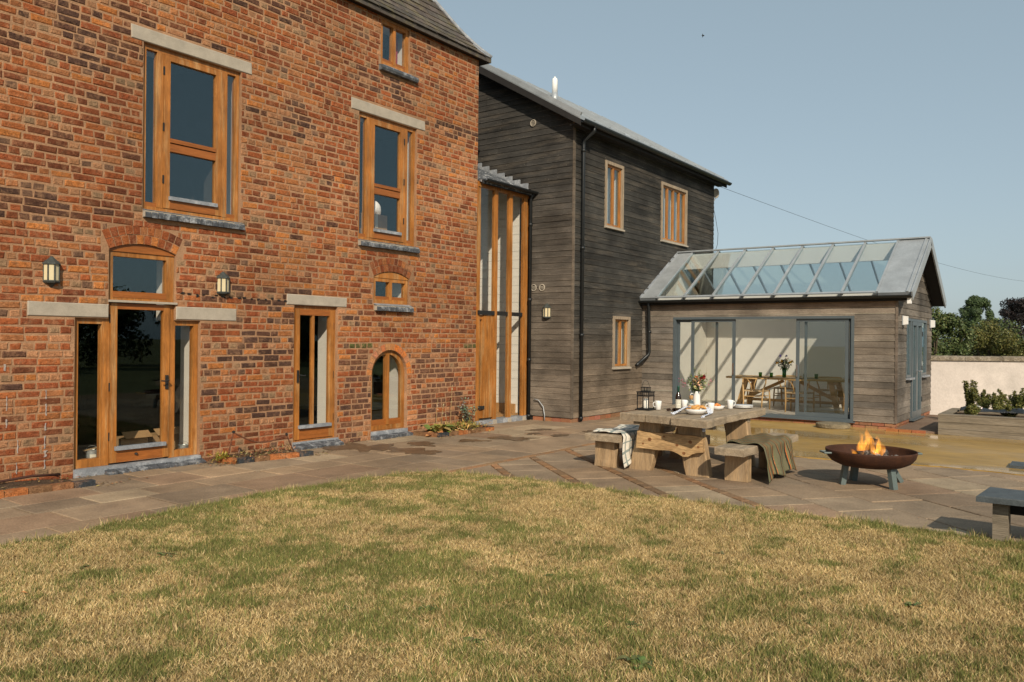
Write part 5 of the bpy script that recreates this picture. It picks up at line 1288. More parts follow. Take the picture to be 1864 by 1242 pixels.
bouquet('mixed_bouquet', (vx, vy, TZ + .205), .15, .27, bl, lin(104, 116, 66), 300, 'mixed bouquet of peach, cream and dark red flowers with pink sprays', 5,
        [(-.24, .16, lin(206, 92, 130)), (-.20, .14, lin(206, 92, 130)), (-.22, .10, lin(196, 96, 136)), (.22, .15, lin(214, 110, 146)), (.20, .18, lin(206, 92, 130)), (.19, .12, lin(214, 120, 150)), (-.03, .30, lin(120, 136, 80)), (.04, .29, lin(128, 140, 84)), (-.10, .26, lin(110, 124, 70)), (.12, .25, lin(150, 140, 90))])
random.seed(21)
# bread bowl, bread, napkin
cx, cy = onT(1266, 754)
tag(MB().lathe([(0, 0), (.075, 0), (.10, .010), (.128, .035), (.138, .062), (.134, .066), (.128, .060), (.118, .036), (.092, .016), (0, .012)], 32, (cx, cy, TZ)).build('bread_bowl', MT['ceramic'], None, smooth=True), 'round white bowl full of bread twists at the table edge', 'bowl')
MT['bread'] = mat('golden_bread', (.55, .27, .075), .6, .35, 18, bump=.25, tint2=(.70, .46, .20), t2scale=14, t2amt=.7)
for k in range(9):
    a = k * .75 + .2; r = .075 if k < 7 else .02; px_, py_ = cx + r * math.cos(a), cy + r * math.sin(a); d = random.uniform(0, PI); z = TZ + .062 + (.018 if k >= 6 else .0) + random.uniform(0, .012)
    pts = []; rr_ = []
    for i in range(9):
        s2 = (i - 4) / 4; pts.append((px_ + math.cos(d) * s2 * .062 - math.sin(d) * .02 * s2 * s2, py_ + math.sin(d) * s2 * .062 + math.cos(d) * .02 * s2 * s2, z + .012 * math.cos(s2 * 2))); rr_.append(.006 + .016 * (1 - s2 * s2) * (1 + .18 * math.sin(i * 2.4)))
    o = MB().tube(pts, rr_, 9).build('bread_twist', MT['bread'], None, smooth=True); tag(o, 'golden baked bread twist heaped in the white bowl', 'bread', 'bread twists in the white bowl')
def check(u, v): return lin(222, 224, 228) if (int(u * 36) + int(v * 22)) % 2 else (lin(84, 98, 128) if int(v * 22) % 2 == 0 else lin(190, 196, 208))
e0 = Vector((RC.x, RC.y, 0)).normalized()                         # picture-right along the table top
nrm_out = Vector((-1, -.12, 0)).normalized()
def nap(u, v):
    w_ = (v - .5) * .22 * (1 - .62 * u)
    b0 = Vector((cx, cy, TZ))
    # from under the bread, over the rim, across the table edge and down
    if u < .3: t = u / .3; p = b0 + e0 * (.08 + .085 * t) + Vector((0, 0, .082 - .02 * t * t)); 
    elif u < .55: t = (u - .3) / .25; p = b0 + e0 * (.165 + .035 * t) + nrm_out * (.06 * t) + Vector((0, 0, .062 - .052 * t))
    else: t = (u - .55) / .45; p = b0 + e0 * (.20 + .035 * t) + nrm_out * (.06 + .40 * min(1, t * 2.0)) + Vector((0, 0, .010 + (-.0 if t < .5 else -(t - .5) * .36)))
    s_ = Vector((-e0.y, e0.x, 0)) * .55 + e0 * .55
    return p + s_ * w_ + Vector((0, 0, .006 * math.sin(v * 11 + u * 6)))
def nap2(u, v):
    b0 = Vector((cx, cy, TZ)); w_ = (v - .5) * .20 * (1 - .45 * u)
    if u < .4: t = u / .4; p = b0 - e0 * (.07 + .085 * t) + Vector((0, 0, .082 - .02 * t * t))
    else: t = (u - .4) / .6; p = b0 - e0 * (.155 + .13 * t) + nrm_out * (.03 * t) + Vector((0, 0, .062 - .058 * min(1, t * 1.2)))
    return p + (Vector((-e0.y, e0.x, 0)) * .8) * w_ + Vector((0, 0, .006 + .008 * math.sin(v * 9 + u * 5)))
mb = MB(); mb.grid(nap, 44, 16, check); mb.grid(nap2, 30, 16, check); o = mb.build('checked_napkin', MT['cloth'], None, smooth=True, recalc=False)
tag(o, 'blue and white checked napkin lining the bread bowl, its corner over the table edge', 'napkin'); md = o.modifiers.new('thick', 'SOLIDIFY'); md.thickness = .003
# fruit bowl, plates, sunglasses, tongs board
fx_, fy_ = onT(1305, 746)
tag(MB().lathe([(0, 0), (.05, 0), (.075, .012), (.098, .05), (.095, .053), (.070, .018), (0, .012)], 28, (fx_, fy_, TZ)).build('fruit_bowl', MT['ceramic'], None, smooth=True), 'small white bowl of orange fruit in the middle of the table', 'bowl')
MT['orange'] = mat('apricot_skin', (.62, .22, .05), .5, .12, 30, bump=.03)
for k in range(6):
    a = k * 1.05; r = .045 if k < 5 else 0; tag(MB().lathe([(0, -.024), (.016, -.019), (.024, 0), (.016, .019), (0, .023)], 12, (fx_ + r * math.cos(a), fy_ + r * math.sin(a), TZ + .052 + (.012 if k == 5 else 0))).build('apricot', MT['orange'], None, smooth=True), 'small orange fruit in the white fruit bowl', 'fruit', 'fruit in the white bowl')
for k in range(3):
    tag(MB().lathe([(0, 0), (.085, 0), (.10, .004), (.135, .016), (.135, .019), (.10, .008), (0, .005)], 36, (*onT(1352, 743), TZ + k * .0125)).build('plate', MT['ceramic'], None, smooth=True), ['white plate at the bottom of the stack of three plates', 'white plate in the middle of the stack of three plates', 'white plate on top of the stack of three plates'][k], 'plate', 'white plates in a stack')
gx, gy = onT(1222, 749)
t = thing('sunglasses', (gx, gy, TZ), 'folded brown sunglasses lying beside the wine bottle', 'sunglasses')
MT['tortoise'] = mat('tortoiseshell', (.06, .025, .012), .3, .4, 40, bump=0, spec=.5)
for s_ in (-1, 1):
    c = [Vector((gx, gy, TZ + .022)) + e0 * (s_ * .034 + .026 * math.cos(q)) + Vector((0, 0, .019 * math.sin(q))) for q in [2 * PI * k / 14 for k in range(14)]]
    MB().tube(c, .0032, 6, closed=True).build('rim', MT['tortoise'], t); MB().prism([p + nrm_out * .001 for p in c], [p - nrm_out * .001 for p in c]).build('lens', MT['dark_glass'], t)
    a = Vector((gx, gy, TZ + .03)) + e0 * s_ * .06; MB().tube([a, a - nrm_out * .06 + e0 * s_ * .004, a - nrm_out * .13 - Vector((0, 0, .026))], .003, 6).build('temple', MT['tortoise'], t)
qx, qy = onT(1290, 741.5)
sb = MB(); sb.slab([(qx + .10, qy + .12), (qx - .08, qy + .10), (qx - .10, qy - .12), (qx + .08, qy - .10)], TZ, TZ + .018, .004); t = thing('serving_board', (qx, qy, TZ), 'small pale serving board with wire handles behind the fruit bowl', 'tray'); sb.build('board', MT['pale_wood'], t)
for (hx_, hy_) in ((qx - .07, qy + .03), (qx + .07, qy - .04)): MB().tube([Vector((hx_, hy_, TZ + .018)) + e0 * (.04 * math.cos(q)) + Vector((0, 0, .062 * math.sin(q))) for q in [PI * k / 10 for k in range(11)]], .0035, 6).build('wire_handle', MT['black_lacq'], t)

# ================================================================== fire bowl
_fc = G(1584, 883); fbx, fby = _fc.x, _fc.y; BZ = .043
fb = thing('fire_bowl', (fbx, fby, 0), 'wide rusty steel fire bowl on four grey-green splayed legs', 'fire bowl')
MB().lathe([(0, .165), (.24, .168), (.35, .185), (.44, .225), (.49, .28), (.507, .335), (.508, .358), (.500, .358), (.496, .335), (.480, .285), (.43, .235), (.34, .196), (.23, .18), (0, .177)], 64, (fbx, fby, BZ), .945, .945).build('bowl', MT['rust'], fb, smooth=True)
for px_, py_ in ((1533, 882), (1627, 892), (1638, 878), (1553, 874)):
    f = G(px_, py_); f = Vector((f.x, f.y, 0)); c = Vector((fbx, fby, 0)); d = (f - c); d = d.normalized()
    MB().beam(f, c + d * .27 + Vector((0, 0, .26)), .07, .055, up=(d.x, d.y, .3)).build('leg', MT['leg_steel'], fb)
for s_ in (-1, 1):
    a = Vector((fbx, fby, .368)) + e0 * s_ * .468; mb = MB(); q = Vector((-e0.y, e0.x, 0))
    mb.tube([a + q * .07, a + q * .07 + e0 * s_ * .075, a - q * .07 + e0 * s_ * .075, a - q * .07], .011, 8); mb.build('handle', MT['leg_steel'], fb)
MT['char'] = mat('charred_wood', (.03, .024, .02), .9, .5, 14, bump=.6, tint2=(.24, .22, .20), t2scale=9, t2amt=.9, dist=.01)
MT['ash'] = mat('ash', (.28, .26, .245), .95, .5, 22, bump=.6, tint2=(.04, .035, .03), t2scale=12, t2amt=.9, dist=.01)
def cpos(dx, dd, z): return Vector((fbx, fby, z + BZ)) + e0 * dx + Vector((FW.x, FW.y, 0)).normalized() * dd
logs = [((-.17, -.02, .29), (.20, .06, .31), .05, 'charred log lying flat across the fire bowl'), ((-.02, -.12, .25), (.10, .16, .33), .045, 'charred log leaning towards the rim of the fire bowl'), ((.0, .0, .27), (.06, .05, .47), .042, 'short charred log standing upright in the flames')]
for a, b, r, lab in logs:
    a, b = cpos(*a), cpos(*b); pts = [a + (b - a) * k / 6 for k in range(7)]; t = tag(MB().tube(pts, [r * random.uniform(.85, 1.12) for _ in range(7)], 9).build('firewood_log', MT['char'], None), lab, 'log', 'logs burning in the fire bowl')
em = MB()
for k in range(150):
    p = cpos(random.gauss(.09, .12), random.gauss(0, .11), .19); r2 = math.hypot(p.x - fbx, p.y - fby); p.z = BZ + .20 + r2 * r2 * .45 + random.uniform(0, .17) * max(0, 1 - r2 / .3); s_ = random.uniform(.015, .034)
    em.lathe([(0, -s_ * .7), (s_, -s_ * .3), (s_ * random.uniform(.6, 1), s_ * .4), (0, s_ * .7)], 5, p)
tag(em.build('embers', MT['ash'], None), 'grey ash and black embers heaped in the fire bowl', 'embers', kind='stuff')
def flame_mat():
    m = bpy.data.materials.new('flame'); m.use_nodes = True; n = m.node_tree.nodes; l = m.node_tree.links; n.clear()
    out = n.new('ShaderNodeOutputMaterial'); v = n.new('ShaderNodeVolumePrincipled'); v.inputs['Density'].default_value = 0.0
    tc = n.new('ShaderNodeTexCoord'); sp = n.new('ShaderNodeSeparateXYZ'); l.new(tc.outputs['Generated'], sp.inputs[0])
    cr = n.new('ShaderNodeValToRGB'); e = cr.color_ramp.elements; e[0].position = 0; e[0].color = (1, .30, .025, 1); e[1].position = 1; e[1].color = (1, .17, .01, 1); q = e.new(.45); q.color = (1, .38, .04, 1)
    l.new(sp.outputs['Z'], cr.inputs[0]); l.new(cr.outputs[0], v.inputs['Emission Color'])
    nz = n.new('ShaderNodeTexNoise'); nz.inputs['Scale'].default_value = 22; nz.inputs['Detail'].default_value = 3; mp = n.new('ShaderNodeMapping'); mp.inputs['Scale'].default_value = (1.6, 1.6, .55); l.new(tc.outputs['Object'], mp.inputs[0]); l.new(mp.outputs[0], nz.inputs['Vector'])
    r = n.new('ShaderNodeMapRange'); r.inputs['From Min'].default_value = .36; r.inputs['From Max'].default_value = .62; r.inputs['To Min'].default_value = 0.5; r.inputs['To Max'].default_value = 16; l.new(nz.outputs['Fac'], r.inputs['Value'])
    fz = n.new('ShaderNodeMapRange'); fz.inputs['From Min'].default_value = .35; fz.inputs['From Max'].default_value = 1.0; fz.inputs['To Min'].default_value = 1; fz.inputs['To Max'].default_value = .12; l.new(sp.outputs['Z'], fz.inputs['Value'])
    mu = n.new('ShaderNodeMath'); mu.operation = 'MULTIPLY'; l.new(r.outputs[0], mu.inputs[0]); l.new(fz.outputs[0], mu.inputs[1]); l.new(mu.outputs[0], v.inputs['Emission Strength']); l.new(v.outputs[0], out.inputs['Volume'])
    return m
MT['flame'] = flame_mat()
fire = thing('fire', (fbx, fby, .24), 'orange flames rising from the logs in the fire bowl', 'fire')
for dx, dd, z0, h, r, sway in ((-.06, .03, .26, .40, .062, -.08), (.01, .02, .28, .42, .062, -.05), (.085, .03, .27, .34, .066, -.03), (.10, -.01, .27, .22, .050, .02), (-.19, -.02, .25, .17, .036, -.06), (-.10, -.05, .25, .16, .030, -.02), (-.14, .03, .25, .12, .028, .0), (.03, -.04, .27, .22, .044, -.02)):
    pts = []; rs_ = []
    for k in range(15):
        t = k / 14; pts.append(cpos(dx + sway * t + .018 * math.sin(t * 7 + dx * 40), dd + .012 * math.sin(t * 6 + 2), z0 + h * t)); rs_.append(max(.0015, (.72 + .56 * vnoise(t * 6 + dx * 50, dd * 40 + 3)) * r * (math.sin(PI * min(1, t * 1.15 + .14)) ** .8 if t * 1.15 + .14 < 1 else 0.02) * (1 - .35 * t)))
    MB().tube(pts, rs_, 10).build('flame', MT['flame'], fire, smooth=True)
# dark low bench at the lawn edge
lbn = thing('slate_bench', (8.0, -9.1, 0), 'low bench with a dark slate-grey top at the lawn edge', 'bench')
MT['dark_top'] = mat('dark_painted_board', (.062, .072, .076), .6, .25, 6, bump=.15, tint2=(.11, .12, .12), t2scale=4)
MB().slab([(7.42, -8.46), (7.46, -9.9), (7.86, -9.92), (7.95, -8.50)][::-1], .335, .385, .008).build('top', MT['dark_top'], lbn)
for y_ in (-8.62, -9.75):
    MB().box(7.55, y_ - .055, 0, 7.65, y_ + .055, .334).build('leg', MT['sleeper'], lbn); MB().box(7.76, y_ - .05, 0, 7.84, y_ + .05, .334).build('leg', MT['sleeper'], lbn)
MB().box(7.78, -9.85, .20, 7.81, -8.55, .333).build('apron', MT['soffit'], lbn)
# millstone by the sliding doors
MT['millstone'] = mat('mossy_millstone', (.22, .18, .115), .95, .35, 9, bump=.6, fine=40, dist=.01)
mx_, my_ = 15.60, -5.25
tag(MB().lathe([(0, .012), (.29, .012), (.305, .03), (.305, .085), (.29, .10), (.10, .105), (0, .10)], 30, (mx_, my_, 0)).build('millstone', MT['millstone'], None), 'flat round stone lying in front of the sliding doors', 'stone')
tag(MB().box(12.1, -8.75, .012, 12.55, -8.33, .05).build('drain_cover', MT['dark_top'], None), 'dark grey flat cover lying on the wet ochre ground', 'cover')
# ================================================================== brick-edged beds along the house
def bed(label, pts, soil_poly, loc, blue=()):
    t = thing('flower_bed', loc, label, 'flower bed'); idx = 0
    sb = MB(); n = len(soil_poly)
    # lumpy soil
    cx = sum(p[0] for p in soil_poly) / n; cy = sum(p[1] for p in soil_poly) / n
    rings = []
    for k, s_ in enumerate((1, .8, .55, .25)):
        rings.append([(cx + (x - cx) * s_, cy + (y - cy) * s_, (.0 if k == 0 else .045) + (random.uniform(-.012, .02) if k else 0)) for x, y in soil_poly])
    o = [p for r in rings for p in r]; fs = [(k * n + i, k * n + (i + 1) % n, (k + 1) * n + (i + 1) % n, (k + 1) * n + i) for k in range(3) for i in range(n)] + [tuple(3 * n + i for i in range(n))]
    sb.add(o, fs).build('soil', MT['soil'], t, recalc=False)
    for (a, b) in zip(pts[:-1], pts[1:]):
        a = Vector((*a, 0)); b = Vector((*b, 0)); L = (b - a).length; d = (b - a).normalized(); q = Vector((-d.y, d.x, 0)); m_ = max(1, round(L / .222))
        for k in range(m_):
            p0 = a + d * (L * k / m_ + .004); p1 = a + d * (L * (k + 1) / m_ - .004); j = random.uniform(-.006, .006); h = .062 + random.uniform(-.006, .006)
            isb = idx in blue; c = lin(64, 68, 72) if isb else random.choice([lin(158, 104, 66), lin(146, 102, 70), lin(170, 106, 62), lin(128, 96, 68), lin(178, 110, 64)]); mb = MB(tuple(v * .8 for v in c))
            o = [p0 - q * .05 + q * j, p1 - q * .05 + q * j, p1 + q * .05 + q * j, p0 + q * .05 + q * j]
            mb.hexa([v + Vector((0, 0, -.02)) for v in o] + [v + Vector((0, 0, h)) for v in o]).build('edging_brick', MT['brick'], t); idx += 1
    return t
bed('bare soil bed edged with old bricks beside the main door', [(1.6, -.52), (4.22, -.60)], [(1.6, -.01), (2.5, -.01), (3.4, -.01), (4.2, -.02), (4.2, -.55), (3.4, -.53), (2.5, -.5), (1.6, -.48)], (3, -.3, 0), blue=(11,))
bed('dry soil bed edged with bricks between the main door and glazed door', [(6.0, -.20), (6.06, -.48), (7.14, -.62)], [(5.95, -.02), (6.6, -.01), (7.2, -.02), (7.12, -.56), (6.6, -.50), (6.1, -.42)], (6.6, -.3, 0), blue=(1, 5))
bed('brick-edged bed of leafy plants below the corner of the brick house', [(9.70, -.12), (9.72, -.60), (11.10, -.66), (11.14, -.28)], [(9.72, -.02), (10.4, -.01), (11.08, -.02), (11.08, -.6), (10.4, -.57), (9.78, -.54)], (10.4, -.3, 0), blue=(2, 8))
# sagging rusty wire between two short rods
t = thing('rope_barrier', (6.5, -.3, 0), 'rusty rod and sagging cord barrier in the bed beside the main door', 'barrier')
MT['rusty'] = mat('rusty_iron', (.14, .055, .028), .85, .4, 30, bump=.3)
for a, b in (((6.03, -.30, .0), (6.12, -.32, .375)), ((7.10, -.30, .0), (6.95, -.32, .27))): MB().tube([a, b], .009, 6).build('rod', MT['rusty'], t)
MB().tube([(6.12 + .83 * k / 12, -.32, .375 - .105 * k / 12 - .115 * math.sin(PI * k / 12)) for k in range(13)], .010, 7).build('cord', MT['rusty'], t, smooth=True)
for p in ((6.12, -.32, .38), (6.95, -.32, .275)): MB().lathe([(0, -.02), (.018, -.01), (.02, .01), (0, .022)], 8, p).build('knob', MT['iron'], t)
MT['hose'] = mat('brown_hose', (.07, .03, .02), .6, .2, 20, bump=0)
tag(MB().tube([(1.7, -.20, .07), (2.6, -.26, .08), (3.3, -.20, .085), (3.8, -.13, .10), (4.1, -.10, .075)], .014, 8).build('hose_pipe', MT['hose'], None, smooth=True), 'thin brown hose lying along the wall in the bare soil bed', 'hose')
tag(MB().tube([(13.06, -.19, .42), (13.06, -.30, .40), (13.05, -.42, .28), (13.04, -.46, .12), (13.03, -.47, .01)], .010, 7).build('garden_tap_hose', MT['zinc'], None, smooth=True), 'thin grey hose curving down beside the downpipe of the timber gable', 'hose')

# plants
def leafy(mb, base, n, L, wd, spread, cols, arch_=.5, up=.9):
    """big arching leaves from a crown"""
    b = Vector(base)
    for k in range(n):
        a = random.uniform(0, 2 * PI); el = random.uniform(.35, up); d = Vector((math.cos(a) * (1 - el * .6), math.sin(a) * (1 - el * .6), el)).normalized(); l_ = L * random.uniform(.6, 1.15); w_ = wd * random.uniform(.7, 1.1)
        s_ = d.cross(Vector((0, 0, 1))).normalized(); mb.col = tuple(v * random.uniform(.75, 1.2) for v in random.choice(cols)); p = b + Vector((random.uniform(-spread, spread), random.uniform(-spread, spread), 0)); prev = None; N_ = 6
        for i in range(N_ + 1):
            t = i / N_; c = p + d * l_ * t + Vector((0, 0, -arch_ * l_ * t * t)); c.z = max(c.z, .015); hw = w_ / 2 * math.sin(PI * min(.98, .06 + t * .94)) ** .7
            cur = (c - s_ * hw + Vector((0, 0, hw * .4)), c, c + s_ * hw + Vector((0, 0, hw * .4)))
            if prev: mb.add([prev[0], prev[1], prev[2], cur[0], cur[1], cur[2]], [(0, 1, 4, 3), (1, 2, 5, 4)])
            prev = cur
GREENS = [lin(128, 132, 62), lin(108, 120, 56), lin(150, 142, 78)]; DRY = [lin(204, 176, 120), lin(186, 150, 96), lin(214, 190, 140)]
t = thing('hosta_plant', (10.0, -.38, .04), 'broad-leaved plant with yellowing leaves and dry flower spikes in the brick-edged bed', 'plant')
mb = MB(); leafy(mb, (9.95, -.42, .04), 20, .34, .15, .10, GREENS, .55); leafy(mb, (10.12, -.40, .04), 16, .30, .14, .10, GREENS, .5); leafy(mb, (9.85, -.48, .04), 5, .28, .14, .04, DRY, .8, .6); leafy(mb, (10.25, -.52, .04), 10, .20, .10, .12, DRY, .7, .6); mb.build('leaves', MT['leaf'], t, recalc=False, smooth=True)
for (x, y, h) in ((9.98, -.34, .60), (10.12, -.34, .52), (10.18, -.40, .34), (10.42, -.28, .80)):
    f = MB(lin(150, 128, 86)); e = Vector((x + random.uniform(-.04, .06), y, h)); f.tube([(x, y, .05), (x + .01, y, h * .5), e], .004, 5)
    for k in range(24):
        q = random.uniform(.62, 1); f.col = tuple(v * random.uniform(.8, 1.1) for v in lin(206, 190, 160)); leafq(f, Vector((x, y, .05)) + (e - Vector((x, y, .05))) * q, rnd_dir(.2), .026, .016)
    f.build('flower_spike', MT['leaf'], t, recalc=False)
def tuft(name, x, y, n, L, cols, label, spread=.15, cat='plant'):
    mb = MB()
    for k in range(n):
        px_, py_ = x + random.gauss(0, spread), y + random.gauss(0, spread * .5); d = rnd_dir(.75); mb.col = tuple(v * random.uniform(.7, 1.2) for v in random.choice(cols)); leafq(mb, (px_, py_, .04 + random.uniform(0, L * .5)), d, L * random.uniform(.3, .8), .012 + L * .05)
    return tag(mb.build(name, MT['leaf'], None, recalc=False), label, cat)
tuft('dry_plant', 10.62, -.36, 900, .16, [lin(168, 142, 78), lin(140, 124, 66), lin(120, 116, 58), lin(188, 158, 96)], 'dry yellow-brown ground cover filling the brick-edged bed', .22)
tag(tuft('yellow_plant', 5.98, -.30, 160, .12, [lin(178, 160, 62), lin(132, 130, 52), lin(150, 120, 60)], 'small yellowing plant at the foot of the rusty rod', .05), kind='stuff')
tag(tuft('dead_stalks', 6.55, -.32, 420, .10, [lin(122, 96, 68), lin(92, 74, 54), lin(150, 122, 84)], 'flattened dead stalks in the dry bed under the cord', .26), kind='stuff')
t = thing('grey_leaved_shrub', (10.98, -.25, .04), 'small grey-green leaved shrub against the corner of the brick house', 'shrub')
mb = MB(lin(96, 84, 62)); lv = MB()
for k in range(9):
    p = Vector((10.92 + random.uniform(-.05, .05), -.25, .04)); e = p + Vector((random.uniform(-.22, .14), random.uniform(-.2, .05), random.uniform(.25, .55))); mb.tube([p, (p + e) / 2 + Vector((0, 0, .03)), e], .005, 5)
    for i in range(30): lv.col = tuple(v * random.uniform(.7, 1.2) for v in lin(128, 138, 116)); leafq(lv, p + (e - p) * random.uniform(.35, 1.05) + Vector((random.gauss(0, .03), random.gauss(0, .03), random.gauss(0, .03))), rnd_dir(.5), .045, .034)
mb.build('stem', MT['bark'], t); lv.build('foliage', MT['leaf'], t, recalc=False)

# puddles of water on the slabs
def pud_mat():
    m = mat('wet_stone', (.115, .078, .047), .38, .35, 6, bump=.1, fine=30, spec=.4); return m
MT['puddle'] = pud_mat()
for (px_, py_, wd, ht) in ((663, 815, 100, 13), (753, 823, 80, 9), (768, 809, 54, 6), (862, 803, 46, 6), (932, 799, 74, 6), (972, 790, 30, 3), (1020, 793, 26, 3), (985, 783, 40, 3), (1080, 786, 40, 3)):
    pts = []
    for k in range(26):
        a = 2 * PI * k / 26; r = .25 + 1.5 * vnoise(px_ * .7 + math.cos(a) * 2.6 + 9, py_ * .3 + math.sin(a) * 2.6); g = G(px_ + wd / 2 * r * math.cos(a), py_ + ht / 2 * r * math.sin(a)); pts.append((g.x, g.y))
    tag(MB().slab(pts, .003, .0085).build('puddle', MT['puddle'], None), 'shallow dark puddle on the stone slabs near the house', 'puddle', 'puddles on the paving')
    if px_ == 663: bpy.data.objects['puddle']['label'] = 'broad dark puddle at the wall foot between glazed door and arched door'

# ================================================================== things behind the windows
MT['tin'] = mat('tin_plate', (.42, .45, .44), .4, .15, 12, bump=.05, metal=.6)
MT['card'] = mat('cardboard', (.36, .225, .11), .85, .12, 6, bump=.05)
def paint_tin(x, y, z, r, h, label):
    t = thing('paint_tin', (x, y, z), label, 'paint tin')
    MB().lathe([(0, 0), (r, 0), (r, h), (r + .004, h), (r + .004, h + .008), (r - .008, h + .008), (r - .01, h), (0, h - .002)], 24, (x, y, z)).build('can', MT['tin'], t, smooth=False)
    ca_ = math.atan2(CAM.y - y, CAM.x - x) + .1; o = [(x + (r + .002) * math.cos(ca_ + a), y + (r + .002) * math.sin(ca_ + a), z + zz) for a in [-.45 + .9 * k / 8 for k in range(9)] for zz in (h * .12, h * .8)]
    MB().add(o, [(2 * k, 2 * k + 2, 2 * k + 3, 2 * k + 1) for k in range(8)]).build('paper_label', MT['paper'], t, recalc=False)
    MB().tube([(x + (r + .004) * math.cos(a) * math.sin(YAW), y - (r + .004) * math.cos(a) * math.cos(YAW), z + h * .9 + r * 1.0 * math.sin(a)) for a in [PI * k / 14 for k in range(15)]], .0025, 5).build('wire_handle', MT['tin'], t)
MB()
sh = MB(); sh.box(4.30, .17, .06, 5.83, .44, .10); 
paint_tin(4.62, .26, .061, .075, .19, 'tall paint tin with paper label and wire handle inside the side light')
paint_tin(5.78, .26, .061, .07, .13, 'short paint tin with wire handle inside the side light next to the plastered reveal')
t = thing('paint_brush', (4.60, .24, .27), 'wooden handled brush lying across the tall paint tin', 'brush'); MB().beam((4.50, .22, .262), (4.68, .28, .275), .022, .012).build('handle', MT['pale_wood'], t); MB().beam((4.69, .284, .276), (4.74, .30, .28), .04, .014).build('bristles', MT['char'], t)
for (x0, y0, x1, y1, h, lab) in ((5.15, .62, 5.5, .95, .26, 'open cardboard box on the floor behind the main door, beside the paler box'), (5.56, .60, 5.92, .92, .27, 'closed cardboard box on the floor just inside the main door')):
    t = thing('cardboard_box', ((x0 + x1) / 2, (y0 + y1) / 2, .04), lab, 'box', 'cardboard boxes inside the main door'); MB().box(x0, y0, .041, x1, y1, .04 + h).build('body', MT['card'], t); MB().beam((x0, y0 - .06, .04 + h + .05), (x1, y0 - .06, .04 + h + .05), .14, .005, up=(0, -.5, .8)).build('flap', MT['card'], t)
for (x0, y0, z0, x1, y1, z1, lab) in ((9.0, .50, 2.95, 9.75, .95, 3.40, 'lower cardboard box of two stacked behind the upper bedroom window'), (9.15, .52, 3.402, 9.65, .9, 3.68, 'upper cardboard box of two stacked behind the upper bedroom window')):
    t = thing('cardboard_box', ((x0 + x1) / 2, (y0 + y1) / 2, z0), lab, 'box'); MB().box(x0, y0, z0, x1, y1, z1).build('body', MT['card'], t); MB().box((x0 + x1) / 2 - .03, y0 - .002, z0 + .05, (x0 + x1) / 2 + .03, y0 - .0005, z1).build('tape', MT['paper'], t)
tag(MB().grid(lambda u, v: (9.52 + .13 * math.cos(2 * PI * u) * math.sin(PI * v) * (1 + .2 * math.sin(9 * v)), .70 + .12 * math.sin(2 * PI * u) * math.sin(PI * v), 3.80 - .12 * math.cos(PI * v) + .02 * math.sin(u * 20)), 20, 12).build('white_towel', MT['cloth'], None, smooth=True, recalc=False), 'crumpled white towel on the stacked boxes behind the upper window', 'towel')
mb = MB(lin(150, 60, 62)); mb.grid(lambda u, v: (9.47 + .14 * u - .10 * v * (1 - u), .26 + .02 * math.sin(u * 14), 6.66 - .62 * v), 24, 10); o = mb.build('red_curtain', MT['cloth'], None, smooth=True, recalc=False); tag(o, 'dull red curtain gathered behind the attic window', 'curtain'); md = o.modifiers.new('thick', 'SOLIDIFY'); md.thickness = .006

# ================================================================== dining set in the garden room
MT['table_oak'] = mat('dining_oak', (.44, .27, .115), .5, .25, 3, (6, .9, 6), bump=.1, fine=20)
DZ = .10
dt = thing('dining_table', (18.2, -3.68, DZ), 'long pale oak dining table on splayed legs inside the garden room', 'table')
MB().slab([(17.76, -2.32), (17.76, -5.02), (18.66, -5.02), (18.66, -2.32)][::-1], .765, .81, .006).build('top', MT['table_oak'], dt)
for yb, yt in ((-2.58, -2.74), (-4.76, -4.60)):
    for xb, xt in ((17.86, 17.93), (18.56, 18.49)): MB().beam((xb, yb, DZ), (xt, yt, .765), .085, .10, up=(0, 1, 0)).build('leg', MT['table_oak'], dt)
    MB().beam((17.9, yt, .72), (18.52, yt, .72), .06, .08).build('rail', MT['table_oak'], dt); MB().beam((17.88, (yb * 2 + yt) / 3, .30), (18.54, (yb * 2 + yt) / 3, .30), .05, .07).build('rail', MT['table_oak'], dt)
MB().beam((18.2, -2.66, .32), (18.2, -3.5, .73), .05, .07).build('brace', MT['table_oak'], dt); MB().beam((18.2, -4.68, .32), (18.2, -3.86, .73), .05, .07).build('brace', MT['table_oak'], dt)
MB().beam((18.2, -2.7, .28), (18.2, -4.64, .28), .05, .06).build('stretcher', MT['table_oak'], dt)
MT['chair_oak'] = mat('chair_oak', (.46, .29, .125), .5, .2, 4, (5, 5, 1), bump=.05)
MT['cord'] = mat('paper_cord', (.42, .30, .17), .85, .2, 60, bump=.3)
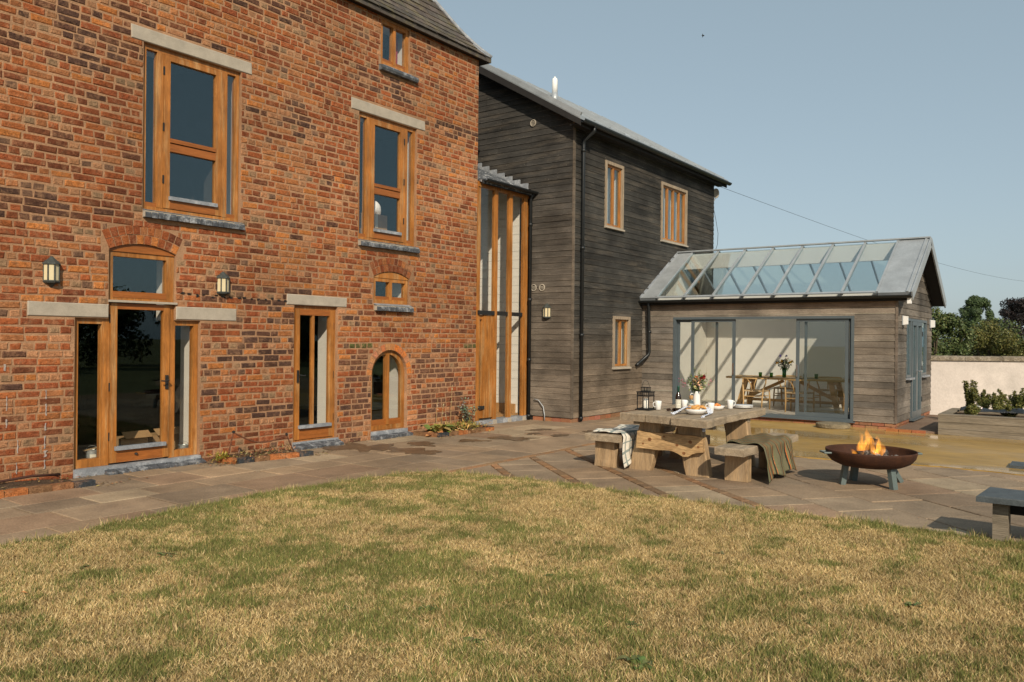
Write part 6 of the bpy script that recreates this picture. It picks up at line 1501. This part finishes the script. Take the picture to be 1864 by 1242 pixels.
def chair():
    t = thing('wishbone_chair', (0, 0, 0), '', 'chair', 'round-backed oak chairs at the dining table')
    MB().slab([(.22, -.26), (.22, .26), (-.19, .21), (-.19, -.21)][::-1], .405, .435, .008).build('seat', MT['cord'], t, local=True)
    for s_ in (-1, 1):
        MB().tube([(.22, s_ * .25, 0), (.22, s_ * .25, .25), (.21, s_ * .24, .44)], [.014, .018, .016], 8).build('leg', MT['chair_oak'], t, smooth=True, local=True)
        MB().tube([(-.24, s_ * .20, 0), (-.21, s_ * .205, .25), (-.19, s_ * .22, .45), (-.12, s_ * .255, .60), (-.10, s_ * .255, .685)], [.014, .018, .018, .015, .013], 8).build('leg', MT['chair_oak'], t, smooth=True, local=True)
        MB().tube([(.215, s_ * .245, .24), (-.21, s_ * .205, .24)], .011, 7).build('stretcher', MT['chair_oak'], t, local=True)
        MB().tube([(-.20, s_ * .03, .44), (-.24, s_ * .04, .57), (-.295, s_ * .10, .695)], [.016, .013, .012], 7).build('back_splat', MT['chair_oak'], t, smooth=True, local=True)
    for x_, z_ in ((.215, .30), (-.21, .30)): MB().tube([(x_, -.22, z_), (x_, .22, z_)], .011, 7).build('stretcher', MT['chair_oak'], t, local=True)
    MB().tube([(-.02 + .0, -.285, .69)] + [(-.05 - .26 * math.sin(PI * k / 14), -.285 * math.cos(PI * k / 14), .70) for k in range(15)] + [(-.02, .285, .69)], .015, 8).build('top_rail', MT['chair_oak'], t, smooth=True, local=True)
    return t
c0 = chair(); CH_ = [((17.52, -3.10), .05, 'pale oak chair at the dining table, seen whole through the open door gap'), ((17.50, -4.05), -.06, 'pale oak chair at the dining table, behind the sliding door with the handle'), ((18.98, -3.35), PI, 'pale oak chair across the dining table, behind the vase of yellow flowers'), ((18.98, -4.25), PI + .05, 'pale oak chair on the far side of the dining table, near its glazed gable end')]
for i, (p, a, lab) in enumerate(CH_):
    c = c0 if i == 0 else copy_tree(c0); c.location = (p[0], p[1], DZ); c.rotation_euler = (0, 0, a); c['label'] = lab
t = thing('glass_vase', (18.15, -3.53, .81), 'glass vase of yellow flowers on the dining table', 'vase')
MB().lathe([(0, 0), (.04, 0), (.045, .01), (.042, .10), (.055, .20), (.052, .20), (.039, .10), (.041, .012), (0, .01)], 20, (18.15, -3.53, .811)).build('body', glass_mat('green_vase_glass', (.35, .5, .35), .05), t, smooth=True)
random.seed(3); bl = []
for dx, dd, dz, r, c in ((-.16, .0, .14, .06, lin(214, 168, 44)), (-.08, .05, .17, .06, lin(208, 160, 40)), (.17, .0, .17, .06, lin(218, 172, 50)), (.10, .05, .14, .055, lin(214, 168, 44)), (.03, .04, .20, .06, lin(226, 220, 200)), (-.02, .05, .14, .055, lin(220, 214, 190)), (-.10, .02, .30, .05, lin(120, 108, 170)), (.04, .0, .29, .045, lin(150, 138, 190)), (.08, .02, .22, .05, lin(226, 222, 206))):
    q = R2(dx, dd); bl.append((q[0], q[1], dz, r, c))
bouquet('yellow_bouquet', (18.15, -3.53, 1.0), .20, .26, bl, lin(58, 72, 42), 420, 'bouquet of yellow, white and purple flowers on the dining table', 9); random.seed(33)
gg = glass_mat('green_tumbler_glass', (.42, .56, .18), .05)
for k, (y_, lab) in enumerate(((-3.02, 'green tumbler on the dining table, first of a pair beside the open gap'), (-3.27, 'green tumbler on the dining table, next to the glass vase'), (-4.02, 'green tumbler on the dining table, seen behind the black door edge'), (-4.26, 'green tumbler on the dining table, in front of the shaded end of the wall'))):
    tag(MB().lathe([(0, 0), (.034, 0), (.040, .10), (.037, .10), (.031, .006), (0, .005)], 18, (18.05, y_, .811)).build('green_tumbler', gg, None, smooth=True), lab, 'glass', 'green tumblers on the dining table')
tag(MB().lathe([(0, 0), (.05, 0), (.055, .01), (.055, .20), (.051, .20), (.051, .012), (0, .01)], 20, (18.15, -3.82, .811)).build('glass_pitcher', MT['glass'], None, smooth=True), 'clear glass pitcher on the dining table behind the door handle', 'pitcher')
for k, y_ in enumerate((-3.12, -4.12)): tag(MB().slab([(17.80, y_ - .2), (18.02, y_ - .2), (18.02, y_ + .2), (17.80, y_ + .2)], .811, .817).build('place_mat', MT['black_lacq'], None), ['dark place mat on the dining table before the chair by the gap', 'dark place mat on the dining table before the chair behind the door'][k], 'place mat')

# ================================================================== trees and shrubs
def leaf_cloud(blobs, n, size, tones, seed, shell=.5, squash=1.0):
    r = np.random.default_rng(seed); C_ = np.array([b[:3] for b in blobs]); R_ = np.array([b[3] for b in blobs]); k = r.choice(len(blobs), n, p=R_ ** 2 / (R_ ** 2).sum())
    d = r.normal(size=(n, 3)); d /= np.linalg.norm(d, axis=1)[:, None]; rad = R_[k] * (shell + (1 - shell) * r.random(n) ** .6) * r.uniform(.85, 1.12, n)
    p = C_[k] + d * rad[:, None] * np.array([1, 1, squash]); a = r.normal(size=(n, 3)); a[:, 2] *= .7; a /= np.linalg.norm(a, axis=1)[:, None]
    b = np.cross(a, d + r.normal(size=(n, 3)) * .5); b /= np.linalg.norm(b, axis=1)[:, None] + 1e-9; L = size * r.uniform(.6, 1.3, n)[:, None]; W_ = L * .55
    V = np.stack([p - a * L * .5, p + b * W_ * .5, p + a * L * .5, p - b * W_ * .5], axis=1).reshape(-1, 3); F = np.arange(4 * n).reshape(n, 4)
    T_ = np.array(tones); col = T_[r.integers(0, len(T_), n)] * r.uniform(.65, 1.3, n)[:, None]
    return V, F, col
def tree(name, base, h, blobs, n, size, tones, label, cat, seed, trunk_r, shell=.5, group=None, limbs=6, off=0):
    t = thing(name, base, label, cat, group); b = Vector(base); random.seed(seed)
    tk = MB(); top = Vector((0, 0, h * .62)); tk.tube([(0, 0, -.1), (trunk_r * .3, 0, h * .2), (0, trunk_r * .2, h * .4), top], [trunk_r * 1.2, trunk_r, trunk_r * .8, trunk_r * .45], 8)
    for k in range(limbs):
        bb = blobs[k % len(blobs)]; e = Vector(bb[:3]); s_ = Vector((0, 0, h * random.uniform(.2, .5))); tk.tube([s_, (s_ + e) / 2 + Vector((0, 0, .06 * h)), e], [trunk_r * .5, trunk_r * .3, trunk_r * .08], 6)
    tk.build('trunk', MT['bark'], t, local=True)
    V, F, col = leaf_cloud(blobs, n, size, tones, seed, shell); np_mesh('crown', V, F, MT['leaf'], col, t)
    return t
def blobs_in(seed, n, rx, rz, z0, z1, r0, r1, ry=None):
    q = random.Random(seed); out = []
    for k in range(n):
        a = q.uniform(0, 2 * PI); s_ = q.uniform(0, 1) ** .5; zz = q.uniform(0, 1); env = math.sin(PI * (.18 + .74 * zz)); out.append((rx * s_ * env * math.cos(a), (ry or rx) * s_ * env * math.sin(a), z0 + (z1 - z0) * zz, q.uniform(r0, r1)))
    return out
def at_d(px_, d): v = CAM + ray(px_, 621) * d; return (v.x, v.y, -.07)
OLIVE = [(.10, .105, .026), (.125, .115, .03), (.08, .09, .022), (.15, .135, .04)]; DEEP = [(.065, .095, .03), (.09, .12, .038), (.05, .075, .025), (.115, .13, .045)]; OAKT = [(.06, .095, .035), (.08, .115, .045), (.05, .075, .03)]; COPPER = [(.018, .012, .012), (.026, .016, .014), (.014, .012, .011)]
tree('oak_tree', at_d(1777, 110), 8.2, blobs_in(1, 80, 2.4, 0, 3.2, 7.9, .35, .7), 22000, .22, OAKT, 'tall round-headed green tree far beyond the garden wall', 'tree', 1, .28)
tree('copper_beech', at_d(1856, 72), 5.7, blobs_in(2, 80, 3.6, 0, 1.2, 5.5, .25, .62), 20000, .17, COPPER, 'dark purple-leaved tree with ragged top beyond the garden wall', 'tree', 2, .22)
tree('dark_shrub', at_d(1722, 24), 2.6, blobs_in(4, 34, .95, 0, .4, 2.4, .16, .34), 14000, .085, DEEP, 'dark green leafy bush behind the wall next to the garden room', 'bush', 4, .06)
tree('tall_shoots', at_d(1702, 22.5), 2.8, blobs_in(5, 10, .35, 0, 1.2, 2.55, .14, .24), 2600, .08, DEEP + OLIVE[:1], 'leafy upright shoots rising beside the garden room eave', 'bush', 5, .04, shell=.2)
tree('olive_shrub', at_d(1800, 26), 2.4, blobs_in(6, 40, 1.15, 0, .4, 2.2, .18, .36), 19000, .07, OLIVE, 'wide rounded olive-green bush behind the rendered garden wall', 'bush', 6, .07)
tree('olive_shrub', at_d(1872, 25.5), 2.2, blobs_in(7, 16, .85, 0, .5, 1.75, .28, .42), 11000, .07, OLIVE + DEEP[:1], 'lower mixed green bush behind the wall below the purple-leaved tree', 'bush', 7, .06)
tree('field_hedge', at_d(1820, 55), 3.2, blobs_in(8, 26, 3.4, 0, .8, 2.9, .6, 1.0), 9000, .18, DEEP, 'dark hedgerow tree in the field between bushes and far trees', 'tree', 8, .12)
# trees on the far side of the garden, seen mirrored in the panes
r0 = tree('garden_tree', (12, -31, -.07), 4.6, blobs_in(10, 26, 2.7, 0, .7, 4.0, .6, 1.0), 6000, .26, DEEP, 'dark tree in the row along the far side of the lawn', 'tree', 10, .16, group='row of trees across the garden')
for k in range(1, 8):
    c = copy_tree(r0); c.location = (12 + k * 4.7, -31 - (k % 3) * 1.4, -.07); c.rotation_euler = (0, 0, k * 1.3)
# planter shrubs
random.seed(77)
for (px_, py_, h, rr_, lab) in ((1766, 745, .58, .13, 'tall upright shrub in the planter in front of the shadow on the wall'), (1790, 748, .42, .13, 'small upright shrub in the planter beside the tallest one'), (1768, 756, .20, .15, 'low dark bushy plant at the planter edge before the black sheet'), (1815, 752, .36, .20, 'rounded olive shrub in the middle of the planter'), (1850, 750, .46, .22, 'full olive shrub in the planter at the frame side'), (1838, 757, .22, .18, 'low spreading green plant along the planter board')):
    g = G(px_, py_, .32); base = (max(g.x, 16.15), g.y, .29); q = random.Random(px_); bl_ = []
    for _s in range(9):
        ex, ey, eh = q.gauss(0, rr_ * .6), q.gauss(0, rr_ * .6), h * q.uniform(.6, 1.05)
        bl_ += [(ex * u_, ey * u_, eh * u_, .04 + .03 * (1 - u_)) for u_ in (1, .88, .75, .62, .5, .36, .2)]
    t = thing('planter_shrub', base, lab, 'shrub'); V, F, col = leaf_cloud(bl_, 5500, .034, [(.14, .135, .03), (.10, .11, .024), (.06, .08, .02), (.19, .17, .05)], px_, .2); np_mesh('foliage', V, F, MT['leaf'], col, t)
    st_ = MB(); [st_.tube([(0, 0, -.02), (b_[0] * .6, b_[1] * .6, b_[2] * .6), b_[:3]], .005, 5) for b_ in bl_[::7]]; st_.build('stem', MT['bark'], t, local=True)
MT['black_sheet'] = mat('black_sheeting', (.018, .022, .026), .35, .3, 9, bump=.4, spec=.5, dist=.02)
q0 = G(1770, 744, .40)
def sheet(u, v): return (16.85 + .32 * (v - .5) + .02 * math.sin(u * 17), -7.20 - 1.0 * u, .375 + .05 * math.sin(PI * v) * (1 + .5 * math.sin(u * 9)) + .012 * vnoise(u * 12, v * 7))
o = MB().grid(sheet, 40, 14).build('black_sheet', MT['black_sheet'], None, smooth=True, recalc=False); tag(o, 'folded shiny black sheeting lying across the planter soil behind the shrubs', 'sheet'); md = o.modifiers.new('thick', 'SOLIDIFY'); md.thickness = .01
def bagp(u, v): return (16.80 + .10 * (v - .5), -7.33 - .22 * u, .435 + .03 * math.sin(PI * v) + .012 * math.sin(u * 11))
o = MB().grid(bagp, 12, 8, lambda u, v: random.choice([lin(214, 208, 204), lin(206, 180, 184), lin(150, 180, 178), lin(220, 216, 212)])).build('paper_packet', MT['cloth'], None, smooth=True, recalc=False); tag(o, 'crumpled pale printed packet resting on the black sheeting', 'packet'); md = o.modifiers.new('thick', 'SOLIDIFY'); md.thickness = .004

# ================================================================== small things up high
t = thing('satellite_dish', (20.06, -1.1, 5.2), 'small white dish on an arm at the far corner of the timber wing', 'dish')
q = CAM + ray(1303, 352) * ((20.12) / ray(1303, 352).x); ring = [Vector((q.x + .05 * math.cos(a) * .4, q.y - .075 * math.cos(a), q.z + .13 * math.sin(a))) for a in [2 * PI * k / 16 for k in range(16)]]
MB().prism(ring, [p + Vector((.03, .0, 0)) for p in ring]).build('dish', MT['stone'], t); MB().tube([q + Vector((.02, 0, -.10)), q + Vector((0, .06, -.22)), (20.02, -1.02, q.z - .30)], .012, 6).build('arm', MT['zinc'], t)
MT['wire'] = mat('black_wire', (.03, .03, .035), .6, .1, 10, bump=0)
a = Vector((20.06, -1.08, 5.72)); b = CAM + ray(2010, 512) * 58; pts = [a + (b - a) * (k / 24) + Vector((0, 0, -1.1 * math.sin(PI * k / 24))) for k in range(25)]
tag(MB().tube(pts, .005, 5).build('overhead_wire', MT['wire'], None), 'thin overhead wire running from the timber wing across the sky', 'wire')
pts = [CAM + ray(x_, y_) * (20.1 / ray(x_, y_).x) for x_, y_ in ((1299, 380), (1303, 400), (1307, 425), (1306, 445), (1301, 460))]
tag(MB().tube(pts, .006, 5).build('loose_cable', MT['wire'], None), 'slack cable hanging beside the far corner of the timber wing', 'cable')
c = CAM + ray(1279.5, 65) * 62; bd = MB(); bd.tube([c - RC * .10, c - RC * .05, c + RC * .05, c + RC * .12], [.01, .04, .05, .012], 8)
for s_ in (-1, 1):
    d = UC * s_ * .7 - RC * .3; bd.add([c + RC * .05, c - RC * .03, c + d * .14 + FW * .05, c + RC * .02 + d * .24, c + d * .12 + RC * .05 + FW * .03], [(0, 1, 2, 4), (2, 3, 4)])
tag(bd.build('bird', MT['black_lacq'], None, recalc=False), 'small dark bird flying in the clear sky above the wing', 'bird')

# ================================================================== grass (uncountable) and weeds
def inside(px_, py_, poly):
    c = np.zeros(len(px_), bool); n = len(poly)
    for i in range(n):
        x0, y0 = poly[i]; x1, y1 = poly[i - 1]; cond = ((y0 > py_) != (y1 > py_)); xi = (x1 - x0) * (py_ - y0) / ((y1 - y0) if y1 != y0 else 1e-9) + x0; c ^= cond & (px_ < xi)
    return c
def in_view(x, y, m=260):
    dx, dy = x - CAM.x, y - CAM.y; d = dx * FW.x + dy * FW.y; r_ = dx * RC.x + dy * RC.y; px_ = 932 + 1450 * r_ / np.maximum(d, .1); py_ = 621 + 1450 * 1.6 / np.maximum(d, .1)
    return (d > 2.2) & (px_ > -m) & (px_ < 1864 + m) & (py_ < 1500)
def blades(n, seed, hmin, hmax, wid, lean, edge=False):
    r = np.random.default_rng(seed); x = r.uniform(1.0, 7.75, n * 3); y = r.uniform(-10.6, -2.4, n * 3); k = inside(x, y, LAWN) & in_view(x, y); x, y = x[k][:n], y[k][:n]
    return x, y, r
x, y, r = blades(900000, 5, 0, 0, 0, 0)
def octs(x, y, s_): return .55 * vnoise_np(x * s_, y * s_) + .28 * vnoise_np(x * s_ * 2.3 + 9, y * s_ * 2.3 + 4) + .17 * vnoise_np(x * s_ * 5.1 + 2, y * s_ * 5.1 + 8)
g1 = octs(x + 3, y + 7, 1.3); g2 = octs(x * 1.0 + 20, y + 31, 4.2); g3 = octs(x + 50, y + 11, .5)
edge_g = np.clip(1 - np.minimum(np.abs(x - 7.45), np.abs(y + 2.55)) / .35, 0, 1)
g4 = octs(x + 7, y + 90, 11.0); gm = g1 * .34 + g2 * .46 + g4 * .32 + (g3 - .5) * .35 + edge_g * .10
pg = np.clip((gm - .52) / .26, 0.04, .78); is_g = r.random(len(x)) < pg
n = len(x); h = np.where(is_g, r.uniform(.014, .036, n), r.uniform(.008, .028, n)) * (.7 + .8 * g2); wd = r.uniform(.0015, .0034, n)
a = r.uniform(0, 2 * PI, n); ln = np.where(is_g, r.uniform(.1, .9, n), r.uniform(.3, 1.9, n)) * h; b = a + r.uniform(-1.2, 1.2, n) + PI / 2
base = np.stack([x, y, np.full(n, .008)], 1); s_ = np.stack([np.cos(b), np.sin(b), np.zeros(n)], 1) * wd[:, None]; tip = base + np.stack([np.cos(a) * ln, np.sin(a) * ln, h], 1)
V = np.stack([base - s_, base + s_, tip], 1).reshape(-1, 3); F = np.arange(3 * n).reshape(n, 3)
STRAW = np.array([(.52, .375, .165), (.61, .45, .215), (.43, .295, .12), (.68, .52, .27), (.33, .22, .09)]); GRN = np.array([(.15, .17, .042), (.20, .20, .058), (.11, .14, .036), (.25, .23, .08)])
col = np.where(is_g[:, None], GRN[r.integers(0, 4, n)], STRAW[r.integers(0, 5, n)]) * r.uniform(.55, 1.3, n)[:, None] * (.70 + .60 * octs(x + 80, y + 60, 2.6))[:, None]
gro = np_mesh('grass', V, F, MT['grass'], col); tag(gro, 'short dry lawn grass, straw coloured with green patches', 'grass', kind='stuff')
# longer green tufts along the lawn edge and here and there
tx, ty = [], []
rt = np.random.default_rng(15)
for i in range(len(LAWN)):
    p, q = LAWN[i], LAWN[(i + 1) % len(LAWN)]
    if (p[0] < 0 and q[0] < 0) or p[1] < -11: continue
    L = math.hypot(q[0] - p[0], q[1] - p[1])
    for k in range(int(L * 9)):
        s_ = rt.random(); cx, cy = p[0] + (q[0] - p[0]) * s_, p[1] + (q[1] - p[1]) * s_; m_ = rt.integers(10, 60); tx += list(rt.normal(cx, .05, m_)); ty += list(rt.normal(cy, .03, m_))
for k in range(150):
    cx, cy = rt.uniform(2, 7.3), rt.uniform(-9, -2.7); m_ = rt.integers(30, 110); tx += list(rt.normal(cx, .06, m_)); ty += list(rt.normal(cy, .06, m_))
x, y = np.array(tx), np.array(ty); n = len(x); h = rt.uniform(.03, .075, n); a = rt.uniform(0, 2 * PI, n); ln = rt.uniform(.1, .8, n) * h; b = rt.uniform(0, 2 * PI, n); wd = rt.uniform(.002, .004, n)
base = np.stack([x, y, np.full(n, .005)], 1); s_ = np.stack([np.cos(b), np.sin(b), np.zeros(n)], 1) * wd[:, None]; V = np.stack([base - s_, base + s_, base + np.stack([np.cos(a) * ln, np.sin(a) * ln, h], 1)], 1).reshape(-1, 3)
col = GRN[rt.integers(0, 4, n)] * rt.uniform(.7, 1.3, n)[:, None]; dry = rt.random(n) < .3; col[dry] = STRAW[rt.integers(0, 5, dry.sum())]
tag(np_mesh('grass_tufts', V, np.arange(3 * n).reshape(n, 3), MT['grass'], col), 'longer green grass tufts along the lawn edge and scattered in the lawn', 'grass', kind='stuff')
random.seed(90)
for (px_, py_, L) in ((1165, 1212, .10), (1150, 1140, .05), (1000, 1050, .045), (300, 1012, .07), (640, 1110, .05), (780, 1110, .05), (150, 1035, .05), (1465, 1135, .05), (1310, 1010, .05), (860, 1170, .06), (1660, 1105, .06)):
    g = G(px_, py_, .01); mb = MB(); leafy(mb, (g.x, g.y, .012), 16, L, L * .42, L * .5, [(.075, .105, .03), (.09, .12, .034), (.11, .125, .045)], .5, .8)
    tag(mb.build('weed', MT['leaf'], None, recalc=False), 'low dark green broad-leaved weed growing in the dry lawn', 'weed', 'weeds in the lawn')
g = G(33, 1081, .03); mb = MB(lin(190, 132, 84)); leafq(mb, (g.x, g.y, .035), (.7, -.7, .1), .06, .035, .5); tag(mb.build('fallen_leaf', MT['leaf'], None, recalc=False), 'single curled tan leaf lying on the lawn', 'leaf')

# dry litter blown against the wall, the beds and into the paving joints
rl_ = random.Random(4); mb = MB()
def litter(x, y, z, L):
    mb.col = tuple(v * rl_.uniform(.6, 1.15) for v in rl_.choice([lin(150, 118, 78), lin(176, 142, 96), lin(120, 92, 62), lin(96, 78, 54)]))
    a = rl_.uniform(0, 2 * PI); d = Vector((math.cos(a), math.sin(a), rl_.uniform(-.05, .25))); s2 = Vector((-d.y, d.x, 0)) * L * rl_.uniform(.08, .35); p = Vector((x, y, z)); e = p + d * L
    mb.add([p, (p + e) / 2 + s2 + Vector((0, 0, L * .1)), e, (p + e) / 2 - s2], [(0, 1, 2, 3)])
for k in range(700): litter(rl_.uniform(2.5, 11.2), -abs(rl_.gauss(.02, .10)) - .01, .012, rl_.uniform(.012, .04))
for cx, cy, n_, s_ in ((4.35, -.68, 60, .12), (6.0, -.45, 160, .16), (7.15, -.70, 50, .1), (5.9, -.2, 120, .14), (9.8, -.7, 60, .14), (10.6, -.8, 70, .3), (3.4, -.3, 200, .5), (6.6, -.35, 200, .35), (7.3, -.55, 40, .12)):
    for k in range(n_): litter(rl_.gauss(cx, s_), min(rl_.gauss(cy, s_ * .45), -.02), .062 if (1.7 < cx < 4.1 or 6.2 < cx < 7.0) and cy > -.4 else .012, rl_.uniform(.012, .045))
for k in range(420): litter(rl_.uniform(2.5, 11.5), rl_.uniform(-9, -.2), .010, rl_.uniform(.006, .022))
tag(mb.build('leaf_litter', MT['leaf'], None, recalc=False), 'dry straw and leaf litter scattered on paving and beds by the house', 'litter', kind='stuff')
